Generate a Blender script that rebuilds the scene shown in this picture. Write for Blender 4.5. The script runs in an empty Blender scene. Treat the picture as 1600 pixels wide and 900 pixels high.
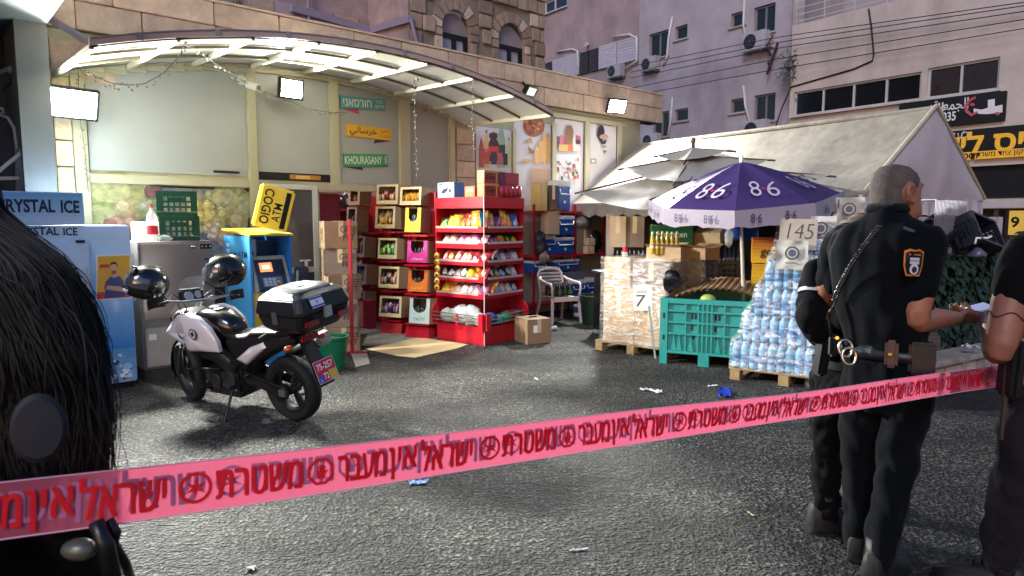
import bpy, bmesh, math, random
from mathutils import Vector, Matrix, Euler, noise
random.seed(7)
SC = bpy.context.scene
COL = SC.collection
R = math.radians
PI = math.pi
# ------------------------------------------------------------ camera
CAMH, FPX, PITCH = 1.62, 1050.0, R(5.7)
cam_data = bpy.data.cameras.new("camera"); cam = bpy.data.objects.new("camera", cam_data); COL.objects.link(cam)
cam.location = (0, 0, CAMH); cam.rotation_euler = (PI/2 - PITCH, 0, 0)
cam_data.sensor_width = 36.0; cam_data.lens = 36.0*FPX/1600.0
cam_data.clip_start = 0.05; cam_data.clip_end = 2000
SC.camera = cam
cam_data.dof.use_dof = True; cam_data.dof.focus_distance = 8.0; cam_data.dof.aperture_fstop = 7.0
# ------------------------------------------------------------ dusk sky and (almost set) sun
W = bpy.data.worlds.new("World"); SC.world = W; W.use_nodes = True
nt = W.node_tree; bg = nt.nodes["Background"]
SUN_EL, SUN_ROT = R(2.5), R(200)
sky = nt.nodes.new("ShaderNodeTexSky"); sky.sky_type = 'NISHITA'; sky.sun_disc = False
sky.sun_elevation = SUN_EL; sky.sun_rotation = SUN_ROT; sky.air_density = 1.0; sky.dust_density = 2.0; sky.ozone_density = 2.0
tint = nt.nodes.new("ShaderNodeMix"); tint.data_type = 'RGBA'; tint.blend_type = 'MULTIPLY'; tint.inputs[0].default_value = 1.0
tint.inputs[7].default_value = (0.92, 1.02, 1.5, 1)
nt.links.new(sky.outputs[0], tint.inputs[6]); nt.links.new(tint.outputs[2], bg.inputs[0])
bg.inputs[1].default_value = 0.15
sd = bpy.data.lights.new("sun", 'SUN'); sun = bpy.data.objects.new("sun", sd); COL.objects.link(sun)
sd.energy = 0.6; sd.angle = R(20); sd.color = (0.84, 0.9, 1.0)
sun.rotation_euler = (R(90) - R(38), 0, PI - SUN_ROT)
SC.view_settings.view_transform = 'Standard'; SC.view_settings.look = 'None'
SC.view_settings.exposure = 1.5; SC.view_settings.gamma = 1.0
SC.render.engine = 'CYCLES'
try:
    SC.cycles.use_denoising = True
    SC.cycles.max_bounces = 8; SC.cycles.transparent_max_bounces = 16
    SC.cycles.sample_clamp_indirect = 6.0
except Exception: pass

# ------------------------------------------------------------ measuring (photo pixel -> place on a known plane)
_c, _s = math.cos(PITCH), math.sin(PITCH)
def ray(x, y):
    u = (x-800)/FPX; v = (450-y)/FPX
    return Vector((u, _c+v*_s, -_s+v*_c))
def G(x, y, z=0.0):
    r = ray(x, y); k = (z-CAMH)/r.z
    return Vector((r.x*k, r.y*k, z))
def P(x, y, Y):
    r = ray(x, y); k = Y/r.y
    return Vector((r.x*k, Y, CAMH+r.z*k))
class Frame:                                    # a vertical plane: x along it, y behind it, z up
    def __init__(s, o, deg):
        s.o = Vector((o[0], o[1], 0)); s.a = R(deg)
        s.u = Vector((math.cos(s.a), math.sin(s.a), 0)); s.n = Vector((s.u.y, -s.u.x, 0))
    def w(s, x, y=0, z=0): return s.o + s.u*x - s.n*y + Vector((0, 0, z))
    def f(s, px, py, off=0):
        r = ray(px, py); k = ((s.o+s.n*off).dot(s.n)-0*CAMH)/r.dot(s.n)
        p = Vector((0, 0, CAMH)) + r*k
        return ((p-s.o).dot(s.u), p.z)
    def loc(s, p): d = Vector(p)-s.o; return Vector((d.dot(s.u), -d.dot(s.n), p[2]))
SHOP = Frame((-1.7, 9.9), 42)
STREET = Frame((9.9, 24.0), -53.6)

# ------------------------------------------------------------ materials
def lin(h):
    if not isinstance(h, str): return tuple(h)[:3]
    h = h.lstrip('#'); o = []
    for i in (0, 2, 4):
        v = int(h[i:i+2], 16)/255.0
        o.append(v/12.92 if v <= 0.04045 else ((v+0.055)/1.055)**2.4)
    return tuple(o)
MATS = {}
def mat(name, col=None, rough=.6, metal=0., var=.12, vs=6., bump=0., bs=60., coat=0., trans=0., alpha=1., emis=0., attr=False, spec=.5, rnd=.08, subs=0., ior=1.45, dirt=0., sheen=0.):
    if sheen > 0: spec = .1; rough = .92
    if name in MATS: return MATS[name]
    m = bpy.data.materials.new(name); MATS[name] = m; m.use_nodes = True
    N = m.node_tree.nodes; L = m.node_tree.links; b = N["Principled BSDF"]
    b.inputs["Roughness"].default_value = rough; b.inputs["Metallic"].default_value = metal
    b.inputs["Specular IOR Level"].default_value = spec; b.inputs["IOR"].default_value = ior
    b.inputs["Coat Weight"].default_value = coat; b.inputs["Coat Roughness"].default_value = .08
    b.inputs["Transmission Weight"].default_value = trans; b.inputs["Alpha"].default_value = alpha
    b.inputs["Sheen Weight"].default_value = sheen
    tc = N.new("ShaderNodeTexCoord"); oi = N.new("ShaderNodeObjectInfo")
    nz = N.new("ShaderNodeTexNoise"); nz.inputs["Scale"].default_value = vs; nz.inputs["Detail"].default_value = 5; nz.inputs["Roughness"].default_value = .62
    off = N.new("ShaderNodeVectorMath"); off.operation = 'MULTIPLY_ADD'; off.inputs[1].default_value = (1, 1, 1)
    sc_ = N.new("ShaderNodeVectorMath"); sc_.operation = 'SCALE'; sc_.inputs[3].default_value = 37.0
    cx = N.new("ShaderNodeCombineXYZ"); L.new(oi.outputs["Random"], cx.inputs[0]); L.new(oi.outputs["Random"], cx.inputs[1])
    L.new(cx.outputs[0], sc_.inputs[0]); L.new(tc.outputs["Object"], off.inputs[0]); L.new(sc_.outputs[0], off.inputs[2])
    L.new(off.outputs[0], nz.inputs["Vector"])
    if attr:
        at = N.new("ShaderNodeAttribute"); at.attribute_name = "Col"; base = at.outputs["Color"]
    else:
        rgb = N.new("ShaderNodeRGB"); rgb.outputs[0].default_value = (*lin(col), 1); base = rgb.outputs[0]
    mr = N.new("ShaderNodeMapRange"); mr.inputs[1].default_value = .28; mr.inputs[2].default_value = .72
    mr.inputs[3].default_value = 1-var; mr.inputs[4].default_value = 1+var
    L.new(nz.outputs["Fac"], mr.inputs[0])
    mr2 = N.new("ShaderNodeMapRange"); mr2.inputs[3].default_value = 1-rnd; mr2.inputs[4].default_value = 1+rnd
    L.new(oi.outputs["Random"], mr2.inputs[0])
    mm = N.new("ShaderNodeMath"); mm.operation = 'MULTIPLY'; L.new(mr.outputs[0], mm.inputs[0]); L.new(mr2.outputs[0], mm.inputs[1])
    mx = N.new("ShaderNodeVectorMath"); mx.operation = 'SCALE'; L.new(base, mx.inputs[0]); L.new(mm.outputs[0], mx.inputs[3])
    out = mx.outputs[0]
    if dirt > 0:
        dn = N.new("ShaderNodeTexNoise"); dn.inputs["Scale"].default_value = vs*.35; dn.inputs["Detail"].default_value = 8; dn.inputs["Roughness"].default_value = .7
        st = N.new("ShaderNodeVectorMath"); st.operation = 'MULTIPLY'; st.inputs[1].default_value = (1, 1, .35)
        L.new(off.outputs[0], st.inputs[0]); L.new(st.outputs[0], dn.inputs["Vector"])
        dr = N.new("ShaderNodeMapRange"); dr.inputs[1].default_value = .5; dr.inputs[2].default_value = .75; dr.inputs[4].default_value = dirt
        L.new(dn.outputs["Fac"], dr.inputs[0])
        dm = N.new("ShaderNodeMix"); dm.data_type = 'RGBA'; dm.inputs[7].default_value = (.06, .05, .045, 1)
        L.new(dr.outputs[0], dm.inputs[0]); L.new(out, dm.inputs[6]); out = dm.outputs[2]
    L.new(out, b.inputs["Base Color"])
    if emis > 0:
        L.new(base, b.inputs["Emission Color"]); b.inputs["Emission Strength"].default_value = emis
    if var > 0 and rough > .15 and trans == 0:
        rr = N.new("ShaderNodeMapRange"); rr.inputs[3].default_value = max(.02, rough-.1); rr.inputs[4].default_value = min(1, rough+.1)
        L.new(nz.outputs["Fac"], rr.inputs[0]); L.new(rr.outputs[0], b.inputs["Roughness"])
    if bump > 0:
        bn = N.new("ShaderNodeTexNoise"); bn.inputs["Scale"].default_value = bs; bn.inputs["Detail"].default_value = 4
        L.new(off.outputs[0], bn.inputs["Vector"])
        bp = N.new("ShaderNodeBump"); bp.inputs["Strength"].default_value = bump; bp.inputs["Distance"].default_value = .02
        L.new(bn.outputs["Fac"], bp.inputs["Height"]); L.new(bp.outputs[0], b.inputs["Normal"])
    return m

# ------------------------------------------------------------ mesh builder
class MB:
    def __init__(s): s.v = []; s.f = []; s.c = []; s.cur = None
    def add(s, vs, fs, col=None):
        o = len(s.v); s.v += [Vector(v) for v in vs]; s.f += [tuple(i+o for i in f) for f in fs]
        s.c += [col or s.cur]*len(fs); return s
    def box(s, x, y, z, sx, sy, sz, rot=None, col=None, taper=1.0):
        q = []
        for k in (-1, 1):
            t = taper if k > 0 else 1
            for a, b in ((-1, -1), (1, -1), (1, 1), (-1, 1)): q.append(Vector((a*sx/2*t, b*sy/2*t, k*sz/2)))
        if rot is not None:
            M = Euler(rot).to_matrix(); q = [M @ v for v in q]
        q = [v+Vector((x, y, z)) for v in q]
        return s.add(q, [(3, 2, 1, 0), (4, 5, 6, 7), (0, 1, 5, 4), (1, 2, 6, 5), (2, 3, 7, 6), (3, 0, 4, 7)], col)
    def bb(s, x0, x1, y0, y1, z0, z1, col=None): return s.box((x0+x1)/2, (y0+y1)/2, (z0+z1)/2, abs(x1-x0), abs(y1-y0), abs(z1-z0), None, col)
    def quad(s, a, b, c, d, col=None): return s.add([a, b, c, d], [(0, 1, 2, 3)], col)
    def poly(s, pts, col=None): return s.add(pts, [tuple(range(len(pts)))], col)
    def bar(s, a, b, w, h=None, col=None):          # rectangular bar between two points
        h = h or w; a = Vector(a); b = Vector(b); d = (b-a).normalized()
        up = Vector((0, 0, 1)) if abs(d.z) < .95 else Vector((0, 1, 0))
        r = d.cross(up).normalized(); u = r.cross(d)
        q = [p+r*i*w/2+u*j*h/2 for p in (a, b) for i, j in ((-1, -1), (1, -1), (1, 1), (-1, 1))]
        return s.add(q, [(3, 2, 1, 0), (4, 5, 6, 7), (0, 1, 5, 4), (1, 2, 6, 5), (2, 3, 7, 6), (3, 0, 4, 7)], col)
    def tube(s, pts, r, n=8, col=None, caps=True, closed=False):
        pts = [Vector(p) for p in pts]; m = len(pts); rs = r if isinstance(r, (list, tuple)) else [r]*m
        o = len(s.v); up = None; fs = []
        for i, p in enumerate(pts):
            a = pts[(i-1) % m if closed else max(0, i-1)]; b = pts[(i+1) % m if closed else min(m-1, i+1)]
            d = (b-a)
            d = d.normalized() if d.length > 1e-9 else Vector((0, 0, 1))
            if up is None:
                up = Vector((0, 0, 1)) if abs(d.z) < .9 else Vector((1, 0, 0))
            x = d.cross(up)
            if x.length < 1e-6: x = d.orthogonal()
            x.normalize(); y = x.cross(d).normalized(); up = y
            for k in range(n):
                t = 2*PI*k/n; s.v.append(p+(x*math.cos(t)+y*math.sin(t))*rs[i])
        for i in range(m if closed else m-1):
            j = (i+1) % m
            for k in range(n):
                fs.append((o+i*n+k, o+i*n+(k+1) % n, o+j*n+(k+1) % n, o+j*n+k))
        if caps and not closed:
            fs.append(tuple(o+k for k in range(n))[::-1]); fs.append(tuple(o+(m-1)*n+k for k in range(n)))
        s.f += fs; s.c += [col or s.cur]*len(fs); return s
    def cyl(s, a, b, r, n=16, r2=None, col=None): return s.tube([a, b], [r, r if r2 is None else r2], n, col)
    def lathe(s, prof, n=20, M=None, col=None, caps=True):      # prof: (r,z)
        vs = []; fs = []; m = len(prof)
        for r, z in prof:
            for k in range(n):
                t = 2*PI*k/n; v = Vector((r*math.cos(t), r*math.sin(t), z)); vs.append(M @ v if M else v)
        for i in range(m-1):
            for k in range(n): fs.append((i*n+k, i*n+(k+1) % n, (i+1)*n+(k+1) % n, (i+1)*n+k))
        if caps and prof[0][0] > 1e-4: fs.append(tuple(range(n))[::-1])
        if caps and prof[-1][0] > 1e-4: fs.append(tuple((m-1)*n+k for k in range(n)))
        return s.add(vs, fs, col)
    def grid(s, fn, nu, nv, col=None, cu=False):
        vs = [fn(i/nu, j/nv) for i in range(nu+1) for j in range(nv+1)]
        fs = [(i*(nv+1)+j, (i+1)*(nv+1)+j, (i+1)*(nv+1)+j+1, i*(nv+1)+j+1) for i in range(nu) for j in range(nv)]
        return s.add(vs, fs, col)
    def loft(s, rings, caps=True, col=None):         # rings: lists of equal length, closed
        o = len(s.v); n = len(rings[0]); fs = []
        for rg in rings: s.v += [Vector(p) for p in rg]
        for i in range(len(rings)-1):
            for k in range(n): fs.append((o+i*n+k, o+i*n+(k+1) % n, o+(i+1)*n+(k+1) % n, o+(i+1)*n+k))
        if caps: fs.append(tuple(o+k for k in range(n))[::-1]); fs.append(tuple(o+(len(rings)-1)*n+k for k in range(n)))
        s.f += fs; s.c += [col or s.cur]*len(fs); return s
    def ball(s, c, r, n=12, m=8, col=None):
        r = r if isinstance(r, (tuple, list)) else (r, r, r); c = Vector(c)
        return s.loft([[c+Vector((r[0]*math.cos(2*PI*k/n)*math.sin(a), r[1]*math.sin(2*PI*k/n)*math.sin(a), -r[2]*math.cos(a))) for k in range(n)]
                       for a in [PI*(.03+.94*i/m) for i in range(m+1)]], True, col)
    def extr(s, pts, d, col=None):                   # extrude a planar polygon by vector d
        pts = [Vector(p) for p in pts]; n = len(pts); d = Vector(d)
        return s.add(pts+[p+d for p in pts], [tuple(range(n))[::-1], tuple(range(n, 2*n))]+[(i, (i+1) % n, n+(i+1) % n, n+i) for i in range(n)], col)
    def mesh(s, name, bevel=0, smooth=False, solid=0):
        me = bpy.data.meshes.new(name); me.from_pydata([tuple(v) for v in s.v], [], s.f)
        hascol = any(c is not None for c in s.c)
        if hascol:
            at = me.color_attributes.new("Col", 'FLOAT_COLOR', 'CORNER')
            cols = {}
            buf = []
            for p, c in zip(me.polygons, s.c):
                if c not in cols: cols[c] = (*lin(c or (.5, .5, .5)), 1.0)
                buf += list(cols[c])*p.loop_total
            at.data.foreach_set("color", buf)
        bm = bmesh.new(); bm.from_mesh(me)
        bmesh.ops.recalc_face_normals(bm, faces=bm.faces)
        if bevel > 0:
            es = [e for e in bm.edges if len(e.link_faces) == 2 and e.calc_face_angle(0) > .5]
            try: bmesh.ops.bevel(bm, geom=es, offset=bevel, segments=2, affect='EDGES', clamp_overlap=True)
            except Exception: pass
        bm.to_mesh(me); bm.free()
        if smooth:
            me.polygons.foreach_set("use_smooth", [True]*len(me.polygons))
            if smooth is not True:
                try: me.set_sharp_from_angle(angle=smooth)
                except Exception: pass
        return me
    def build(s, name, m, parent=None, loc=(0, 0, 0), rot=(0, 0, 0), bevel=0, smooth=False):
        return put(name, s.mesh(name, bevel, smooth), m, parent, loc, rot)
def put(name, me, m, parent=None, loc=(0, 0, 0), rot=(0, 0, 0), scale=None):
    if m is not None and len(me.materials) == 0: me.materials.append(m)
    o = bpy.data.objects.new(name, me); COL.objects.link(o)
    o.location = loc; o.rotation_euler = rot
    if scale: o.scale = scale
    if parent: o.parent = parent
    return o
def tag(o, label=None, cat=None, group=None, kind=None):
    if label: o['label'] = label
    if cat: o['category'] = cat
    if group: o['group'] = group
    if kind: o['kind'] = kind
    return o
def thing(name, label, cat, loc=(0, 0, 0), rz=0, group=None, rot=None):
    o = bpy.data.objects.new(name, None); COL.objects.link(o); o.empty_display_size = .1
    o.location = loc; o.rotation_euler = rot or (0, 0, R(rz))
    return tag(o, label, cat, group)
KIDS = {}
def kids(o): return [c for c in o.children]
def dup(root, loc, rz, label=None, group=None, rot=None):
    r = root.copy(); COL.objects.link(r); r.location = loc; r.rotation_euler = rot or (0, 0, R(rz))
    if label: r['label'] = label
    if group: r['group'] = group
    for ch in kids(root):
        c = ch.copy(); COL.objects.link(c); c.parent = r
        for g in kids(ch):
            d = g.copy(); COL.objects.link(d); d.parent = c
    return r
# ------------------------------------------------------------ meshes that need evaluating are made in a scratch scene
TMP = bpy.data.scenes.new("scratch")
def evaluated(ob):
    TMP.collection.objects.link(ob); vl = TMP.view_layers[0]; vl.update()
    me = bpy.data.meshes.new_from_object(ob.evaluated_get(vl.depsgraph), depsgraph=vl.depsgraph)
    TMP.collection.objects.unlink(ob); bpy.data.objects.remove(ob); return me
def remeshed(mb, voxel, smooth=2, fn=None, ratio=None):
    me = bpy.data.meshes.new("tmp"); me.from_pydata([tuple(v) for v in mb.v], [], mb.f)
    bm = bmesh.new(); bm.from_mesh(me); bmesh.ops.recalc_face_normals(bm, faces=bm.faces); bm.to_mesh(me); bm.free()
    ob = bpy.data.objects.new("tmp", me)
    r = ob.modifiers.new("r", 'REMESH'); r.mode = 'VOXEL'; r.voxel_size = voxel
    if smooth:
        s_ = ob.modifiers.new("s", 'SMOOTH'); s_.iterations = smooth; s_.factor = .5
    out = evaluated(ob)
    if fn:
        ns = [v.normal.copy() for v in out.vertices]
        for v, n in zip(out.vertices, ns): v.co = fn(v.co.copy(), n)
    out.polygons.foreach_set("use_smooth", [True]*len(out.polygons))
    return out
TXT = {}
def text_mesh(body, bold=0.0, shear=0.0):
    key = (body, bold, shear)
    if key in TXT: return TXT[key]
    cu = bpy.data.curves.new("lettering", 'FONT'); cu.body = body; cu.size = 1; cu.resolution_u = 3
    cu.offset = bold; cu.shear = shear; cu.extrude = 0.0; cu.align_x = 'CENTER'; cu.fill_mode = 'FRONT'
    me = evaluated(bpy.data.objects.new("lettering", cu))
    xs = [v.co.x for v in me.vertices]; ys = [v.co.y for v in me.vertices]
    if not xs: TXT[key] = None; return None
    x0, x1, y0, y1 = min(xs), max(xs), min(ys), max(ys)
    for v in me.vertices: v.co = ((v.co.x-(x0+x1)/2)/(x1-x0), (v.co.y-(y0+y1)/2)/(y1-y0), 0)
    TXT[key] = me; return me
def txt(body, w, h, m, parent, loc, rot=(PI/2, 0, 0), bold=0.0, shear=0.0, name="lettering"):
    me = text_mesh(body, bold, shear)
    if me is None: return None
    me = me.copy(); me.materials.clear()
    return put(name, me, m, parent, loc, rot, (w, h, 1))
def heb(s): return s[::-1]
# ============================================================ GROUND
def ground_material():
    m = bpy.data.materials.new("asphalt"); m.use_nodes = True
    N = m.node_tree.nodes; L = m.node_tree.links; b = N["Principled BSDF"]
    tc = N.new("ShaderNodeTexCoord")
    def nz(scale, det, rough, stretch=None):
        n = N.new("ShaderNodeTexNoise"); n.inputs["Scale"].default_value = scale; n.inputs["Detail"].default_value = det; n.inputs["Roughness"].default_value = rough
        if stretch:
            v = N.new("ShaderNodeVectorMath"); v.operation = 'MULTIPLY'; v.inputs[1].default_value = stretch
            L.new(tc.outputs["Object"], v.inputs[0]); L.new(v.outputs[0], n.inputs["Vector"])
        else: L.new(tc.outputs["Object"], n.inputs["Vector"])
        return n
    def ramp(src, pts):
        r = N.new("ShaderNodeValToRGB"); e = r.color_ramp.elements
        e[0].position, e[0].color = pts[0][0], (*pts[0][1], 1); e[1].position, e[1].color = pts[-1][0], (*pts[-1][1], 1)
        for p, c in pts[1:-1]:
            x = e.new(p); x.color = (*c, 1)
        L.new(src, r.inputs[0]); return r.outputs[0]
    fine = nz(48, 2, .5, (1, 1.25, 1)); mid = nz(17, 4, .62, (1, 1.5, 1)); big = nz(.55, 5, .6); dirt = nz(2.2, 8, .72, (1, 1.6, 1))
    a = ramp(fine.outputs["Fac"], [(.36, (.006, .006, .007)), (.5, (.06, .06, .06)), (.66, (.34, .336, .315))])
    c = ramp(mid.outputs["Fac"], [(.38, (.25, .25, .26)), (.5, (.9, .9, .9)), (.64, (1.9, 1.86, 1.7))])
    g = ramp(big.outputs["Fac"], [(.36, (.27, .27, .275)), (.64, (.78, .775, .73))])
    d = ramp(dirt.outputs["Fac"], [(.42, (1, 1, 1)), (.6, (.72, .7, .66)), (.74, (.38, .36, .34))])
    def mul(x, y):
        k = N.new("ShaderNodeMix"); k.data_type = 'RGBA'; k.blend_type = 'MULTIPLY'; k.inputs[0].default_value = 1; L.new(x, k.inputs[6]); L.new(y, k.inputs[7]); return k.outputs[2]
    col = mul(mul(mul(a, c), g), d)
    col = mul(col, ramp(nz(.9, 5, .6, (1, 1.4, 1)).outputs["Fac"], [(.45, (1.08, 1.07, 1.03)), (.5, (.9, .9, .91)), (.54, (.62, .62, .64))]))
    # pale scuffs and crumbs
    sc = nz(9, 9, .8, (1, 2.2, 1)); sr = ramp(sc.outputs["Fac"], [(.66, (0, 0, 0)), (.72, (1, 1, 1))])
    k = N.new("ShaderNodeMix"); k.data_type = 'RGBA'; k.inputs[7].default_value = (.22, .215, .2, 1)
    h = N.new("ShaderNodeMath"); h.operation = 'MULTIPLY'; h.inputs[1].default_value = .55; L.new(sr, h.inputs[0]); L.new(h.outputs[0], k.inputs[0]); L.new(col, k.inputs[6])
    # cracks and an oil stain, both with a shape of their own
    out = k.outputs[2]
    vo = N.new("ShaderNodeTexVoronoi"); vo.feature = 'DISTANCE_TO_EDGE'; vo.inputs["Scale"].default_value = .55
    wv = N.new("ShaderNodeVectorMath"); wv.operation = 'MULTIPLY_ADD'; wv.inputs[1].default_value = (.5, .5, .5); L.new(nz(1.7, 6, .7).outputs["Color"], wv.inputs[0]); L.new(tc.outputs["Object"], wv.inputs[2]); L.new(wv.outputs[0], vo.inputs["Vector"])
    cm = N.new("ShaderNodeMapRange"); cm.inputs[1].default_value = 0; cm.inputs[2].default_value = .012; cm.inputs[3].default_value = .75; cm.inputs[4].default_value = 0; L.new(vo.outputs["Distance"], cm.inputs[0])
    cg = N.new("ShaderNodeMath"); cg.operation = 'MULTIPLY'; L.new(cm.outputs[0], cg.inputs[0]); L.new(ramp(nz(.8, 3, .5).outputs["Fac"], [(.5, (0, 0, 0)), (.58, (1, 1, 1))]), cg.inputs[1])
    for src in ('crack', (-1.3, 7.3, .75), (-.2, 4.6, .5), (1.2, 6.2, .5), (.9, 3.4, .6)):
        mm = N.new("ShaderNodeMix"); mm.data_type = 'RGBA'; mm.inputs[7].default_value = (.012, .011, .011, 1)
        if src == 'crack': L.new(cg.outputs[0], mm.inputs[0])
        else:
            dd = N.new("ShaderNodeVectorMath"); dd.operation = 'DISTANCE'; dd.inputs[1].default_value = (src[0], src[1], 0); L.new(wv.outputs[0], dd.inputs[0])
            dr_ = N.new("ShaderNodeMapRange"); dr_.inputs[1].default_value = src[2]*.35; dr_.inputs[2].default_value = src[2]; dr_.inputs[3].default_value = .6; dr_.inputs[4].default_value = 0; L.new(dd.outputs["Value"], dr_.inputs[0]); L.new(dr_.outputs[0], mm.inputs[0])
        L.new(out, mm.inputs[6]); out = mm.outputs[2]
    L.new(out, b.inputs["Base Color"])
    b.inputs["Specular IOR Level"].default_value = .3
    rr = N.new("ShaderNodeMapRange"); rr.inputs[3].default_value = .48; rr.inputs[4].default_value = .85; L.new(dirt.outputs["Fac"], rr.inputs[0]); L.new(rr.outputs[0], b.inputs["Roughness"])
    ad = N.new("ShaderNodeMath"); ad.operation = 'MULTIPLY_ADD'; ad.inputs[1].default_value = .8; L.new(fine.outputs["Fac"], ad.inputs[0]); L.new(mid.outputs["Fac"], ad.inputs[2])
    bp = N.new("ShaderNodeBump"); bp.inputs["Strength"].default_value = 1.0; bp.inputs["Distance"].default_value = .06; L.new(ad.outputs[0], bp.inputs["Height"]); L.new(bp.outputs[0], b.inputs["Normal"])
    return m
ASPH = ground_material()
mb = MB(); mb.quad((-400, -400, 0), (400, -400, 0), (400, 400, 0), (-400, 400, 0)); tag(mb.build("ground", ASPH), kind='structure')

# ============================================================ MATERIALS OF THE SETTING
M_panel = mat("white_sheet", '#9a9d99', .45, var=.05, vs=1.5, bump=.03, bs=3, dirt=.08)
M_cream = mat("cream_paint", '#aca78c', .4, var=.05, vs=2, dirt=.15)
M_dark = mat("dark_void", '#0d0d0f', .8)
M_lime = mat("limestone", '#bda58f', .85, var=.22, vs=5, bump=.5, bs=22, rnd=.14, dirt=.25)
M_limerough = mat("rough_limestone", '#c9b999', .9, var=.25, vs=9, bump=1.0, bs=14, rnd=.12, dirt=.3)
M_mortar = mat("mortar", '#6d5f53', .95, var=.2, vs=10, bump=.3)
M_white = mat("white_plaster", '#7e817e', .7, var=.07, vs=1.2, bump=.06, bs=15, dirt=.2)
M_purple = mat("mauve_plaster", '#a39ba4', .85, var=.16, vs=.9, bump=.2, bs=20, dirt=.55)
M_mauve2 = mat("brown_plaster", '#9c8a8e', .85, var=.2, vs=1.0, bump=.2, bs=20, dirt=.6)
M_pink = mat("pink_plaster", '#bdb1ab', .85, var=.16, vs=.8, bump=.2, bs=20, dirt=.5)
M_glassdark = mat("window_glass", '#15171a', .12, var=.3, vs=1.2, spec=.7)
M_alu = mat("white_aluminium", '#b9b8ba', .4, var=.06)
M_alugrey = mat("grey_aluminium", '#8f9290', .35, metal=.6, var=.08)
M_black = mat("black_metal", '#121214', .45, var=.2)
M_steel = mat("galvanised_steel", '#9a9ca0', .4, metal=.8, var=.15)
M_wire = mat("cable_black", '#141416', .6)
M_pipe = mat("white_pipe", '#c9c6c4', .5, dirt=.15)
M_print = mat("print", None, .45, attr=True, var=.04, rnd=.02)
M_printgloss = mat("gloss_print", None, .22, attr=True, var=.06, rnd=.04, coat=.3)
M_white_flat = mat("white_paint", '#dcdcd8', .5, var=.04)
M_blackflat = mat("black_print", '#111111', .5, var=.05)

def holed_wall(mb, x0, x1, z0, z1, holes, depth=.18, y=0.0):
    xs = sorted(set([x0, x1]+[min(max(h[i], x0), x1) for h in holes for i in (0, 1)])); zs = sorted(set([z0, z1]+[min(max(h[i], z0), z1) for h in holes for i in (2, 3)]))
    for a, b in zip(xs, xs[1:]):
        for c, d in zip(zs, zs[1:]):
            mx_, mz_ = (a+b)/2, (c+d)/2
            if any(h[0] < mx_ < h[1] and h[2] < mz_ < h[3] for h in holes): continue
            mb.quad((a, y, c), (b, y, c), (b, y, d), (a, y, d))
    for h in holes:
        a, b, c, d = h[:4]; e = y+depth
        for q in (((a, y, c), (a, e, c), (a, e, d), (a, y, d)), ((b, y, c), (b, e, c), (b, e, d), (b, y, d)), ((a, y, d), (b, y, d), (b, e, d), (a, e, d)), ((a, y, c), (b, y, c), (b, e, c), (a, e, c))):
            mb.quad(*q)
def window(parent, x0, x1, z0, z1, y, fm, gm, t=.05, mull=(), sill=None, louver=False):
    m = MB()
    m.bb(x0, x0+t, y-.03, y+.03, z0, z1); m.bb(x1-t, x1, y-.03, y+.03, z0, z1)
    m.bb(x0+t, x1-t, y-.029, y+.029, z0, z0+t); m.bb(x0+t, x1-t, y-.029, y+.029, z1-t, z1)
    for f in mull:
        xm = x0+(x1-x0)*f; m.bb(xm-t/2, xm+t/2, y-.028, y+.028, z0+t, z1-t)
    fr = m.build("window", fm, parent)
    edges = [x0+t/2]+[x0+(x1-x0)*f for f in mull]+[x1-t/2]
    for i, (a, b) in enumerate(zip(edges, edges[1:])):
        g = MB(); g.bb(a, b, y+.01+.006*i, y+.016+.006*i, z0+t*.6, z1-t*.6); g.build("pane", gm, fr)
    if sill:
        g = MB(); g.bb(x0-.08, x1+.08, y-.22, y+.02, z0-.06, z0-.003); g.build("sill", sill, fr)
    return fr

# ============================================================ SHOP
shop = thing("shop_building", "low shop building with white panels in cream frames and a limestone parapet", "shop", SHOP.o, 42)
F = SHOP.f
def xf(px, py=300, off=0): return F(px, py, off)[0]
XD0, XD1 = xf(500, 350), xf(688, 350)         # doorway
ZD = 2.1
XL = xf(84, 250); XR = 5.75
m = MB(); holed_wall(m, XL, XR, 0, 3.62, [(XD0, XD1, -.01, ZD)], .2)
m.bb(XR-.2, XR, .002, 6, 0, 3.618); m.bb(XL, XL+.2, .002, 6, 0, 3.618)
m.build("wall", M_cream, shop)
m = MB(); m.bb(XL-1.2, 6.3, .0, 6.5, 3.64, 3.8); m.build("roof", mat("roof_screed", '#8f8378', .9), shop)
# room behind the doorway
m = MB(); m.quad((XD0-1.2, 3, 0), (XD1+1.2, 3, 0), (XD1+1.2, 3, 2.8), (XD0-1.2, 3, 2.8)); m.quad((XD0-1.2, .21, 0), (XD0-1.2, 3, 0), (XD0-1.2, 3, 2.8), (XD0-1.2, .21, 2.8))
m.quad((XD1+1.2, .21, 0), (XD1+1.2, 3, 0), (XD1+1.2, 3, 2.8), (XD1+1.2, .21, 2.8)); m.quad((XD0-1.2, .21, 2.8), (XD1+1.2, .21, 2.8), (XD1+1.2, 3, 2.8), (XD0-1.2, 3, 2.8))
m.build("inner_wall", mat("inside_paint", '#b9a7a0', .6), shop)
m = MB(); m.bb(XD0-1.2, XD1+1.2, .0, 3, .004, .02); m.build("floor", mat("inside_floor", '#8d8880', .4), shop)
m = MB(); m.bb(XD0+.3, XD0+1.5, 1.2, 1.4, 2.72, 2.77); m.build("ceiling_light", mat("tube_light", '#fff4ea', emis=16.0), shop)
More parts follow.
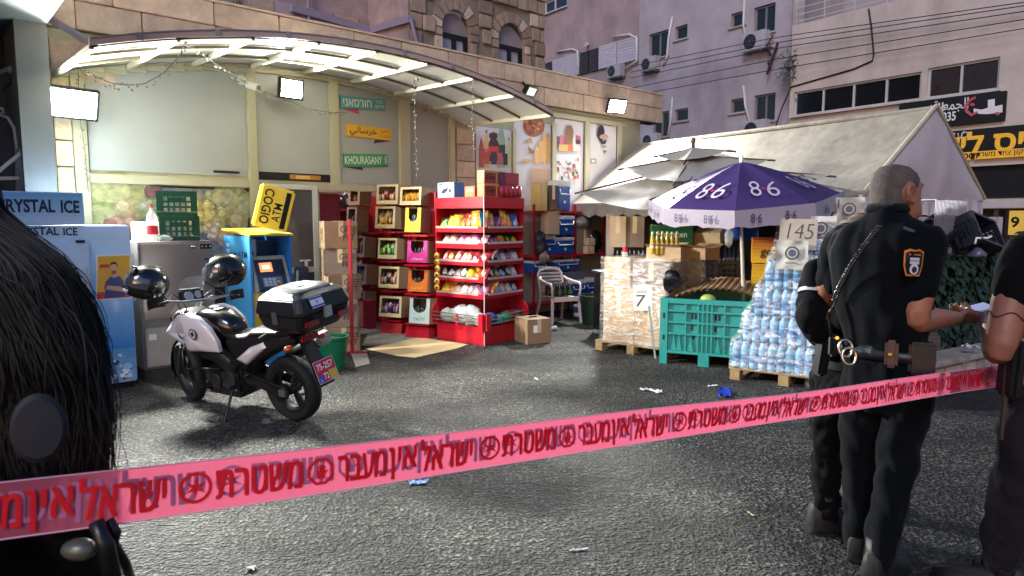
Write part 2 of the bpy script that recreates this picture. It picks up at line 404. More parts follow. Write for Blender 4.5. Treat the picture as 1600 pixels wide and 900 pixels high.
# mullions, rails and panels
ZB = 2.14
def canopy_z(x):                               # the arched top line of the facade
    c, half, sag = -1.38, 2.72, .41
    Rr = (half*half+sag*sag)/(2*sag); d = x-c
    return 3.55-Rr+math.sqrt(max(0.01, Rr*Rr-d*d)) if abs(d) < half+.15 else 3.1
def panel(x0, x1, z0, m_, name="panel", y=-.012):
    n = 12; pts = [(x0+(x1-x0)*i/n, y, z0) for i in range(n+1)]; top = [(x1-(x1-x0)*i/n, y, min(3.45, canopy_z(x1-(x1-x0)*i/n)-.08)) for i in range(n+1)]
    g = MB(); g.extr(pts+top, (0, .01, 0)); return g.build(name, m_, shop)
cols = [xf(q, 230) for q in (136, 386, 400, 514, 528, 622, 638, 700)]
panel(cols[0], cols[1], ZB+.03, M_panel); panel(cols[2], cols[3], ZB+.1, M_panel); panel(cols[4], cols[5], ZB, M_panel); panel(cols[6], cols[7], ZB, M_panel)
m = MB(); m.bb(cols[2], cols[3]+.02, -.011, -.003, ZB, ZB+.1); m.build("shutter_slot", M_dark, shop)
m = MB(); m.bb(cols[2]+.42, cols[2]+.85, -.016, -.0115, ZB+.02, ZB+.08, '#a8712e'); m.bb(cols[2]+.5, cols[2]+.7, -.018, -.0165, ZB+.03, ZB+.07, '#d8b060'); m.build("name_strip", M_print, shop)
for a, b in ((cols[0]-.13, cols[0]), (cols[1], cols[2]), (cols[3], cols[4]), (cols[5], cols[6]), (cols[7], cols[7]+.1)):
    m = MB(); zt = min(canopy_z((a+b)/2)-.03, 3.5); m.bb(a, b, -.06, .0, 0 if b < XD0 or a > XD1-.3 else ZD, zt); m.build("mullion", M_cream, shop, bevel=.006)
    m = MB(); m.bb(b+.0, b+.012, -.03, -.013, ZB, zt-.1); m.build("gasket", M_dark, shop)
m = MB(); m.bb(cols[0]-.0, cols[7], -.05, -.0, ZB-.11, ZB-.01); m.build("rail", M_cream, shop, bevel=.006)
m = MB()
for i in range(24):
    x = cols[0]+(cols[7]-cols[0])*(i+.5)/24; m.box(x, -.03, canopy_z(x)-.055, (cols[7]-cols[0])/23.5, .055, .05)
m.build("top_rail", M_cream, shop)
m = MB(); m.bb(xf(333, 265), xf(373, 265), -.03, -.0125, 2.2, 2.225); m.build("label_holder", M_blackflat, shop)
# window with the fruit print below the first panel
PR = MB(); x0, x1, z0, z1 = cols[0]+.02, cols[1]-.03, .9, ZB-.14
PR.quad((x0, -.02, z0), (x1, -.02, z0), (x1, -.02, z1), (x0, -.02, z1), '#5c6468')
def disc(mb, cx, cz, rx, rz, y, col, n=18, rot=0, sq=0):
    mb.poly([(cx+rx*math.cos(2*PI*k/n)*math.cos(rot)-rz*math.sin(2*PI*k/n)*math.sin(rot), y, cz+rx*math.cos(2*PI*k/n)*math.sin(rot)+rz*math.sin(2*PI*k/n)*math.cos(rot)) for k in range(n)], col)
yy = -.0202
def fruit(px, py, r, col, col2=None, sq=1.0):
    global yy
    a, b = F(px, py, .02); yy -= .00012
    disc(PR, a, b, r, r*sq, yy, col)
    if col2: yy -= .00012; disc(PR, a-r*.2, b+r*.22, r*.55, r*.5*sq, yy, col2)
rf = random.Random(3)
_fr = fruit
def mute(h):
    c = lin(h); g_ = sum(c)/3; return tuple(.75*(g_+(v-g_)*.6) for v in c)
def fruit(px, py, r, col, col2=None, sq=1.0): _fr(px, py, r, mute(col), mute(col2) if col2 else None, sq)
fruit(185, 310, .36, '#a3a24a', '#b4b05a', .8); fruit(165, 345, .3, '#8f9a3c', '#a8ad52', .7); fruit(240, 300, .1, '#7d4a48'); fruit(360, 320, .28, '#a2a05a', '#b9b070', .9)
for i in range(34):
    q = rf.random(); fruit(rf.uniform(208, 262) if q < .5 else rf.uniform(300, 385), rf.uniform(298, 372), rf.uniform(.035, .06), rf.choice(['#8a9a6a', '#9aa27a', '#76864e', '#a0a684', '#6c7c50']), rf.choice(['#b8bc96', '#a9b183']))
fruit(195, 325, .11, '#b59458', '#cdb27c'); fruit(185, 350, .1, '#b0604c', '#c98470'); fruit(172, 350, .07, '#a04434'); fruit(205, 348, .08, '#b8705a', '#cc9280')
for i in range(14): fruit(rf.uniform(300, 350), rf.uniform(318, 350), rf.uniform(.05, .075), rf.choice(['#aba23f', '#bcae4e', '#9a9444']), '#cbbf6a')
for i in range(9): fruit(rf.uniform(310, 350), rf.uniform(350, 375), rf.uniform(.045, .07), rf.choice(['#b98b86', '#c0bdb0', '#a7a89a', '#b79464']), '#d0c8bc')
fruit(372, 345, .12, '#b09a58', '#c8b47a'); fruit(352, 372, .11, '#b88f5e', '#ccaa7c'); fruit(378, 385, .1, '#96603a')
PR.build("fruit_print", mat("fruit_print_gloss", None, .25, attr=True, var=.4, vs=14, coat=.3), shop)
m = MB(); m.bb(x0-.02, x1+.02, -.016, -.004, .5, z1+.02); m.build("window_backing", M_dark, shop)
# food pictures on the right-hand panels
def picframe(pa, pb, zt, zb=1.6):
    a, b = xf(pa, 230), xf(pb, 230)
    g = MB(); g.bb(a, b, -.02, -.003, zb, zt); return a, b, g.build("picture_panel", mat("picture_white", '#c9c5c8', .4, var=.03), shop)
pics = [(743, 799, 3.12), (803, 860, 3.3), (866, 911, 3.42), (918, 962, 3.42)]
for i, (a, b, zt) in enumerate(pics):
    xa, xb, pan = picframe(a, b, zt)
    m = MB(); m.bb(xb, xf(pics[i+1][0], 230) if i < 3 else xb+.12, -.06, -.0, 0, zt+.04); m.build("mullion", M_cream, shop, bevel=.005)
    m = MB(); m.bb(xb-.012, xb, -.03, -.0205, 1.6, zt); m.build("gasket", M_dark, shop)
m = MB(); m.bb(xf(862, 200), xf(975, 200), -.05, 0, 3.44, 3.52); m.build("top_rail", M_cream, shop)
PR = MB(); yy = -.0206
def pp(pts, col):
    global yy
    yy -= .0002
    PR.poly([(F(a, b, .02)[0], yy, F(a, b, .02)[1]) for a, b in pts], col)
def rectp(x, y, w, h, col): pp([(x, y+h), (x+w, y+h), (x+w, y), (x, y)], col)
def bottle(x, y0, y1, w, body, cap, lab=None):
    pp([(x-w/2, y1), (x+w/2, y1), (x+w/2, y0+(y1-y0)*.4), (x+w*.18, y0+(y1-y0)*.14), (x+w*.18, y0), (x-w*.18, y0), (x-w*.18, y0+(y1-y0)*.14), (x-w/2, y0+(y1-y0)*.4)], body)
    rectp(x-w*.2, y0, w*.4, (y1-y0)*.08, cap)
    if lab: rectp(x-w/2, y0+(y1-y0)*.5, w, (y1-y0)*.28, lab)
bottle(783, 190, 262, 13, '#8fa58a', '#a9a44c', '#2c3d33'); bottle(795, 215, 262, 9, '#b9b98a', '#9aa05a'); bottle(760, 203, 262, 8, '#c9a35a', '#b8433c', '#c6545a'); bottle(752, 211, 262, 8, '#a8423a', '#c03a30')
bottle(771, 206, 252, 16, '#3a1416', '#b52c28', '#c6232c'); rectp(764, 208, 13, 8, '#2a1214'); rectp(757, 238, 8, 18, '#b03a34'); rectp(767, 237, 9, 20, '#2c1a22'); rectp(777, 239, 8, 18, '#b85264'); rectp(786, 240, 7, 18, '#2b2440')
rectp(768, 188, 5, 2, '#c0342c'); rectp(749, 211, 6, 6, '#d5a8a0')
def blob(x, y, r, col, n=14, sq=1):
    pp([(x+r*math.cos(-2*PI*k/n), y-r*sq*math.sin(-2*PI*k/n)) for k in range(n)], col)
blob(834, 197, 17, '#9a5a3c', 18)
for i in range(40):
    t = rf.uniform(0, 6.28); q = rf.uniform(0, 14); blob(834+q*math.cos(t), 197+q*math.sin(t), rf.uniform(2, 4), rf.choice(['#b8673e', '#8a4430', '#c98350', '#a2543a', '#cfa468', '#7c3a30']), 8, rf.uniform(.5, 1))
pp([(819, 222), (829, 215), (832, 224)], '#b58a5c'); pp([(824, 228), (835, 238), (826, 240)], '#8f6040'); blob(822, 251, 8, '#c7a06a', 10, .4)
for i, (x, h) in enumerate(((838, 30), (844, 40), (850, 52), (856, 50))): blob(x, 258-h/2, 4, rf.choice(['#d0a060', '#c89a5e', '#d8b078']), 12, h/8)
pp([(830, 285), (858, 285), (860, 262), (828, 262)], '#c9a890')
for i in range(12): rectp(830+i*2.4, 264, 1.2, 20, '#a9846e')
for i in range(9): rectp(870+i*4.0, 211+rf.uniform(-2, 3), 4.2, 18, rf.choice(['#c1707c', '#b8526a', '#c9a45a', '#d4d0c8', '#b0424a', '#7a3a58']))
pp([(884, 230), (893, 230), (895, 205), (892, 196), (885, 196), (882, 205)], '#8c6444'); rectp(872, 226, 14, 10, '#d2a65e'); rectp(886, 226, 8, 10, '#c86a50'); rectp(895, 224, 10, 12, '#cfc9c0'); blob(902, 222, 4, '#4a2a48')
for i in range(40): rectp(868+rf.uniform(0, 34), 246+rf.uniform(0, 30), rf.uniform(2, 5), rf.uniform(3, 7), rf.choice(['#b04a58', '#c2b8b4', '#d4cfc8', '#6a5a7a', '#c07a50', '#3f5f4a', '#a86a7a', '#e0dcd4']))
pp([(931, 212), (933, 200), (937, 195), (941, 197), (943, 206), (941, 218), (937, 222)], '#2f2b33'); blob(942, 214, 7, '#b09088', 10, .6); pp([(936, 222), (947, 219), (944, 225), (939, 226)], '#3a3438'); rectp(939, 228, 6, 3, '#8d8280'); pp([(941, 235), (946, 236), (943, 241)], '#4a4650')
rectp(921, 248, 9, 8, '#8a8c8c'); rectp(923, 250, 5, 4, '#c0c4c4')
edges_ = [xf(a, 230) for a in (741, 801, 863, 914.5, 990)]
for lo_, hi_ in zip(edges_, edges_[1:]):
    sub = MB()
    for f_, c_ in zip(PR.f, PR.c):
        cxm = sum(PR.v[i].x for i in f_)/len(f_)
        if lo_ <= cxm < hi_: sub.add([PR.v[i] for i in f_], [tuple(range(len(f_)))], c_)
    if sub.v: sub.build("food_print", M_print, shop)
# limestone strip between panels, piece by piece
def stones(parent, x0, x1, z0, z1, ch, lmin, lmax, mats, y0, depth, rng, jit=.006, gap=.012, name="stone", skip=None, bev=.008):
    z = z0; k = 0
    while z < z1-.02:
        h = min(ch*rng.uniform(.94, 1.06), z1-z)
        if z1-z-h < ch*.4: h = z1-z
        x = x0-(rng.uniform(0, lmin) if k % 2 else 0)
        while x < x1-.02:
            l = rng.uniform(lmin, lmax); a = max(x0, x); b = min(x1, x+l)
            if x1-b < lmin*.35: b = x1; x = x1
            if b-a > .05 and not (skip and skip((a+b)/2, z+h/2, a, b, z, z+h)):
                pr = rng.uniform(-jit, jit); m = MB(); m.bb(a+gap/2, b-gap/2, y0-depth+pr, y0, z+gap/2, z+h-gap/2)
                for v in m.v:
                    v.x += rng.uniform(-gap, gap)*.4; v.z += rng.uniform(-gap, gap)*.4
                m.build(name, rng.choice(mats), parent, bevel=bev)
            x += l
        z += h; k += 1
rs = random.Random(5)
stones(shop, xf(711, 230), xf(741, 230), 1.2, 3.06, .27, .6, .7, [M_lime], -.002, .03, rs)
# rough pilaster at the left end
stones(shop, xf(86, 250), cols[0]-.135, .0, 3.1, .27, .5, .6, [M_limerough], -.002, .07, rs, jit=.015)
m = MB(); m.bb(xf(80, 120), cols[0]+.3, -.02, -.001, 3.1, 3.5); m.build("stone_band", M_lime, shop)
# parapet
m = MB(); m.bb(XL-1.3, 6.3, -.1, .2, 3.6, 4.14); m.build("parapet_core", M_mortar, shop)
stones(shop, XL-1.3, 6.32, 3.6, 4.16, .28, .55, 1.1, [M_lime], -.1, .03, rs, jit=.005, gap=.008)
m = MB(); m.bb(XL-1.31, 6.33, -.14, .22, 4.162, 4.19); m.build("coping", M_lime, shop)
# the three name signs
def name_sign(px0, py0, px1, py1, px2, py2, px3, py3, colr, words, wcol, label, flag, flagpx):
    xs = [F(a, b, .03) for a, b in ((px0, py0), (px1, py1), (px2, py2), (px3, py3))]
    cx = sum(v[0] for v in xs)/4; cz = sum(v[1] for v in xs)/4
    w = ((xs[1][0]-xs[0][0])+(xs[2][0]-xs[3][0]))/2; h = ((xs[0][1]-xs[3][1])+(xs[1][1]-xs[2][1]))/2; t = math.atan2(xs[1][1]-xs[0][1], xs[1][0]-xs[0][0])
    s = thing("shop_sign", label, "sign", SHOP.w(cx, -.014, cz), 42, "shop name signs")
    s.rotation_euler = (0, -t, R(42))
    m = MB(); m.bb(-w/2, w/2, -.02, 0, -h/2, h/2); m.build("board", mat("sign"+colr, colr, .4, var=.05), s, bevel=.003)
    fl_ = [(F(a, b, .03)[0]-cx, -.008, F(a, b, .03)[1]-cz) for a, b in flagpx]
    m = MB(); m.extr(fl_, (0, .006, 0)); m.build("ribbon_tail", mat("ribbon"+flag, flag, .5), s)
    for (wd, fx, fz, fw, fh, b) in words: txt(wd, fw*w, fh*h, wcol, s, (fx*w, -.0215, fz*h), bold=b)
name_sign(531, 149, 602, 155, 602, 174, 532, 168, '#4f8f92', [(heb("חורסאני"), -.13, -.02, .62, .6, .015), (heb("מיני"), .36, .2, .14, .26, .0), (heb("מרקט"), .36, -.2, .2, .26, .01)], M_white_flat, "teal shop name sign with white hebrew letters, above the yellow one", '#c23b48', [(538, 169), (560, 171), (561, 178)])
name_sign(541, 193, 611, 202, 611, 220, 541, 212, '#d9a526', [("\uFEF2\uFEE7\uFE8E\uFEB3\uFEAE\uFEA7", -.13, -.04, .6, .8, .015), ("\uFEF2\uFEE8\uFEF4\uFEE3", .36, .22, .18, .3, .0), ("\uFE96\uFEDB\uFEAD\uFE8E\uFEE3", .36, -.2, .24, .3, .0)], mat("maroon_print", '#3a1f1c', .5), "yellow shop name sign with dark arabic letters on a white panel", '#3b2a36', [(611, 219), (587, 218), (585, 224)])
name_sign(537, 240, 606, 241, 606, 261, 537, 259, '#3f8a58', [("KHOURASANY", -.06, 0, .84, .62, .012), ("MARKET", .455, 0, .06, .7, 0)], M_white_flat, "green shop name sign reading KHOURASANY", '#26303c', [(540, 259), (566, 261), (567, 266)])

# ============================================================ ARCHED CANOPY
can = thing("canopy", "arched cream canopy of translucent sheets over the shop front", "canopy", SHOP.w(0, 0, 0), 42)
CX0, CX1, CD = -4.1, 1.34, 1.85
M_rib = mat("canopy_rib", '#d2ceb6', .4, var=.05)
M_sheet = bpy.data.materials.new("canopy_sheet"); M_sheet.use_nodes = True
_n = M_sheet.node_tree.nodes; _l = M_sheet.node_tree.links; _b = _n["Principled BSDF"]; _b.inputs["Base Color"].default_value = (.42, .4, .32, 1); _b.inputs["Roughness"].default_value = .35
_t = _n.new("ShaderNodeBsdfTranslucent"); _t.inputs[0].default_value = (.5, .46, .36, 1); _m = _n.new("ShaderNodeMixShader"); _m.inputs[0].default_value = .3
_l.new(_b.outputs[0], _m.inputs[1]); _l.new(_t.outputs[0], _m.inputs[2]); _l.new(_m.outputs[0], _n["Material Output"].inputs[0])
nb = 8; xs = [CX0+(CX1-CX0)*i/nb for i in range(nb+1)]
def cz(x, y): return canopy_z(x)+.0+.03*y
for i in range(nb):
    for j in range(3):
        g = MB(); ya, yb = -CD*j/3, -CD*(j+1)/3
        def fn(u, v, a=xs[i], b=xs[i+1], c=ya, d=yb):
            x = a+(b-a)*u; y = c+(d-c)*v; return Vector((x, y, cz(x, y)+.012))
        g.grid(fn, 5, 2); o = g.mesh("sheet", smooth=True)
        put("sheet", o, M_sheet, can)
for x in xs:
    g = MB(); g.bar((x, 0.0, cz(x, 0)-.02), (x, -CD, cz(x, -CD)-.02), .035, .05); g.build("rib", M_rib, can)
def arch(y, w, h, dz, name, m_, x0=CX0-.02, x1=CX1+.02, n=30):
    g = MB(); rings = []
    for i in range(n+1):
        x = x0+(x1-x0)*i/n; z = cz(x, y)+dz
        rings.append([(x, y-w/2, z-h/2), (x, y+w/2, z-h/2), (x, y+w/2, z+h/2), (x, y-w/2, z+h/2)])
    g.loft(rings); return g.build(name, m_, can)
arch(-CD/3, .025, .03, -.008, "purlin", mat("purlin_grey", '#6f6a58', .5)); arch(-2*CD/3, .025, .03, -.008, "purlin", mat("purlin_grey"))
arch(-.02, .04, .05, -.02, "wall_arch", M_rib)
arch(-CD-.01, .04, .05, .016, "front_fascia", mat("fascia_pink", '#c0a498', .45, var=.1, dirt=.2))
arch(-CD-.012, .05, .012, .048, "fascia_trim", mat("fascia_trim", '#8a7a80', .5))
arch(-CD+.0, .03, .014, -.02, "fascia_lip", mat("lip_dark", '#4a4038', .5))
for x in [xs[0]+.02]+[v for v in xs[1:-1]]: g = MB(); g.box(x+.34, -CD-.035, cz(x+.34, -CD)+.02, .05, .012, .06); g.build("fascia_joint", mat("joint_grey", '#8d8688', .5), can)
# stay bracket at the left end
g = MB(); a = SHOP.loc(SHOP.w(*[F(62, 20, .25)[0], -.25, F(62, 20, .25)[1]])); b = Vector((CX0+.02, -CD, cz(CX0, -CD)))
g.bar(a, b, .05, .05); g.build("stay", mat("mauve_metal", '#8d8296', .45), can)
g = MB(); g.bb(a.x-.12, a.x+.03, a.y-.05, .1-.2, a.z-.06, a.z+.08); g.build("stay_plate", mat("mauve_metal"), can, bevel=.006)

# ============================================================ WHITE SIDE BUILDING (left edge)
side = thing("side_building", "white plastered side wall with a flat ceiling beside the ice freezers", "building", SHOP.w(XL-.1, 0, 0), 42)
m = MB(); m.bb(-.25, 0, -.8, 0, 0, 3.437); m.build("wall", M_white, side)
m = MB(); m.bb(-2.6, -.0, -2.6, .3, 3.44, 3.58); m.build("soffit", mat("dimmed_plaster", '#5f6563', .8, var=.08, vs=1.5, dirt=.2), side)  # ceiling plaster coloured darker to hold back the floodlight's glare
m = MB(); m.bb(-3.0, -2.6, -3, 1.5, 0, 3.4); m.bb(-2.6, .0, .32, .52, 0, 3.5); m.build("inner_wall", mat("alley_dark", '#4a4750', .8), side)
m = MB(); m.bb(-2.7, .06, -2.7, .36, 3.583, 3.9); m.build("beam", M_lime, side)
# ============================================================ OLD STONE HOUSE above the shop roof
house = thing("stone_house", "old stone house with two arched windows rising behind the shop parapet", "house", SHOP.w(0, 3.2, 0), 42)
def FH(px, py, off=-3.2): return F(px, py, off)
hx0, hx1 = FH(640, 60)[0], FH(850, 60)[0]
hw = []
for (pa, pb, pt, pb_) in ((690, 735, 50, 98), (778, 820, 68, 112)):
    a, b = FH(pa, 60)[0], FH(pb, 80)[0]; zt = FH((pa+pb)/2, pt+2)[1]; hw.append((a, b, 3.9, zt))
M_hs = [mat("house_stone_a", '#a8917f', .9, var=.2, vs=6, bump=.6, bs=14, rnd=.12, dirt=.3), mat("house_stone_b", '#9c8676', .9, var=.2, vs=6, bump=.6, bs=14, rnd=.12, dirt=.3), mat("house_stone_c", '#c6b3a0', .9, var=.2, vs=6, bump=.6, bs=14, rnd=.12), mat("house_stone_d", '#8a7565', .9, var=.2, vs=6, bump=.6, bs=14)]
m = MB(); holed_wall(m, hx0, hx1, 0, 9.5, [(a, b, c, d+.55) for a, b, c, d in hw], .3); m.bb(hx1-.2, hx1, .01, 8, 0, 9.5); m.build("wall", mat("house_mortar", '#85776a', .95, var=.2, vs=4), house)
def hskip(x, z, a, b, c, d):
    return any(b > w[0]-.12 and a < w[1]+.12 and d > w[2] and c < w[3]+.75 for w in hw)
stones(house, hx0, hx1, 3.9, 7.2, .32, .26, .46, M_hs[:2]*2+[M_hs[2], M_hs[3]], 0, .06, rs, jit=.025, gap=.03, skip=hskip, bev=.015)
for a, b, c, d in hw:
    cxm, hw_ = (a+b)/2, (b-a)/2
    g = MB(); pts = [(cxm+hw_*math.cos(PI*(1-k/12)), .1, d+.5*math.sin(PI*k/12)*.85) for k in range(13)]
    g.extr([(a, .1, d-.02)]+pts[1:-1]+[(b, .1, d-.02)], (0, .02, 0)); g.build("blind_arch", mat("arch_render", '#8a7d80', .9), house)
    n = 9
    for k in range(n):
        t0, t1 = PI*(1-k/n)-.02, PI*(1-(k+1)/n)+.02
        P4 = [(cxm+rr_*math.cos(t), -.02, d+.05+rr2*math.sin(t)*.85) for rr_, rr2, t in ((hw_, .5, t0), (hw_, .5, t1), (hw_+.25, .78, t1), (hw_+.25, .78, t0))]
        g = MB(); g.extr(P4, (0, .08, 0)); g.build("stone", rs.choice(M_hs), house, bevel=.006)
    for sx in (-1, 1):
        zz = 3.95
        while zz < d:
            g = MB(); wq = rs.uniform(.13, .2); xx = (a if sx < 0 else b); hh = min(.3, d-zz+.05); g.bb(xx, xx+sx*wq, -.055, .02, zz, zz+hh-.02); g.build("stone", rs.choice(M_hs), house, bevel=.012); zz += .3
    w_ = window(house, a, b, 3.9, d, .12, M_black, mat("curtained_glass", '#a8a5b0', .3, var=.1, vs=3), t=.1, mull=(.52,))
# set-back left wing with gutter
wx0 = FH(300, 20, -5)[0]; wx1 = FH(575, 30, -5)[0]
m = MB(); aw = (FH(360, 10, -5)[0], FH(436, 10, -5)[0], 4.1, 5.1); dw = (FH(312, 10, -5)[0], FH(348, 10, -5)[0], 4.1, 5.6)
holed_wall(m, wx0-3, wx1, 0, 9.5, [aw, dw], .3, 1.8); m.quad((wx1, 1.8, 0), (hx0, .05, 0), (hx0, .05, 9.5), (wx1, 1.8, 9.5)); m.build("wing_wall", mat("wing_stone", '#9a8584', .9, var=.3, vs=2.5, bump=.5, bs=6, dirt=.4), house)
stones(house, wx0-.5, wx1-.02, 3.9, 6.0, .34, .3, .6, [mat("wing_stone"), M_hs[0], mat("wing_render", '#a8979e', .9, var=.1), mat("wing_render")], 1.8, .04, rs, gap=.02, skip=lambda x, z, a, b, c, d: any(b > w[0]-.1 and a < w[1]+.1 and d > w[2] and c < w[3]+.2 for w in (aw, dw)))
m = MB(); m.bb(aw[0], aw[1], 1.95, 2.0, 4.1, 5.2); m.bb(dw[0], dw[1], 1.95, 2.0, 4.1, 5.6); m.build("pane", mat("teal_glass", '#2d4a50', .25), house)
ga = FH(450, 15, -5); gb = FH(575, 50, -5); 
g = MB(); g.bar((ga[0], 1.66, ga[1]), (gb[0], 1.66, gb[1]), .12, .14); g.bar((gb[0], 1.66, gb[1]), (hx0-.03, -.1, FH(640, 32)[1]), .12, .14); g.build("gutter", mat("mauve_metal"), house)
g = MB(); g.tube([(hx0-.03, -.1, FH(640, 32)[1]), (hx0+.1, -.12, FH(652, 72)[1])], .035, 8); g.tube([FHp for FHp in [(FH(476, 0, -5)[0], 1.64, 6.5), (FH(477, 30, -5)[0], 1.64, 4.2)]], .03, 8); g.build("downpipe", mat("mauve_metal"), house)
# pot plant and weeds on the roof edge
M_leaf = mat("spider_leaf", '#5f8a6a', .5, var=.25)
pp0 = SHOP.w(F(368, 20, -1.2)[0], 1.2, 4.0)
pot = thing("potted_plant", "spiky green pot plant standing behind the parapet at the teal window", "plant", pp0)
g = MB(); g.lathe([(.13, 0), (.17, .26), (.18, .3), (.15, .3), (.14, .26)], 16); g.build("pot", mat("pot_dark", '#1d2224', .6), pot, smooth=R(40))
g = MB()
for i in range(46):
    t = rs.uniform(0, 6.28); L_ = rs.uniform(.25, .5); e = rs.uniform(.4, 1.3); d = Vector((math.cos(t), math.sin(t), 0)); s_ = Vector((-math.sin(t), math.cos(t), 0))*.014
    q = [Vector((0, 0, .28))+d*L_*math.cos(e)*k+Vector((0, 0, L_*math.sin(e)*k*1.3-.35*L_*k*k)) for k in (0, .35, .7, 1)]
    for a, b, wa, wb in ((q[0], q[1], 1, 1.2), (q[1], q[2], 1.2, .9), (q[2], q[3], .9, .1)): g.quad(a-s_*wa, a+s_*wa, b+s_*wb, b-s_*wb)
g.build("leaf_tuft", M_leaf, pot)

# ============================================================ STREET BUILDINGS
ap = thing("apartment_building", "mauve plastered apartment block with small dark windows and air conditioners", "building", STREET.o, -53.6)
S = STREET.f
def sx(px, py): return S(px, py)[0]
holes = []; wins = []
def rect(pa, pb, pt, pb_, off=0):
    a = S(pa, (pt+pb_)/2, off); b = S(pb, (pt+pb_)/2, off); c = S((pa+pb)/2, pb_, off)[1]; d = S((pa+pb)/2, pt, off)[1]; return (a[0], b[0], c, d)
for q in ((1055, 1074, 40, 61), (1054, 1075, 170, 189), (1142, 1164, 19, 41), (1142, 1164, 154, 176)): wins.append((rect(*q), 0))
for q in ((1014, 1044, 50, 90), (1020, 1045, 175, 214), (1178, 1211, 8, 52), (1178, 1211, 147, 190)): wins.append((rect(*q), 1))
holes = [w[0] for w in wins]
m = MB(); x_l = S(998, 100)[0]; holed_wall(m, x_l, .2, 0, 20, holes, .25); m.quad((x_l, 0, 0), (x_l, 9, 0), (x_l, 9, 20), (x_l, 0, 20)); m.build("wall", M_purple, ap)
for w, big in wins: window(ap, *w, .14, M_alugrey, M_glassdark, t=.06, mull=(.5,) if big else (), sill=M_purple)
m = MB(); uw = rect(849, 884, -4, 16); sb = rect(852, 998, 62, 112)
zt0, zt1 = S(852, 98)[1], S(998, 58)[1]
holed_wall(m, -15.5, x_l-.02, 0, 20, [uw], .25, .06); m.build("brown_wall", M_mauve2, ap)
window(ap, *uw, .16, M_alu, mat("blue_glass", '#26304a', .2), t=.08, mull=(.45,), sill=M_alu)
# louvred shutter band
zs0 = S(925, 112)[1]; zs1 = S(925, 77)[1]
def lv(pa, pb, kind):
    a, b = S(pa, 90)[0], S(pb, 90)[0]
    if kind == 'w':
        g = MB(); g.bb(a+.02, b-.02, -.06, .05, zs0, zs1); o = g.build("shutter_panel", mat("shutter_white", '#b2aebc', .5, dirt=.1), ap, bevel=.01)
        n = 8
        for i in range(n): g = MB(); z = zs0+(zs1-zs0)*(i+.5)/n; g.bb(a+.1, b-.1, -.075, -.061, z-.03, z+.03); g.build("slat", mat("shutter_white"), o)
    else:
        g = MB(); g.bb(a, b, .0, .055, zs0, zs1); o = g.build("shutter_frame", M_black, ap)
        n = 12
        for i in range(n): g = MB(); z = zs0+(zs1-zs0)*(i+.5)/n; g.box((a+b)/2, -.03, z, b-a-.06, .08, .015, (R(35), 0, 0)); g.build("slat", mat("slat_grey", '#6d6a74', .5), o)
for q in ((852, 864, 'd'), (864, 884, 'w'), (884, 905, 'w'), (906, 920, 'd'), (921, 935, 'd'), (936, 964, 'w'), (965, 997, 'w')): lv(*q)
# pink building
OFFP = .3
pk = thing("pink_building", "pinkish plastered building with a long row of dark windows over black shop signs", "building", STREET.w(0, -OFFP, 0), -53.6)
def SP(px, py): return S(px, py, OFFP)
def rectq(pa, pb, y0a, y1a, y0b, y1b):      # px range and top/bottom at each end
    a, b = SP(pa, y0a), SP(pb, y0b); a2, b2 = SP(pa, y1a), SP(pb, y1b); return (a[0], b[0], (a2[1]+b2[1])/2, (a[1]+b[1])/2)
band = rectq(1241, 1440, 144, 181, 112, 156); win2 = rectq(1450, 1563, 105, 153, 90, 140)
x_p0 = SP(1236, 100)[0]
shopz = SP(1570, 196)[1]; 
m = MB(); holed_wall(m, x_p0, 14, 0, SP(1320, 22)[1], [band, win2, (SP(1500, 300)[0], 13, .1, SP(1560, 258)[1])], .3); m.quad((x_p0, 0, 0), (x_p0, .35, 0), (x_p0, .35, 12), (x_p0, 0, 12)); m.build("wall", M_pink, pk)
M_blind = mat("brown_blind", '#2f2725', .3, var=.25, vs=2)
window(pk, *band, .1, M_alu, M_glassdark, t=.06, mull=(.25, .5, .75), sill=M_pink); w_ = window(pk, *win2, .1, M_alu, M_blind, t=.06, mull=(.48,), sill=M_alu)
rz = SP(1320, 22)[1]
m = MB(); m.bb(x_p0, 14, .0, 4, rz, rz+.04); m.build("balcony_floor", M_pink, pk); m = MB(); m.bb(x_p0-4, 14, 2.2, 2.5, rz, 20); m.build("upper_wall", M_purple, pk)
g = MB()
for k in range(4): g.bar((x_p0+.05, .05, rz+.15+k*.22), (13.9, .05, rz+.15+k*.22), .03)
for k in range(16): g.bar((x_p0+.1+k*1.0, .052, rz+.04), (x_p0+.1+k*1.0, .052, rz+.85), .03)
g.build("railing", M_alu, pk)
# the two black signs and the shop front beneath
def street_sign(q, label, words, colr, m_bg):
    a, b = SP(q[0], q[1]), SP(q[2], q[3]); a2 = SP(q[0], q[4]); b2 = SP(q[2], q[5]); z0, z1 = (a2[1]+b2[1])/2, (a[1]+b[1])/2
    s = thing("shop_sign", label, "sign", STREET.w((a[0]+b[0])/2, -OFFP-.06, (z0+z1)/2), -53.6, "black signs on the pink building")
    g = MB(); g.bb((a[0]-b[0])/2, (b[0]-a[0])/2, -.05, .05, (z0-z1)/2, (z1-z0)/2); g.build("board", m_bg, s, bevel=.01); return s, b[0]-a[0], z1-z0
M_sgn = mat("sign_black", '#101014', .5, var=.1)
s1, w1, h1 = street_sign((1408, 164, 1575, 142, 208, 186), "black sign with white arabic writing and a red and white emblem under the window", None, None, M_sgn)
def on(s_, w_, h_, px, py, off=.12): a = SP(px, py); L0 = STREET.loc(s_.location); return (a[0]-L0.x, -.056, a[1]-L0.z)
M_w = M_white_flat
txt("\uFE94\uFEF4\uFECC\uFEE4\uFEA0\uFEDF\uFE8D"[::1], .9, .38, M_w, s1, on(s1, w1, h1, 1488, 166), bold=.01)
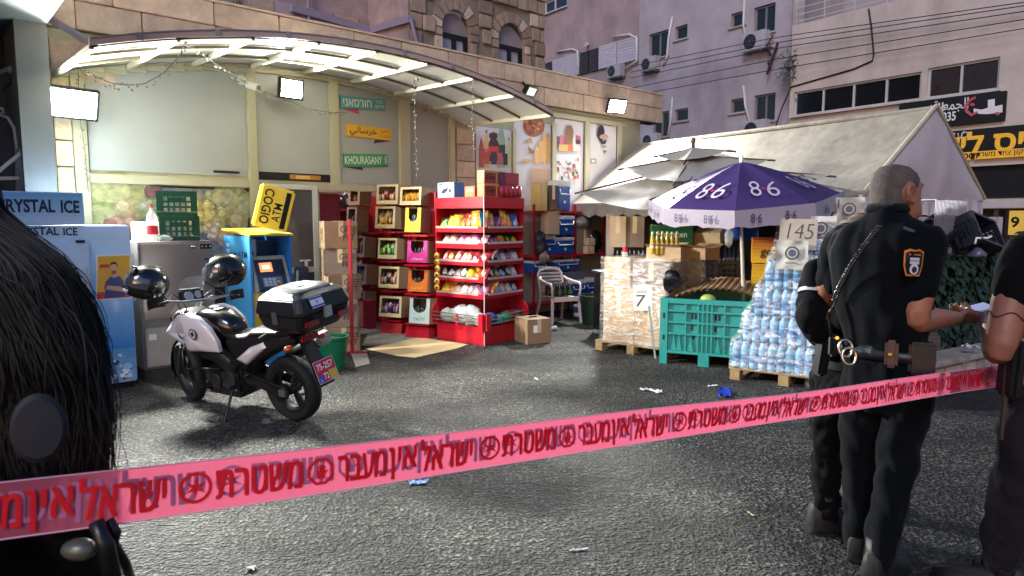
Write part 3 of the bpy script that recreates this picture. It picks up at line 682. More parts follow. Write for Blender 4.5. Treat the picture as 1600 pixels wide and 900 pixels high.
txt("\uFEB8\uFEDF\uFE8D"[::1], .5, .36, M_w, s1, on(s1, w1, h1, 1462, 172), bold=.01)
txt("03-3035", .8, .26, M_w, s1, on(s1, w1, h1, 1472, 184), bold=.02)
E_ = MB(); 
def onp(px, py, k=0): v = on(s1, w1, h1, px, py); return (v[0], v[1]-k*.001, v[2])
E_.poly([onp(*p) for p in ((1524, 178), (1524, 170), (1536, 172), (1546, 169), (1546, 157), (1557, 155), (1557, 167), (1569, 164), (1569, 176), (1545, 179))], '#d8d4d8')
E_.tube([onp(*p, 2) for p in ((1527, 153), (1518, 158), (1512, 166), (1513, 175), (1521, 181), (1530, 176))], .05, 5, '#b25560'); E_.poly([onp(1522+4*math.cos(t), 164+2.5*math.sin(t), 3) for t in [6.28*k/10 for k in range(10)]], '#b25560'); E_.poly([onp(1561+4*math.cos(t), 178+2.5*math.sin(t), 3) for t in [6.28*k/10 for k in range(10)]], '#b25560')
E_.build("emblem", M_print, s1)
s2, w2, h2 = street_sign((1470, 212, 1640, 186, 252, 236), "black sign with large yellow hebrew letters above the dark shutter", None, None, M_sgn)
M_y = mat("yellow_letter", '#c9962c', .5, emis=.15)
txt(heb("אופיס לידר"), 3.6, .62, M_y, s2, on(s2, w2, h2, 1562, 220), bold=.03)
txt(heb("ג'עפר"), .6, .22, M_w, s2, on(s2, w2, h2, 1497, 212), bold=.01)
a_ = on(s2, w2, h2, 1533, 243)
g = MB(); b_ = on(s2, w2, h2, 1526, 241); c_ = on(s2, w2, h2, 1620, 232); a0 = on(s2, w2, h2, 1500, 246)
g.bb(a0[0], b_[0]-.1, -.058, -.05, a_[2]-.11, a_[2]+.11); g.bb(b_[0], c_[0], -.058, -.05, a_[2]-.11, a_[2]+.11); g.build("stripe", M_y, s2)
txt("1001", .45, .16, M_blackflat, s2, ((a0[0]+b_[0]-.1)/2+.1, -.0595, a_[2]), bold=.02); txt(heb("מכירה ותיקון ציוד משרדי"), 1.9, .16, M_blackflat, s2, (b_[0]+.95, -.0595, a_[2]), bold=.01)
xa, xb = SP(1500, 300)[0], 13; zt = SP(1560, 258)[1]; zm = SP(1560, 318)[1]
g = MB()
for k in range(14): z = zm+.15+(zt-zm-.15)*(k+.5)/14; g.box((xa+xb)/2, .16, z, xb-xa, .02, (zt-zm)/14.6, (R(8), 0, 0))
g.build("roller_shutter", mat("shutter_dark", '#1a1a1f', .5), pk)
g = MB(); g.bb(xa, xb, .02, .2, zm-.12, zm+.12); g.build("lintel", mat("lintel_white", '#b8aeb2', .6, dirt=.2), pk)
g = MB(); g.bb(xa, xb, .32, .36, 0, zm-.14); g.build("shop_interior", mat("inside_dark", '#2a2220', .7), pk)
for (pa, pb, hgt, c_) in ((1549, 1556, 0, '#3a3234'), (1568, 1578, 0, '#211b1e')):
    g = MB(); g.bb(SP(pa, 350)[0], SP(pb, 350)[0], .1, .2, 0, zm-.14); g.build("door_post", mat("post"+c_, c_, .5), pk)
ys = thing("shop_sign", "yellow sign with a black number 9 in the lit doorway at the right edge", "sign", STREET.w(SP(1597, 350)[0], -OFFP+.06, SP(1597, 350)[1]), -53.6)
g = MB(); g.bb(-.33, .5, 0, .04, -.3, .36); g.build("board", mat("lit_yellow", '#d8b24a', .5, emis=.08), ys, bevel=.006)
txt("9", .2, .3, M_blackflat, ys, (-.18, -.002, .05), bold=.03); g = MB(); g.poly([(-.2, -.003, -.28), (.4, -.003, -.2), (.4, -.003, -.16), (-.1, -.003, -.2)], '#1a1512'); g.build("arrow_mark", M_print, ys)
g = MB(); g.bb(SP(1584, 380)[0], SP(1620, 380)[0], .22, .3, SP(1590, 384)[1], SP(1590, 372)[1]); g.build("lit_shelf", mat("lamp_amber", '#ffd9a0', emis=2.0), pk)

# ------------------------------------------------------------ air conditioners with their pipes
def ac_unit(px, py, w, label, pipe, off=0.0, sc=1.0):
    x, z = S(px, py)
    t = thing("air_conditioner", label, "air conditioner", STREET.w(x, -.02-off, z), -53.6, "air conditioners on the mauve block")
    W_, H_, D_ = .85*sc, .6*sc, .32
    g = MB(); g.bb(-W_/2, W_/2, -D_, 0, -H_/2, H_/2); g.build("housing", mat("ac_white", '#a8a5ac', .5, dirt=.2), t, bevel=.02)
    g = MB(); c0 = Vector((-W_*.16, -D_-.004, 0))
    g.lathe([(.0, 0), (.23*sc, 0), (.23*sc, .01)], 22, Matrix.Translation(c0) @ Matrix.Rotation(PI/2, 4, 'X')); g.build("fan_opening", M_black, t)
    g = MB()
    for r_ in (.06, .12, .18, .235): g.tube([c0+Vector((r_*sc*math.cos(6.283*k/20), -.018, r_*sc*math.sin(6.283*k/20))) for k in range(20)], .006, 4, closed=True)
    for k in range(6): a = PI*k/6; g.bar(c0+Vector((.23*sc*math.cos(a), -.02, .23*sc*math.sin(a))), c0-Vector((.23*sc*math.cos(a), .02, .23*sc*math.sin(a))), .008)
    g.build("fan_guard", mat("ac_grille", '#5c5b62', .5), t)
    for sx_ in (-.3, .3): g = MB(); g.bb(sx_-.02, sx_+.02, -D_, .02, -H_/2-.05, -H_/2-.003); g.build("bracket", M_steel, t)
    if pipe:
        pts = [Vector((S(a, b)[0]-x, -.04, S(a, b)[1]-z)) for a, b in pipe]; g = MB()
        g.tube(pts, .045, 8); g.build("pipe", M_pipe, t, smooth=True)
    return t
ac_unit(967, 112, 0, "white air conditioner below the right end of the louvred shutters", [(958, 58), (985, 54), (996, 60), (997, 95), (978, 108)], .0, .95)
ac_unit(1021, 101, 0, "white air conditioner under the large window next to the shutters", [(1052, 27), (1046, 60), (1044, 88), (1038, 102)], .0, .95)
ac_unit(1186, 66, 0, "white air conditioner under the topmost large window", [(1165, -5), (1163, 40), (1167, 62)], 0, 1.1)
ac_unit(1187, 203, 0, "white air conditioner just above the tent roof below a tall window", [(1163, 134), (1166, 165), (1174, 196)], 0, 1.1)
ac_unit(1023, 220, 0, "white air conditioner half hidden by the left part of the tent roof", [(1052, 152), (1050, 185), (1044, 220)], 0, .95)
t = thing("vent_pipe", "white bent pipe on the brown wall left of the shutters", "pipe", STREET.w(0, 0, 0), -53.6)
g = MB(); g.tube([Vector((S(a, b)[0], -.03, S(a, b)[1])) for a, b in ((870, 81), (895, 77), (903, 80), (905, 115))], .045, 8); g.build("pipe_run", M_pipe, t, smooth=True)
g = MB(); g.lathe([(.09, 0), (.09, .12), (.06, .12), (.06, .02)], 14, Matrix.Translation(Vector((S(919, 70)[0], -.02, S(919, 70)[1]))) @ Matrix.Rotation(PI/2, 4, 'X')); g.build("vent_cap", M_pipe, t)
# iron bracket at the building joint, cable and weeds
t = thing("iron_bracket", "rusty folded iron bracket beside the joint of the two buildings", "bracket", STREET.w(0, 0, 0), -53.6)
g = MB()
for a, b in (((1212, 56), (1203, 78)), ((1203, 78), (1212, 88)), ((1219, 68), (1206, 118)), ((1204, 98), (1211, 108)), ((1206, 75), (1216, 78))):
    p, q = S(*a), S(*b); g.bar((p[0], -.15, p[1]), (q[0], -.3, q[1]), .06)
g.build("iron_bar", mat("rusty_iron", '#3a2c30', .7), t)
def wire(label, pts, r, name="cable", cat="cable", group="cables strung across the street buildings", m_=M_wire):
    g = MB(); g.tube(pts, r, 5); o = g.build(name, m_); tag(o, label, cat, group); return o
for i, (ya, yb, yc, lab) in enumerate(((104, 58, -2, "uppermost"), (113, 66, 3, "second"), (122, 75, 12, "third"), (138, 92, 24, "fourth"), (150, 108, 38, "lowest"))):
    pts = []
    for k in range(13):
        px = 985+(1640-985)*k/12; y = ya+(yb-ya)*(px-985)/(1215-985) if px < 1215 else yb+(yc-yb)*(px-1215)/(1640-1215)
        pts.append(STREET.w(S(px, y, .6)[0], -.6, S(px, y, .6)[1]))
    wire("%s black cable of the five crossing the mauve and pink walls" % lab, pts, .014)
wire("black drop cable hanging from the balcony and bending along the pink wall", [STREET.w(SP(a, b)[0], -OFFP-.03, SP(a, b)[1]) for a, b in ((1358, 14), (1362, 40), (1366, 85), (1364, 95), (1335, 108), (1300, 118), (1237, 136), (1222, 170), (1212, 200))], .025)
wd = thing("wall_weed", "green weed growing from the joint between the two street buildings", "plant", STREET.w(SP(1232, 110)[0], -OFFP-.02, SP(1232, 118)[1]))
g = MB()
for i in range(150):
    c0 = Vector((rs.gauss(0, .22), rs.uniform(-.25, .02), rs.gauss(.25, .35))); d = Vector((rs.uniform(-1, 1), rs.uniform(-1, 1), rs.uniform(-1, .6))).normalized()*.12; e = d.orthogonal().normalized()*.03
    g.quad(c0-d, c0+e, c0+d, c0-e)
g.build("foliage", mat("weed_leaf", '#4d5a48', .7, var=.3), wd)
# ============================================================ FLOODLIGHTS, CAMERAS AND FAIRY LIGHTS
def floodlight(px, py, off, w, h, yaw, pitch, power, label, body=M_black, arm=None, spread=150):
    x, z = F(px, py, off)
    t = thing("floodlight", label, "floodlight", SHOP.w(x, -off, z), 0, "floodlights on the shop")
    t.rotation_euler = (R(pitch), 0, R(42+yaw))
    g = MB(); fr = .025
    g.bb(-w/2-fr, w/2+fr, 0, .05, -h/2-fr, h/2+fr); 
    for a, b, c, d in ((-w/2-fr, w/2+fr, h/2, h/2+fr), (-w/2-fr, w/2+fr, -h/2-fr, -h/2), (-w/2-fr, -w/2, -h/2, h/2), (w/2, w/2+fr, -h/2, h/2)): g.bb(a, b, -.02, 0, c, d)
    g.build("housing", body, t, bevel=.004)
    g = MB()
    for k in range(7): g.bb(-w/2+w*k/6.5, -w/2+w*k/6.5+.012, .052, .09, -h/2, h/2)
    g.build("cooling_fin", body, t)["kind"] = "stuff"
    g = MB(); g.quad((-w/2, -.008, -h/2), (w/2, -.008, -h/2), (w/2, -.008, h/2), (-w/2, -.008, h/2))
    g.build("lens", mat("lamp_led_%g" % power, '#fbfff2', emis=30) if power > 1 else mat("lens_faint_glow", '#cfd4c8', .2, emis=.4), t)  # unlit lens emits a little in place of its dim reflection
    g = MB(); g.bar((0, .09, 0), (0, arm or .25, .04), .03); g.build("arm", body, t)
    if power > 1:
        ld = bpy.data.lights.new("led", 'AREA'); ld.shape = 'RECTANGLE'; ld.size = w; ld.size_y = h; ld.energy = power*w*h*PI*.8; ld.spread = R(spread); ld.color = (1.0, 1.0, .93)
        lo = bpy.data.objects.new("led", ld); COL.objects.link(lo); lo.parent = t; lo.location = (0, -.014, 0); lo.rotation_euler = (-PI/2, 0, 0)
    return t
floodlight(107, 161, .3, .50, .27, 8, 20, 1050, "largest lit floodlight, on the rough stone pilaster at the left end of the shop", arm=.26)
floodlight(455, 139, .3, .27, .20, 4, 8, 560, "lit floodlight hanging under the canopy above the white shutter panel", arm=.28, spread=175)
floodlight(964, 166, .3, .34, .22, -20, 24, 1050, "lit floodlight under the right end of the limestone parapet", arm=.25)
floodlight(830, 143, .3, .22, .13, 10, 35, .4, "small dark unlit floodlight on the parapet above the canopy's right end")
def cctv(px, py, off, label, yaw):
    x, z = F(px, py, off); t = thing("security_camera", label, "camera", SHOP.w(x, -off, z), 42+yaw, "security cameras")
    g = MB(); g.lathe([(.06, 0), (.06, .02), (.045, .05), (.0, .06)], 16, Matrix.Translation((0, off-.06, .06)) @ Matrix.Rotation(PI/2, 4, 'X')); g.build("mount", M_pipe, t, smooth=R(40))
    g = MB(); g.lathe([(.03, 0), (.042, .01), (.042, .15), (.035, .17)], 16, Matrix.Translation((0, .05, 0)) @ Matrix.Rotation(R(105), 4, 'X')); g.build("camera_body", M_white_flat, t, smooth=R(40))
    g = MB(); g.lathe([(.0, 0), (.03, 0), (.03, .01)], 14, Matrix.Translation((0, -.115, -.045)) @ Matrix.Rotation(R(105), 4, 'X')); g.build("camera_lens", M_glassdark, t)
cctv(391, 132, .2, "white dome and barrel security camera on the cream post beside the middle floodlight", 30)
M_bulb = mat("fairy_bulb", '#8a8a82', .3)
def fairy(pts, label, n):
    P_ = [Vector(p) for p in pts]; fine = []
    for a, b in zip(P_, P_[1:]):
        for k in range(8): fine.append(a.lerp(b, k/8))
    fine.append(P_[-1]); t = thing("fairy_lights", label, "fairy lights", fine[0], 0, "strings of fairy lights")
    o = fine[0]; g = MB(); g.tube([p-o for p in fine], .0035, 4); g.build("wire", mat("fairy_wire", '#4c4a42', .6), t)
    g = MB(); rr = random.Random(n)
    for k in range(n):
        p = fine[int(k*(len(fine)-1)/n)]-o+Vector((rr.uniform(-.02, .02), rr.uniform(-.02, .02), rr.uniform(-.05, .01))); g.ball(p, .012, 5, 4)
    b = g.build("bulbs", M_bulb, t); b["kind"] = "stuff"
def fp3(px, py, off): a = F(px, py, off); return SHOP.w(a[0], -off, a[1])
fairy([fp3(*q) for q in ((135, 108, 1.6), (150, 120, 1.65), (175, 130, 1.7), (200, 133, 1.75), (225, 131, 1.8), (255, 115, 1.8), (280, 88, 1.8), (290, 65, 1.8))], "string of fairy lights sagging from the left end of the canopy edge", 40)
fairy([fp3(*q) for q in ((290, 65, 1.8), (315, 85, 1.4), (345, 105, .9), (375, 124, .3), (405, 140, .1), (435, 152, .1), (480, 170, .08), (520, 176, .08), (545, 175, .08))], "string of fairy lights running from the canopy edge to the teal sign", 50)
fairy([fp3(*q) for q in ((78, 90, .1), (76, 140, .1), (79, 200, .1), (82, 250, .1), (84, 330, .1))], "string of fairy lights hanging down the corner left of the rough stone pilaster", 40)
fairy([fp3(*q) for q in ((122, 105, .15), (124, 180, .15), (132, 230, .1), (138, 300, .1))], "string of fairy lights hanging down the cream post right of the stone pilaster", 34)
fairy([fp3(*q) for q in ((652, 120, 1.2), (646, 130, 1.2), (648, 170, 1.0), (650, 230, .9), (652, 280, .9))], "string of fairy lights dangling from a canopy rib in front of the blank panel", 26)
fairy([fp3(*q) for q in ((738, 118, 1.8), (738, 160, 1.7), (739, 200, 1.6), (741, 240, 1.6))], "string of fairy lights hanging from the canopy in front of the stone strip", 22)
# metal frame in the dark alley and cables on the side building
t = thing("metal_frame", "pale metal trestle leaning in the dark alley at the left edge", "trestle", P(10, 250, 6.3))
g = MB()
def d_(px, py, Y): return P(px, py, Y)-P(10, 250, 6.3)
g.bar(d_(-5, 270, 6.3), d_(34, 238, 6.4), .03); g.bar(d_(34, 232, 6.4), d_(38, 420, 6.4), .035); g.bar(d_(-5, 279, 6.35), d_(33, 278, 6.4), .03); g.bar(d_(29, 232, 6.4), d_(31, 420, 6.42), .03)
g.build("frame", M_steel, t)
t = thing("wall_lamp", "small white bulkhead lamp with a cable on the side wall", "lamp", P(20, 110, 6.6))
g = MB(); g.ball((0, 0, 0), (.05, .05, .04), 12, 8); g.tube([(-.02, 0, 0), (-.1, .05, .02), (-.2, .1, .0)], .02, 6); g.build("fitting", M_pipe, t, smooth=True)
g = MB(); g.tube([(-.02, 0, -.02), (-.03, 0, -.12), (-.12, .02, -.2)], .008, 5); g.build("wire", M_wire, t)
t = thing("water_pipe", "thin white pipe running down the side wall by the alley", "pipe", P(0, 180, 6.5))
g = MB(); g.tube([P(a, b, 6.5)-P(0, 180, 6.5) for a, b in ((-5, 168), (4, 170), (6, 176), (-4, 178), (12, 184), (22, 200), (26, 230), (27, 300))], .014, 6); g.build("pipe_run", M_pipe, t, smooth=True)

# ============================================================ ICE FREEZER
lc = SHOP.loc(G(217, 604)); YF = lc.y; OFFF = -YF
fx1 = lc.x; fx0 = F(-40, 480, OFFF)[0]; fzt = F(215, 352, OFFF)[1]; FW = fx1-fx0
M_fr = mat("freezer_enamel", '#a6bddb', .35, var=.08, dirt=.12)
fz = thing("ice_freezer", "big blue ice freezer with a header board reading CRYSTAL ICE", "freezer", SHOP.w(fx0, YF, 0), 42)
g = MB(); g.bb(0, FW, .02, .85, .06, fzt); g.build("cabinet", M_fr, fz, bevel=.012)
g = MB(); g.bb(.05, FW-.05, .06, .8, 0, .06); g.build("plinth", M_dark, fz)
hx = F(130, 320, OFFF-.02)[0]-fx0; hz1 = F(130, 301, OFFF)[1]
g = MB(); g.bb(-.1, hx, .0, .06, fzt+.004, hz1); g.build("header_board", M_fr, fz, bevel=.006)
PR = MB()
def grad(x0, x1, z0, z1, c0, c1, y, n=10):
    a, b = lin(c0), lin(c1)
    for i in range(n):
        f = (i+.5)/n; PR.quad((x0, y, z0+(z1-z0)*i/n), (x1, y, z0+(z1-z0)*i/n), (x1, y, z0+(z1-z0)*(i+1)/n), (x0, y, z0+(z1-z0)*(i+1)/n), tuple(a[k]+(b[k]-a[k])*f for k in range(3)))
ice0 = F(190, 604, OFFF)[1]+.06; ice1 = F(190, 545, OFFF)[1]
grad(.01, FW-.01, ice1, fzt-.32, '#2f78bc', '#9cc0e4', .016, 24); grad(.01, FW-.01, fzt-.32, fzt-.01, '#9cc0e4', '#b4cbe6', .016, 6)
grad(.01, FW-.01, .08, ice1, '#7fa8cc', '#4f86b8', .016, 3)
rf = random.Random(11)
for i in range(240):
    x = rf.uniform(.04, FW-.06); z = .1+abs(rf.gauss(0, .11)); r_ = rf.uniform(.015, .045)
    if z > ice1: continue
    n = rf.randint(4, 6); a0 = rf.uniform(0, 6); PR.poly([(x+r_*math.cos(a0+6.283*k/n)*rf.uniform(.7, 1.2), .0155-i*.00001, z+r_*math.sin(a0+6.283*k/n)*rf.uniform(.6, 1)) for k in range(n)], rf.choice(['#c8dcea', '#9cc0dc', '#3c6c9c', '#224a74', '#e6eef4', '#6c9cc4']))
PR.build("ice_print", M_printgloss, fz)
PR = MB(); grad(-.09, hx-.01, fzt+.01, hz1-.01, '#b0c8e6', '#62a0d6', -.003, 8); PR.build("header_print", M_printgloss, fz)
M_navy = mat("navy_letter", '#141c38', .4)
def ftxt(s_, pa, pb, pt, pb_, y, bold=.02):
    a = F(pa, (pt+pb_)/2, OFFF-y); b = F(pb, (pt+pb_)/2, OFFF-y); zc = F((pa+pb)/2, (pt+pb_)/2, OFFF-y)[1]; hh = F((pa+pb)/2, pt, OFFF-y)[1]-F((pa+pb)/2, pb_, OFFF-y)[1]
    txt(s_, b[0]-a[0], hh, M_navy, fz, ((a[0]+b[0])/2-fx0, y, zc), bold=bold)
ftxt("CRYSTAL", -8, 86, 311, 332, -.006, .03); ftxt("ICE", 95, 124, 313, 333, -.006, .03); ftxt("CRYSTAL", 17, 92, 355, 368, .012, .02); ftxt("ICE", 99, 121, 356, 368, .012, .02)
dx = F(142, 450, OFFF)[0]-fx0; dz = F(142, 380, OFFF)[1]
g = MB(); g.bb(-.05, dx, -.03, .012, .32, dz); g.build("door", mat("freezer_door", '#aac0de', .35, var=.08, dirt=.1), fz, bevel=.01)
g = MB(); g.bb(dx-.1, dx-.03, -.035, -.0, dz+.008, dz+.03); g.bb(dx-.3, dx-.27, -.034, -.031, dz-.2, dz-.18); g.bb(dx-.26, dx-.235, -.034, -.031, dz-.33, dz-.31); g.build("hinge", M_black, fz)
g = MB(); g.bb(dx-.05, dx-.03, -.06, -.031, 1.0, 1.2); g.build("handle", M_alu, fz, bevel=.006)
# poster of a man in a blue shirt (flat print)
PR = MB(); yy = .013
def fpp(pts, col):
    global yy
    yy -= .00015
    PR.poly([(F(a, b, OFFF)[0]-fx0, yy, F(a, b, OFFF)[1]) for a, b in pts], col)
fpp([(150, 470), (206, 466), (204, 397), (151, 399)], '#cdc8c0'); fpp([(152, 468), (204, 464), (203, 399), (153, 401)], '#bf8f22')
for i in range(30): a = rf.uniform(155, 198); b = rf.uniform(402, 440); r_ = rf.uniform(.8, 2.5); fpp([(a, b), (a+r_, b+.5), (a+r_*.8, b-r_), (a+.2, b-r_*.7)], rf.choice(['#b2821c', '#cfa030', '#a87818']))
fpp([(152, 468), (204, 464), (204, 453), (152, 457)], '#a02838')
fpp([(164, 466), (196, 464), (193, 440), (188, 432), (181, 430), (172, 433), (166, 442)], '#2a2f68'); fpp([(163, 452), (168, 453), (169, 436), (165, 442)], '#2a2f68'); fpp([(175, 434), (184, 433), (182, 425), (177, 425)], '#a87a5c')
fpp([(178+6*math.cos(t)*.85, 419-8.5*math.sin(t)) for t in [6.283*k/14 for k in range(14)]], '#b5876a'); fpp([(172.5, 417), (173, 411), (177, 409), (182, 410), (184, 414), (184, 419), (182, 413), (175, 413)], '#2c201c'); fpp([(174, 423), (182, 423), (180, 428), (176, 428)], '#4a3428')
fpp([(165, 452), (192, 456), (190, 448), (168, 446)], '#b08264'); fpp([(155, 419), (171, 418), (171, 413), (157, 413)], '#b8281c')
PR.build("man_poster", M_print, fz)
g = MB(); g.bb(F(206, 420, OFFF)[0]-fx0+.01, F(206, 420, OFFF)[0]-fx0+.016, .0, .012, .85, 1.3); g.build("poster_tape", M_alu, fz)

# ============================================================ STEEL CABINET
OC = OFFF-.12
cx0, cx1 = F(221, 480, OC)[0], F(338, 480, OC)[0]; czt = F(280, 377, OC)[1]; CW = cx1-cx0
M_ss = mat("stainless", '#b3a59e', .3, metal=.95, var=.03, vs=2)
cb = thing("steel_cabinet", "stainless steel cooler cabinet with control buttons, between the freezer and the blue machine", "cabinet", SHOP.w(cx0, -OC, 0), 42)
g = MB(); g.bb(0, CW, .02, .62, .12, czt); g.build("body", mat("steel_side", '#8d8a88', .4, metal=.7), cb, bevel=.008)
zg = F(240, 508, OC)[1]
g = MB(); g.bb(.02, CW-.02, -.012, .018, zg+.06, czt-.02); g.build("door", M_ss, cb, bevel=.008)
g = MB(); g.bb(.02, CW-.02, -.01, .018, .15, zg-.03); g.build("lower_panel", mat("beige_enamel", '#a99f92', .5, dirt=.2), cb, bevel=.008)
g = MB(); g.bb(.0, CW, .0, .6, 0, .118); g.build("plinth", mat("plinth_dark", '#3a3230', .8), cb)
for q in ((297, 304, 383, 388), (312, 330, 381, 389)):
    a, b = F(q[0], 385, OC)[0]-cx0, F(q[1], 385, OC)[0]-cx0; g = MB(); g.bb(a, b, -.022, -.0125, F(310, q[3], OC)[1], F(310, q[2], OC)[1]); o = g.build("control_panel", M_blackflat, cb, bevel=.004)
    for k in range(3): g = MB(); xk = a+(b-a)*(k+.5)/3; zk = F(310, 385, OC)[1]; g.ball((xk, -.023, zk), .008, 8, 6); g.build("button", M_alu, o)
g = MB(); g.bb(.05, .12, -.013, -.0105, zg-.15, zg-.09); g.build("sticker", M_white_flat, cb)
def on_cab(px, off): return F(px, 360, off)[0]
# cola bottle
bx = F(239, 377, OC-.2)
bt = thing("plastic_bottle", "empty clear plastic bottle with red label and cap standing on the steel cabinet", "bottle", SHOP.w(F(239, 375, OC-.2)[0], -(OC-.2), czt), 42)
M_pet = mat("clear_plastic", '#dfe8e4', .08, var=.02, alpha=.42, spec=.8)
g = MB(); g.lathe([(.0, 0), (.045, .0), (.05, .02), (.05, .13), (.047, .16), (.052, .22), (.045, .26), (.02, .31), (.014, .325), (.014, .345)], 18); g.build("body", M_pet, bt, smooth=R(50))
g = MB(); g.lathe([(.0505, .07), (.0515, .08), (.0515, .15), (.0505, .16)], 18); g.build("label", mat("red_label", '#b8222c', .35), bt)
g = MB(); g.lathe([(.017, .34), (.017, .365), (0, .366)], 14); g.build("cap", mat("red_cap", '#c01d2c', .4), bt)
# green crates
def crate(name, label, loc, rz, w, d, h, m_, cat="crate", group=None, nx=7, nz=3):
    t = thing(name, label, cat, loc, rz, group)
    g = MB(); tk = .02
    g.bb(-w/2, w/2, -d/2, d/2, 0, tk); g.build("base", m_, t)
    def wall(M, L_, nm):
        g = MB()
        g.box(0, 0, .02, L_, tk, .04); g.box(0, 0, h-.025, L_, tk*1.4, .05)
        g.box(-L_/2+.025, 0, h/2, .05, tk*1.2, h-.1); g.box(L_/2-.025, 0, h/2, .05, tk*1.2, h-.1)
        for i in range(1, nx): g.box(-L_/2+L_*i/nx, 0, h*.5, .014, tk*.9, h-.1)
        for i in range(1, nz): g.box(0, .0, .04+(h-.09)*i/nz, L_-.1, tk*.7, .014)
        g.box(0, 0, h*.68, L_*.45, tk*.8, h*.14)
        for v in g.v: v.x, v.y, v.z = (M @ v)
        g.build(nm, m_, t)
    wall(Matrix.Translation((0, -d/2+.012, 0)), w, "front_panel"); wall(Matrix.Translation((0, d/2-.012, 0)), w, "back_panel")
    wall(Matrix.Translation((-w/2+.0125, 0, .001)) @ Matrix.Rotation(PI/2, 4, 'Z'), d-.05, "side_panel"); wall(Matrix.Translation((w/2-.0125, 0, .001)) @ Matrix.Rotation(PI/2, 4, 'Z'), d-.05, "side_panel")
    return t
M_gcr = mat("green_crate", '#12492f', .45, var=.12)
q = F(284, 372, OC-.3); ch = (F(280, 300, OC-.3)[1]-czt)/2
crate("plastic_crate", "lower green plastic crate on the steel cabinet", SHOP.w(q[0]-.02, -(OC-.3), czt+.001), 28, .38, .3, ch, M_gcr, group="green crates on the steel cabinet")
crate("plastic_crate", "upper green plastic crate stacked on the steel cabinet", SHOP.w(q[0]-.03, -(OC-.3), czt+.002+ch), 26, .38, .3, ch, M_gcr, group="green crates on the steel cabinet")
t = thing("plastic_bag", "crumpled clear bag beside the bottle on the steel cabinet", "bag", SHOP.w(F(256, 374, OC-.15)[0], -(OC-.15), czt+.03), 10)
g = MB(); g.ball((0, 0, 0), (.08, .06, .03), 10, 6)
for v in g.v: v += noise.noise_vector(v*30)*.02
g.build("film", M_pet, t)
t = thing("white_box", "small white box on the steel cabinet behind the bottle", "box", SHOP.w(F(228, 362, OC-.45)[0], -(OC-.45), czt), 42)
g = MB(); g.bb(-.12, .14, -.08, .08, 0, .2); g.build("carton", M_white_flat, t, bevel=.006)

# ============================================================ BLUE ATM
AT = P(392, 440, 7.05); AT.z = 0
atm = thing("cash_machine", "blue cash machine booth with a yellow top and a small orange screen", "ATM", AT, 54)
M_abl = mat("atm_blue", '#1f5fa8', .35, var=.06); M_alb = mat("atm_light_blue", '#3f8ec4', .35, var=.06); M_ayl = mat("atm_yellow", '#c9b032', .4)
AW, AD, AH = .52, .5, 1.46
g = MB(); g.bb(0, .03, 0, AD, 0, AH); g.build("side_panel", M_alb, atm, bevel=.004); g = MB(); g.bb(AW-.03, AW, 0, AD, 0, AH); g.build("side_panel", M_abl, atm, bevel=.004)
g = MB(); g.bb(.03, AW-.03, AD-.03, AD, 0, AH); g.bb(.03, AW-.03, .2, .23, .5, AH-.05); g.build("back_panel", M_abl, atm)
g = MB(); g.extr([(-.01, -.02, AH), (AW+.01, -.02, AH), (AW+.01, AD, AH+.06), (-.01, AD, AH+.06)], (0, 0, .02)); g.build("top", M_ayl, atm)
g = MB(); g.bb(.03, AW-.03, .002, .2, 0, .86); g.build("lower_body", M_alb, atm, bevel=.004)
PR = MB(); PR.poly([(.03, .0, .86), (.3, .0, .86), (.12, .0, .5), (.03, .0, .42)], '#c9a22c'); PR.poly([(.05, -.001, .86), (.2, -.001, .86), (.06, -.001, .58)], '#d8c060'); PR.poly([(.3, -.001, .86), (.36, -.001, .86), (.12, -.001, .44), (.05, -.001, .4)], '#1d4f8c')
for i, (x_, z_, r_) in enumerate(((.12, .36, .05), (.32, .5, .06), (.2, .2, .08), (.4, .3, .05))): disc(PR, x_, z_, r_, r_, -.0012, '#2a7fb8'); disc(PR, x_, z_, r_*.7, r_*.7, -.0016, '#1f5fa0'); disc(PR, x_, z_, r_*.35, r_*.35, -.002, '#7fb8dc')
PR.build("swirl_print", M_print, atm)
g = MB(); g.extr([(.06, .2, .84), (.06, -.03, .88), (.06, .08, 1.2), (.06, .2, 1.2)], (AW-.12, 0, 0)); tm = g.build("terminal", mat("atm_slate", '#27384e', .4), atm, bevel=.008)
g = MB(); g.extr([(.045, .2, .84), (.045, -.045, .87), (.045, .07, 1.225), (.045, .2, 1.225)], (.03, 0, 0)); g.extr([(AW-.075, .2, .84), (AW-.075, -.045, .87), (AW-.075, .07, 1.225), (AW-.075, .2, 1.225)], (.03, 0, 0)); g.bar((.06, .08, 1.222), (AW-.06, .08, 1.222), .04); g.build("bezel", mat("bezel_grey", '#8c948c', .4), atm)
nrm = Vector((0, -.32, .11)).normalized()*.006
def tface(u, v): return Vector((.06+(AW-.12)*u, -.03+.11*v, .88+.32*v))+nrm
def tq(a, b, c, d): return [tface(a, c), tface(b, c), tface(b, d), tface(a, d)]
g = MB(); g.quad(*tq(.2, .58, .6, .9)); g.build("screen", mat("screen_orange", '#e8764a', emis=.9), atm)
g = MB(); g.quad(*tq(.28, .5, .7, .82)); g.cur = None; [setattr(v, 'y', v.y-.003) for v in g.v]; g.build("screen_text", mat("screen_pale", '#ffd8c0', emis=.9), atm)
PR = MB(); PR.poly(tq(.66, .95, .5, .92), '#15202c'); PR.poly(tq(.2, .8, .1, .42), '#5b6a86')
for i in range(4):
    for j in range(3): q = [v+nrm*.3 for v in tq(.24+i*.13, .34+i*.13, .13+j*.09, .2+j*.09)]; PR.poly(q, '#a8b0bc' if i < 3 else ['#c03a30', '#c9b032', '#3f9a4a'][j])
PR.build("keypad", M_print, atm)
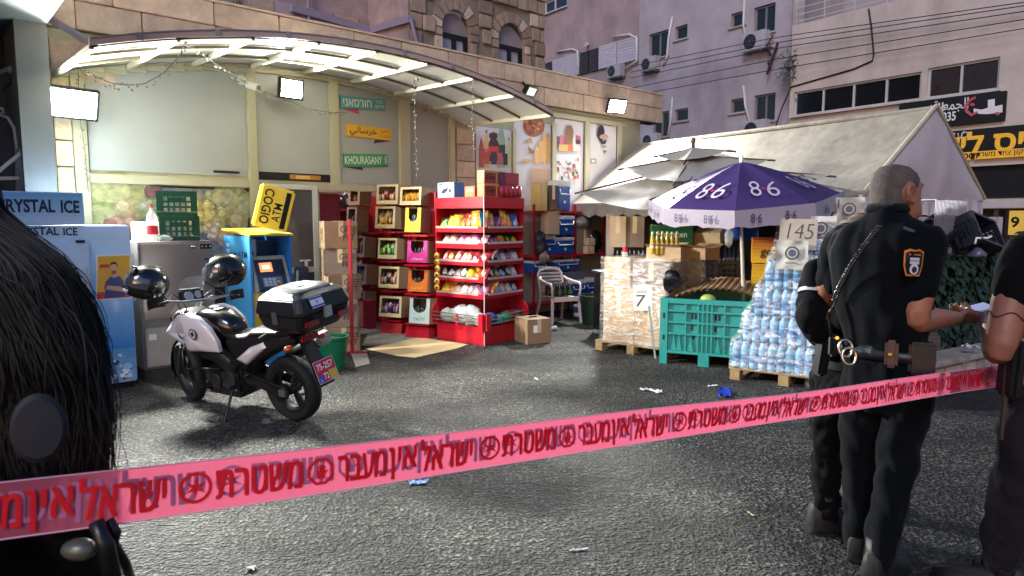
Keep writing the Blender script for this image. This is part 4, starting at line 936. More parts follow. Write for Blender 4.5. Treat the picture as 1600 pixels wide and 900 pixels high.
PR = MB(); PR.quad((.05, .196, 1.22), (.2, .196, 1.22), (.2, .196, 1.42), (.05, .196, 1.42), '#c8ccd4'); PR.quad((.07, .195, 1.25), (.18, .195, 1.25), (.15, .195, 1.33), (.08, .195, 1.36), '#7a3a4c'); PR.quad((.22, .196, 1.24), (AW-.05, .196, 1.24), (AW-.05, .196, 1.4), (.22, .196, 1.4), '#1b2c44'); PR.build("notice", M_print, atm)
txt(">>>ATM", .3, .07, M_navy, atm, (-.002, .2, 1.26), (PI/2, 0, -PI/2), bold=.01); txt("09:52", .26, .06, M_navy, atm, (-.002, .22, 1.15), (PI/2, 0, -PI/2))
PR = MB()
for i in range(5): PR.quad((-.003, .42, 1.1+i*.06), (-.003, .38, 1.1+i*.06), (-.003, .36, 1.14+i*.06), (-.003, .44, 1.14+i*.06), '#b8d4e8')
PR.build("side_print", M_print, atm)
sg = thing("light_box", "tilted yellow sign box with sideways lettering leaning on top of the cash machine", "sign", AT+Vector((.12, .3, AH+.07)), 0)
sg.rotation_euler = (R(4), R(14), R(28))
g = MB(); g.bb(-.2, .16, -.06, .06, 0, .46); g.build("box", mat("sign_yellow", '#d0b238', .4, emis=.12), sg, bevel=.02)
g = MB(); g.bb(.07, .125, -.0625, -.0605, .03, .43); g.build("stripe", M_blackflat, sg)
txt("COGIO", .38, .1, M_blackflat, sg, (-.1, -.0625, .235), (PI/2, PI/2, 0), bold=.02); txt("ATM", .2, .09, M_blackflat, sg, (.015, -.0625, .19), (PI/2, -PI/2, 0), bold=.01)
txt("ATM 24 HOURS", .36, .05, M_blackflat, sg, (-.2015, 0, .23), (PI/2, PI/2, -PI/2), bold=.01)

# ============================================================ OPEN ALUMINIUM DOOR (hinged to the shop)
da, db = F(411, 380, .16)[0], F(497, 380, .16)[0]; dzt = F(450, 288, .16)[1]
dr = MB(); fr = .07
dr.bb(da, da+fr, -.19, -.14, .02, dzt); dr.bb(db-fr, db, -.19, -.14, .02, dzt); dr.bb(da+fr, db-fr, -.188, -.142, dzt-fr*.9, dzt-.001); dr.bb(da+fr, db-fr, -.188, -.142, .02, .2); dr.bb(da+fr, db-fr, -.188, -.142, .95, 1.02)
door = dr.build("door", mat("door_aluminium", '#b9c0bc', .4, metal=.0, var=.06), shop, bevel=.004)
g = MB(); g.bb(da+fr*.5, db-fr*.5, -.168, -.16, .1, dzt-.04); g.build("pane", mat("smoked_glass", '#4c4a4e', .12, var=.25, vs=1.5, spec=.8), door)
g = MB(); g.bb(da+.02, da+.14, -.215, -.19, dzt-.1, dzt-.05); g.build("closer", M_alu, door, bevel=.006)
g = MB(); g.bb(db-.28, db-.14, -.23, -.21, 1.1, 1.12); g.bar((db-.2, -.22, 1.1), (db-.22, -.22, .5), .03); g.build("handle", M_alu, door)
t = thing("folded_trolley", "dark blue folded trolley standing against the open glass door", "trolley", SHOP.w(F(475, 440, .4)[0], -.4, 0), 30)
g = MB(); g.bb(-.12, .06, -.04, .04, .1, 1.05); g.build("panel", mat("trolley_blue", '#14223a', .4), t, bevel=.02)
g = MB(); g.bar((-.14, -.06, 0.02), (-.09, -.06, 1.0), .025); g.bb(-.15, .15, -.1, .1, 0, .05); g.build("frame", M_steel, t)
# ============================================================ CARTONS BY THE DOOR
M_cart = mat("cardboard", '#8f7457', .75, var=.08, vs=5, bump=.05, bs=30, rnd=.1)
M_cart2 = mat("pale_cardboard", '#b0987a', .75, var=.08, vs=5, rnd=.1)
M_cartd = mat("grey_cardboard", '#786557', .75, var=.1, vs=5, rnd=.1)
M_tape = mat("packing_tape", '#c2b08a', .3, var=.05)
M_ink = mat("carton_ink", '#3a2f28', .6)
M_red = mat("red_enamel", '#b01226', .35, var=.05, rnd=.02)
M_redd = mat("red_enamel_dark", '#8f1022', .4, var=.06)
rb = random.Random(21)
def carton(label, loc, rz, w, d, h, m_=None, group=None, text=None, tape=True, flaps=False, name="carton", tilt=0, tm=M_ink):
    m_ = m_ or M_cart
    t = thing(name, label, "box", loc, rz, group); t.rotation_euler = (R(tilt), 0, R(rz))
    g = MB()
    if flaps:
        tk = .006; g.bb(-w/2, w/2, -d/2, -d/2+tk, 0, h); g.bb(-w/2, w/2, d/2-tk, d/2, 0, h); g.bb(-w/2, -w/2+tk, -d/2+tk, d/2-tk, 0, h); g.bb(w/2-tk, w/2, -d/2+tk, d/2-tk, 0, h); g.bb(-w/2+tk, w/2-tk, -d/2+tk, d/2-tk, 0, tk)
    else: g.bb(-w/2, w/2, -d/2, d/2, 0, h)
    g.build("body", m_, t, bevel=.004 if not flaps else 0)
    if flaps:
        for (a, b, c, e, an) in ((-w/2, w/2, -d/2, -d/2-.1, .4), (-w/2, w/2, d/2, d/2+.1, .5)):
            g = MB(); g.quad((a, c, h), (b, c, h), (b, e, h+.1*math.sin(an)), (a, e, h+.1*math.sin(an))); g.build("flap", m_, t)
    if tape and not flaps:
        g = MB(); g.bb(-.03, .03, -d/2-.001, d/2+.001, h, h+.0015); g.bb(-.03, .03, -d/2-.0018, -d/2-.0002, h*.45, h); g.build("tape", M_tape, t)
    if text:
        for (s_, x, z, w2, h2) in text: txt(s_, w2*w, h2*h, tm, t, (x*w, -d/2-.002, z*h), bold=.01)
    return t
stk = [(528, 388, 345, 24), (529, 428, 388, 19), (533, 466, 428, 26), (532, 510, 466, 17), (534, 552, 510, 21)]
names = ["topmost", "second from the top", "middle", "second from the bottom", "bottom"]
cy = 8.35
for i, (px, yb, yt, rz) in enumerate(stk):
    a = P(px, yb, cy); b = P(px, yt, cy); zb = max(0.0, a.z if i < 4 else 0); h = b.z-zb-.004
    t = carton("%s brown carton with black print in the stack behind the red post" % names[i], (a.x-.02, cy+.1, zb), rz, .40, .44, h, [M_cart, M_cartd][i % 2], "brown cartons stacked by the door", [("GREE", .22, .7, .48, .24), ("FFT", .24, .4, .36, .24)])
    txt("GREE", .2, .22*h, M_ink, t, (-.203, -.02, h*.62), (PI/2, 0, -PI/2), bold=.01); txt("FFT", .16, .22*h, M_ink, t, (-.203, -.02, h*.32), (PI/2, 0, -PI/2), bold=.01)
    g = MB(); g.bb(-.2015, -.2003, -.03, .04, .02, h-.02); g.build("side_tape", M_tape, t)
t = thing("red_post", "red steel post with a flat foot standing in front of the brown cartons", "post", G(559, 552))
zt = P(551, 343, t.location.y).z
g = MB(); g.bb(-.085, -.045, -.02, .02, .025, zt); g.build("upright", M_redd, t, bevel=.003)
g = MB(); g.bb(-.24, .12, -.03, .03, 0, .025); g.build("foot", M_redd, t, bevel=.003)
# green bucket and drain pieces
def bucket(label, loc, r0, r1, h, m_, name="bucket", cat="bucket"):
    t = thing(name, label, cat, loc)
    g = MB(); g.lathe([(0, 0), (r0, 0), (r0+(r1-r0)*.92, h*.92), (r1+.012, h*.93), (r1+.015, h), (r1-.006, h), (r0-.006, .02), (0, .02)], 28); g.build("shell", m_, t, smooth=R(40))
    g = MB(); g.tube([(r1*math.cos(a)*1.02, r1*math.sin(a)*1.02, h*.9-.05*math.sin(a/1)) for a in [PI+PI*k/10 for k in range(11)]], .004, 5); g.build("bail", M_steel, t)
    return t
bucket("bright green plastic bucket behind the motorcycle's number plate", G(521, 575), .13, .165, .36, mat("bucket_green", '#12784a', .4, var=.05))
# ============================================================ MATS
def sheet_on_ground(name, label, cat, pts, z, m_, thick=.004):
    c = sum((Vector(p) for p in pts), Vector())/len(pts); g = MB()
    g.extr([Vector(p)-c+Vector((0, 0, z)) for p in pts], (0, 0, thick)); o = g.build(name, m_, None, c); tag(o, label, cat); return o
sheet_on_ground("cardboard_mat", "flattened beige cardboard sheet lying on the asphalt before the entrance", "mat", [G(571, 546), G(655, 528), G(732, 539), G(712, 546), G(648, 560), G(620, 557)], .006, mat("beige_card", '#bca57a', .8, var=.08, vs=3, dirt=.1))
sheet_on_ground("door_mat", "grey patterned door mat in front of the red racks", "mat", [G(566, 541), G(575, 522), G(598, 512), G(660, 528), G(600, 540)], .004, mat("mat_grey", '#77786f', .9, var=.5, vs=24, bump=.5, bs=40))
sheet_on_ground("concrete_sill", "worn concrete strip by the carton stack", "sill", [G(556, 574), G(578, 569), G(572, 548), G(548, 552)], .002, mat("concrete", '#827c72', .9, var=.25, vs=6))
# ============================================================ DISPLAY BOXES ON RED RACKS
def packets(g, w, d, h, z, cols, rng, n=7):
    for i in range(n):
        x = -w/2+w*(i+.5)/n+rng.uniform(-.01, .01); c = cols[i % len(cols)]
        g.ball((x, rng.uniform(-.07, -.03), z+h*rng.uniform(.4, .6)), (w/n*.95, d*.24, h*rng.uniform(.5, .7)), 8, 5, c)
        g.ball((x+rng.uniform(-.01, .01), -.10, z+h*.5), (w/n*.5, d*.14, h*.28), 6, 4, cols[(i+1) % len(cols)])
def display_box(label, p, rz, w, h, d, front_m, cols, kind='frame', text=None, tilt=-6):
    t = thing("display_box", label, "box", p, rz, "cardboard display boxes of snacks"); t.rotation_euler = (R(tilt), 0, R(rz))
    tk = .005; g = MB()
    g.bb(-w/2, -w/2+tk, -d/2, d/2, 0, h); g.bb(w/2-tk, w/2, -d/2, d/2, 0, h); g.bb(-w/2, w/2, d/2-tk, d/2, .003, h-.003); g.bb(-w/2+tk, w/2-tk, -d/2, d/2-tk, 0, tk); g.bb(-w/2+tk, w/2-tk, -d/2, d/2-tk, h-tk, h)
    g.build("carton", M_cart, t)
    f = MB(); y0, y1 = -d/2-.006, -d/2-.0005
    if kind == 'frame':
        b = .036; f.bb(-w/2, -w/2+b, y0, y1, 0, h); f.bb(w/2-b, w/2, y0, y1, 0, h); f.bb(-w/2+b, w/2-b, y0, y1, h-b*.9, h); f.bb(-w/2+b, w/2-b, y0, y1, 0, b*1.5)
    else:
        lo = h*.42; pts = [(-w/2, 0), (w/2, 0), (w/2, h), (w/2-.055, h)]+[(0+(w/2-.055)*math.cos(a), lo+.07-.07*math.sin(a)*1.0 if False else lo+ (h-lo)*.45-(h-lo)*.45*math.sin(a)) for a in [PI*k/10 for k in range(11)]]+[(-w/2+.055, h), (-w/2, h)]
        f.extr([(x, y1, z) for x, z in pts], (0, y0-y1, 0))
    f.build("front", front_m, t)
    g = MB(); packets(g, w*.8, d*.8, h*.62, .02, cols, rb); o = g.build("packets", M_printgloss, t, smooth=True); o["kind"] = "stuff"
    if text: txt(text[0], w*.6, h*.13, text[1], t, (0, y0-.001, h*.17), bold=.01)
    return t
M_crf = mat("cream_carton", '#c4b387', .6, var=.05); M_crw = mat("white_carton", '#c9c0bd', .6, var=.06)
M_pk = mat("pink_carton", '#c02a86', .5, var=.05); M_ory = mat("orange_carton", '#d8702a', .5, var=.12, vs=30); M_wg = mat("mint_carton", '#b9cdc6', .5, var=.05); M_yel = mat("yellow_carton", '#d4b72a', .5, var=.1)
def rack(label, pxl, pxr, ybase, Y, rz, shelves, ztop):
    p = P((pxl+pxr)/2, ybase, Y); p.z = 0; w = (pxr-pxl)/FPX*Y
    t = thing("display_rack", label, "rack", p, rz, "red racks of display boxes")
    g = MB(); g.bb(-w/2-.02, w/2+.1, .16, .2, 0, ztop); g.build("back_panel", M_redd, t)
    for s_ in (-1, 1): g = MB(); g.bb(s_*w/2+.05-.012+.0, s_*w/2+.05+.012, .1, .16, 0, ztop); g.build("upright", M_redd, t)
    g = MB(); g.extr([(-w/2, -.14, .0), (-w/2, -.1, .16), (-w/2, .15, .16), (-w/2, .15, 0)], (w+.06, 0, 0)); g.build("base", M_red, t, bevel=.004)
    for z in shelves: g = MB(); g.bb(-w/2, w/2+.06, -.14, .155, z-.03, z-.004); g.build("shelf", M_red, t, bevel=.003)
    return t
def zat(py, Y): return P(620, py, Y).z
YA = 9.72; YB = 9.35
rack("red rack between doorway and second rack, holding five cream display boxes", 600, 632, 512, YA, -24, [zat(y, YA) for y in (361, 406, 452, 497)], zat(290, YA))
rack("red rack beside the snack stand, holding five display boxes of different colours", 638, 674, 522, YB, -24, [zat(y, YB) for y in (366, 412, 457, 503)], zat(300, YB))
def dbox(label, pa, pb, yt, yb, Y, rz, fm, cols, kind='frame', text=None, tilt=-6):
    a = P((pa+pb)/2, yb, Y); h = P((pa+pb)/2, yt, Y).z-a.z; w = (pb-pa)/FPX*Y*1.04
    return display_box(label, (a.x, a.y, a.z), rz, w, h, .26, fm, cols, kind, text, tilt)
R_ = -24
dbox("cream display box of red and white packets at the top of the first red rack", 594, 629, 290, 321, YA-.05, R_+6, M_crf, ['#8c2f24', '#c9a08a', '#d8c6b0', '#7a2a24'])
dbox("cream display box of yellow and purple packets, second from the top of the first rack", 592, 627, 324, 358, YA-.05, R_, M_crf, ['#c9a51c', '#5a2f7a', '#d8c22c', '#a8861a'])
dbox("cream display box of green packets in the middle of the first red rack", 596, 630, 373, 405, YA-.05, R_, M_crf, ['#1f8a3a', '#3fae4a', '#d8c83a', '#186a30', '#d0dcd0'])
dbox("cream display box of black and pale packets on the first rack above its lowest box", 597, 633, 417, 450, YA-.1, R_, M_crf, ['#2a2320', '#c98a78', '#d8c2b4', '#3a2a28'])
dbox("lowest cream display box of dark purple packets on the first red rack", 598, 637, 463, 495, YA-.1, R_, M_crf, ['#32203c', '#8a5a7a', '#c0aab8', '#4a2a50'])
dbox("tilted cream display box of golden packets at the top of the second rack", 631, 668, 294, 322, YB+.1, R_-2, M_crf, ['#c08a1c', '#a8721a', '#d0a43a'])
dbox("white and yellow display box with a dark opening, second on the second rack", 639, 666, 326, 364, YB, R_, M_yel, ['#1f1a18', '#4a86b8', '#241f1c'], 'cut')
dbox("bright pink display box with white arabic lettering on the second rack", 642, 676, 377, 411, YB, R_, M_pk, ['#241f22', '#2c2428'], 'cut', ("\uFEB5\uFEEE\uFEE3\uFEAE\uFE97", M_white_flat))
dbox("orange and yellow display box with a dark rounded opening on the second rack", 643, 677, 422, 456, YB, R_, M_ory, ['#241c18', '#2a2420'], 'cut', ("SUNNY", mat("yellow_print", '#d8c63a', .5)))
dbox("mint white display box reading TASTY, lowest on the second rack", 645, 680, 466, 505, YB-.05, R_, M_wg, ['#1c1c1c', '#262424'], 'cut', ("TASTY", mat("green_print", '#2f8a6a', .5)))
# boxes just inside the doorway
YI = 10.35
for (pa, pb, yt, yb, cols_, lab) in ((551, 573, 296, 322, ['#a8503a', '#d8b080', '#40302c'], "topmost white box of orange packets just inside the doorway"), (548, 568, 325, 362, ['#5a5a72', '#c0b8c0', '#2c2a34'], "second white box with dark picture just inside the doorway"),
        (562, 580, 370, 402, ['#a8442c', '#d8cfc4', '#402c28'], "third white box of red packets just inside the doorway"), (561, 583, 413, 444, ['#3a7ab0', '#c87a3a', '#c8d4dc'], "white box of blue and orange packets just inside the doorway"), (565, 580, 455, 480, ['#5a2a4a', '#c05a7a', '#2c2028'], "lowest white box of purple packets just inside the doorway")):
    dbox(lab, pa, pb, yt, yb, YI, -30, M_crw, cols_)
g_in = thing("display_rack", "red rack just inside the doorway behind the carton stack", "rack", P(572, 480, YI+.1)*1.0, -30, "red racks of display boxes"); g_in.location.z = 0
g = MB(); g.bb(-.25, .3, .2, .24, .02, 2.0); g.build("back_panel", M_redd, g_in); g = MB(); [MB().bb(-.15, .2, -.1, .2, zat(y, YI)-.03, zat(y, YI)-.004).build("shelf", M_redd, g_in) for y in (364, 404, 446)]
t = thing("tall_gift_box", "tall pink and maroon box standing on the floor inside the doorway", "box", P(575, 512, 10.0)*1.0, -35); t.location.z = .02
g = MB(); g.bb(-.11, .11, -.07, .07, 0, .42); g.build("carton", mat("maroon_carton", '#8a2440', .5, var=.2, vs=8), t, bevel=.004); g = MB(); g.bb(-.1, -.02, -.073, -.071, .02, .4); g.build("label", mat("salmon_label", '#c98a7a', .5, var=.2, vs=20), t)
# inside shelves seen through the door
ins = thing("inner_shelf", "red and pink shop shelf seen through the open doorway", "shelf", SHOP.w(F(522, 380, -.5)[0], .5, .02), 42)
g = MB(); g.bb(-.26, .12, 0, .5, 0, F(510, 305, -.5)[1]); g.build("end_panel", mat("maroon_panel", '#8c1d3c', .4, var=.05), ins, bevel=.01); g = MB(); g.bb(-.28, .14, -.02, .52, F(510, 305, -.5)[1], F(510, 305, -.5)[1]+.03); g.build("top_board", mat("pale_pink", '#c9a4a0', .5), ins)
g = MB(); g.bb(.14, .75, .8, 1.0, 0, 2.0); g.bb(.14, .75, .5, .8, 1.75, 1.79); g.build("back_shelf", mat("magenta_shelf", '#a03a6a', .5, var=.05), ins)
g = MB(); packets(g, .55, .2, .2, 1.8, ['#3a3450', '#c0b0b8', '#c9a878', '#4a4060'], rb, 8); o = g.build("goods", M_printgloss, ins)
for v in o.data.vertices: v.co.x += .45; v.co.y += .6
o["kind"] = "stuff"
g = MB()
for i in range(5):
    for j in range(4): g.bb(.16+i*.11, .26+i*.11, .5, .75, .95+j*.17, 1.1+j*.17, ['#c06a86', '#b85070', '#d0a0ac', '#b03a5c'][(i*3+j) % 4])
o = g.build("pink_boxes", M_print, ins); o["kind"] = "stuff"

# ============================================================ RED SNACK STAND
SX = G(757, 541); SRZ = -38
SW, SD, ST = .88, .86, 1.93
def sz(y): return P(757, y, SX.y).z
st = thing("snack_stand", "tall red four sided snack stand with shelves full of crisp bags", "stand", SX, SRZ)
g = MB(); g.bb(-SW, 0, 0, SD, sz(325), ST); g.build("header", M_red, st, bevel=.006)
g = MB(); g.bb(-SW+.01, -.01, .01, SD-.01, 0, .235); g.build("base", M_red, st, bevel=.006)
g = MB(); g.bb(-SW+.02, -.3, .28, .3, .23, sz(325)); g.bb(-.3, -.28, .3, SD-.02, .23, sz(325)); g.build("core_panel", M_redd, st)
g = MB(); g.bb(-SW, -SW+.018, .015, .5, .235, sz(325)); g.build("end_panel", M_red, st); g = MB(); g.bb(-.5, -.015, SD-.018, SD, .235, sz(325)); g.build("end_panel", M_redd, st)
g = MB(); g.bb(-.004, .004, -.004, .004, 0, ST); g.build("edge_strip", mat("edge_white", '#c9b8b4', .4), st)
lips = [(355, 363), (380, 389), (409, 416), (436, 442), (461, 468)]
lm = mat("price_rail", '#a89a98', .3, var=.15, vs=20)
for i, (a, b) in enumerate(lips):
    za, zb = sz(a), sz(b)
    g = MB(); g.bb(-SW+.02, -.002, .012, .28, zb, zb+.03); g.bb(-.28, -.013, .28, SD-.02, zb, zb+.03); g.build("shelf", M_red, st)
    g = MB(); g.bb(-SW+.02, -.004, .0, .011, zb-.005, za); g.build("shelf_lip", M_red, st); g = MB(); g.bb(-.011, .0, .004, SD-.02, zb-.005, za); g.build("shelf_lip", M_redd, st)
    g = MB(); g.bb(-SW+.03, -.1, -.006, -.001, za-.018, za+.012); g.build("price_strip", lm, st); g = MB(); g.bb(.001, .006, .08, SD-.04, za-.018, za+.012); g.build("price_strip", lm, st)
for k, z in enumerate((.26, .31, .36)):
    g = MB(); g.bar((-SW-.02, -.05, z+.03), (-.02, -.05, z+.03), .012); g.bar((.05, .02, z+.03), (.05, SD, z+.03), .012); g.build("rail", M_steel, st)
g = MB(); g.bb(-.06, .02, -.06, -.02, .2, .42); g.build("rail_post", M_red, st, bevel=.004); g = MB(); g.bb(.021, .06, -.02, .07, .2, .42); g.build("rail_post", M_red, st, bevel=.004); g = MB(); g.bb(-SW*.5-.02, -SW*.5+.02, -.055, -.04, .22, .4); g.build("rail_post", M_red, st, bevel=.004)
g = MB(); g.extr([(-SW-.02, -.06, .235), (-SW-.02, -.06, .42), (-SW-.02, .0, .5), (-SW-.02, .2, .52), (-SW-.02, .2, .235)], (.02, 0, 0)); g.extr([(.06, SD, .235), (.06, SD, .42), (0, SD, .5), (-.2, SD, .52), (-.2, SD, .235)], (0, .02, 0)); g.build("cheek", M_red, st)
# crisp bags
def bag_mesh(base, patch, band, seed, w=.15, h=.22, t=.06):
    rng = random.Random(seed); nu, nv = 6, 8; m = MB()
    for sgn in (-1, 1):
        vs = []
        for i in range(nu+1):
            for j in range(nv+1):
                u, v = i/nu, j/nv; e = max(0, (1-(2*u-1)**2))**.5*max(0, 1-(2*v-1)**4)**.6
                x = (u-.5)*w*(1-.09*math.sin(PI*v)); z = v*h
                y = sgn*t/2*e+rng.uniform(-.006, .006)*(1 if .05 < v < .95 else .3)
                vs.append((x, y, z))
        fs = []; cs = []
        for i in range(nu):
            for j in range(nv):
                q = (i*(nv+1)+j, (i+1)*(nv+1)+j, (i+1)*(nv+1)+j+1, i*(nv+1)+j+1); fs.append(q if sgn < 0 else q[::-1])
                u, v = (i+.5)/nu-.5, (j+.5)/nv
                c = base
                if (u/.38)**2+((v-.38)/.24)**2 < 1: c = patch
                if .66 < v < .82: c = band
                if v > .94 or v < .05: c = base
                cs.append(c)
        o = len(m.v); m.v += [Vector(v) for v in vs]; m.f += [tuple(k+o for k in f) for f in fs]; m.c += cs
    return m.mesh("snack_bag", smooth=True)
BAGS = {}
def bag(label, parent_frame, lx, ly, z, face, cols, h, w, lean=14, seed=0, t=.07):
    key = (cols, round(h, 2), round(w, 2), seed)
    if key not in BAGS: BAGS[key] = bag_mesh(*cols, seed, w, h, t)
    M = Matrix.Translation(SX) @ Matrix.Rotation(R(SRZ), 4, 'Z')
    p = M @ Vector((lx, ly, z)); yaw = SRZ+(0 if face == 'l' else 90)+rb.uniform(-8, 8)
    o = put("snack_bag", BAGS[key], M_printgloss, None, p, (R(-lean+rb.uniform(-9, 9)), R(rb.uniform(-9, 9)), R(yaw+rb.uniform(-10, 10))), (rb.uniform(.88, 1.14), 1, rb.uniform(.88, 1.1)))
    tag(o, label, "snack bag", "snack bags on the red stand"); return o
ylw = ('#d0a21c', '#e0c84a', '#b8861a'); org = ('#c8641c', '#e08a3a', '#d8b44a'); grn = ('#12602c', '#d8b82c', '#0f4c24'); red = ('#a8261c', '#d87a3a', '#c8341c'); cyn = ('#1c7f96', '#4ab0b8', '#156a80'); pur = ('#3a1c58', '#8a3a6a', '#4c2670'); blu = ('#2c4a98', '#c0c8d8', '#2a3f80')
pnk = ('#b06a8a', '#d8c0c4', '#984a78'); crm = ('#b8a890', '#d8ccc0', '#8a5a5a'); mag = ('#8a2c6a', '#b87a9a', '#6a1f54'); brn = ('#6a3420', '#c8a878', '#8a2c20'); sil = ('#a8a4b0', '#d4d0d8', '#6a6480'); blk = ('#1f1c22', '#c4bcb4', '#3a3440'); rdw = ('#a02030', '#d8c4b0', '#c04040')
cname = {ylw: "yellow", org: "orange", grn: "dark green", red: "red", cyn: "turquoise", pur: "dark purple", blu: "blue", pnk: "pink", crm: "cream", mag: "magenta", brn: "brown", sil: "silver", blk: "black and white", rdw: "red and white"}
sname = ["top", "second", "third", "fourth", "fifth"]
rowsL = [[(grn, .17), (ylw, .2), (ylw, .2), (red, .19), (red, .21), (ylw, .24), (org, .24)], [crm, crm, pnk, crm, pnk, crm], [rdw, brn, rdw, crm, rdw, crm, rdw], [blk, blk, crm, blk, ylw, org, rdw], [ylw, org, crm, crm, pnk, crm, pnk]]
rowsR = [[(cyn, .23), (org, .25), (pur, .21), (org, .25), (org, .24), (blu, .2)], [mag, mag, mag, org, grn, grn], [rdw, brn, blk, sil, mag, sil], [org, rdw, brn, blu, blk, sil], [pnk, pnk, sil, sil, crm, blu]]
for side_, rows in (('l', rowsL), ('r', rowsR)):
    for i, row in enumerate(rows):
        zb = sz(lips[i][1])+.032; n = len(row); seen = {}
        for k, it in enumerate(row):
            c, h = it if isinstance(it[1], float) else (it, .2 if i != 1 else .17)
            tall = i == 0; w = .155 if tall else .15
            f = (k+.5)/n; lean = 12 if tall else 34
            if side_ == 'l': x, y = -SW+.06+(SW-.1)*f, .07
            else: x, y = -.07, .05+(SD-.12)*f
            seen[c] = seen.get(c, 0)+1
            word = {1: "first", 2: "second", 3: "third", 4: "fourth"}[seen[c]]
            tot = sum(1 for q in row if (q[0] if isinstance(q[1], float) else q) == c)
            lab = "%s snack bag on the %s shelf of the stand's %s face" % (("only "+cname[c]) if tot == 1 else (word+" "+cname[c]), sname[i], "sunlit" if False else ("left" if side_ == 'l' else "right"))
            bag(lab, None, x, y, zb, side_, c, h, w*(.95 if n > 6 else 1.05), lean, k+i*7, .075)
            if not tall and i >= 2:      # a second bag lying behind, part of the same pile
                x2, y2 = (x+.03, y+.1) if side_ == 'l' else (x-.1, y+.03)
                bag("snack bag lying behind the %s %s bag on the %s shelf, %s face" % (word, cname[c], sname[i], "left" if side_ == 'l' else "right"), None, x2, y2, zb+.03, side_, row[(k+2) % n], h, w, 30, k+40, .06)
# bottom tray: rolls of clear and coloured bags
def lumpy(name, label, cat, lx, ly, z, r, m_, seed, rz=0, group=None):
    M = Matrix.Translation(SX) @ Matrix.Rotation(R(SRZ), 4, 'Z'); g = MB(); g.ball((0, 0, 0), r, 14, 9)
    for v in g.v: v += noise.noise_vector(v*14+Vector((seed, 0, 0)))*.035
    o = g.build(name, m_, None, M @ Vector((lx, ly, z)), (0, 0, R(SRZ+rz)), smooth=True); tag(o, label, cat, group); return o
M_milk = mat("milky_plastic", '#b9bab4', .25, var=.15, vs=14, alpha=.92, bump=.4, bs=22)
for i, (x, y, z, r) in enumerate(((-.72, .1, .33, (.15, .1, .1)), (-.5, .12, .36, (.17, .11, .14)), (-.3, .1, .36, (.16, .1, .15)), (-.12, .1, .32, (.13, .1, .09)))):
    lumpy("plastic_bundle", "white plastic bag bundle, %s from the left in the stand's bottom tray" % ["first", "second", "third", "fourth"][i], "bag", x, y, z, r, M_milk, i*5, rb.uniform(-20, 20), "bundles in the bottom tray")
for i, (x, y, z, r, c, cn) in enumerate(((-.1, .2, .34, (.09, .12, .08), '#2c5aa0', "blue"), (-.08, .36, .3, (.1, .1, .07), '#3f8a90', "turquoise"), (-.06, .5, .32, (.09, .1, .07), '#2f8a5a', "green"), (-.1, .62, .36, (.1, .12, .05), '#8a2434', "dark red"), (-.1, .75, .36, (.1, .1, .04), '#5a5a6a', "grey"))):
    lumpy("plastic_bundle", "%s plastic bundle on the right side of the stand's bottom tray" % cn, "bag", x, y, z, r, mat("bundle"+c, c, .35, var=.2, vs=10), i*7+3, 90, "bundles in the bottom tray")
t = thing("hanging_strip", "strip of small yellow snack packets hanging at the stand's left edge", "snack strip", P(683, 395, SX.y+.35), SRZ)
for i in range(6): g = MB(); g.ball((rb.uniform(-.01, .01), 0, -.04-.085*i), (.05, .025, .045), 8, 6, rb.choice(['#b8982c', '#c4aa48', '#a88a24'])); g.ball((.0, -.018, -.04-.085*i), (.025, .012, .025), 6, 4, '#7a3a1c'); g.build("packet", M_printgloss, t, smooth=True)
# things on top of the stand
def onstand(lx, ly, dz=0): return Matrix.Translation(SX) @ Matrix.Rotation(R(SRZ), 4, 'Z') @ Vector((lx, ly, ST+.002+dz))
M_gift = mat("gift_red", '#94222c', .4, var=.1, vs=8); M_gold = mat("gift_gold", '#c08a3c', .4, var=.15, vs=12); M_org = mat("gift_orange", '#d0703c', .4, var=.12, vs=14); M_purp = mat("gift_purple", '#5a2450', .4, var=.08); M_gift2 = mat("gift_maroon", '#a02c3c', .4, var=.1, vs=8)
def gift(label, lx, ly, dz, w, d, h, mside, mfront, word=None, ribs=False):
    t = thing("gift_box", label, "box", onstand(lx, ly, dz), SRZ, "boxes on top of the snack stand")
    g = MB(); g.bb(0, w, 0, d, 0, h); g.build("carton", mside, t, bevel=.004)
    g = MB(); g.bb(w, w+.003, .008, d-.008, .008, h-.008); g.build("side_face", mfront, t)
    if word:
        txt(word, d*.62, h*.36, mat("black_script", '#2a1216', .4), t, (w+.005, d*.42, h*.5), (PI/2, 0, PI/2), bold=.015); txt("real", d*.3, h*.16, mat("black_script"), t, (w+.005, d*.38, h*.8), (PI/2, 0, PI/2))
        g = MB(); g.bb(w+.003, w+.005, .005, d-.005, h*.84, h*.99); g.bb(w+.0032, w+.0052, d*.78, d*.86, .01, h*.83); g.build("ribbon", M_gold, t)
    if ribs:
        for k in range(5): g = MB(); g.cyl((w+.0, d*(k+.5)/5, .01), (w+.0, d*(k+.5)/5, h-.02), d/11, 8); g.build("bottle", M_gift2, t, smooth=True)
    return t
hb = .165
for lev, nm in ((0, "lower"), (1, "upper")):
    gift("%s red gift box with orange end and black script on the stand" % nm, -.14, .03, lev*(hb+.002), .12, .3, hb, M_org, M_gift, "Grants")
    if lev: gift("small purple box in the upper row on the stand", -.14, .335, lev*(hb+.002), .12, .12, hb*.98, M_purp, M_purp)
    gift("%s maroon shrink pack at the right end of the stand's top" % nm, -.14, (.46 if lev else .335), lev*(hb+.002), .12, (.3 if lev else .46), hb*.98, M_gift2, M_gift2, None, not lev)
t = thing("gift_box", "small orange box with a white flash on the front edge of the stand's top", "box", onstand(-.38, .06), SRZ, "boxes on top of the snack stand")
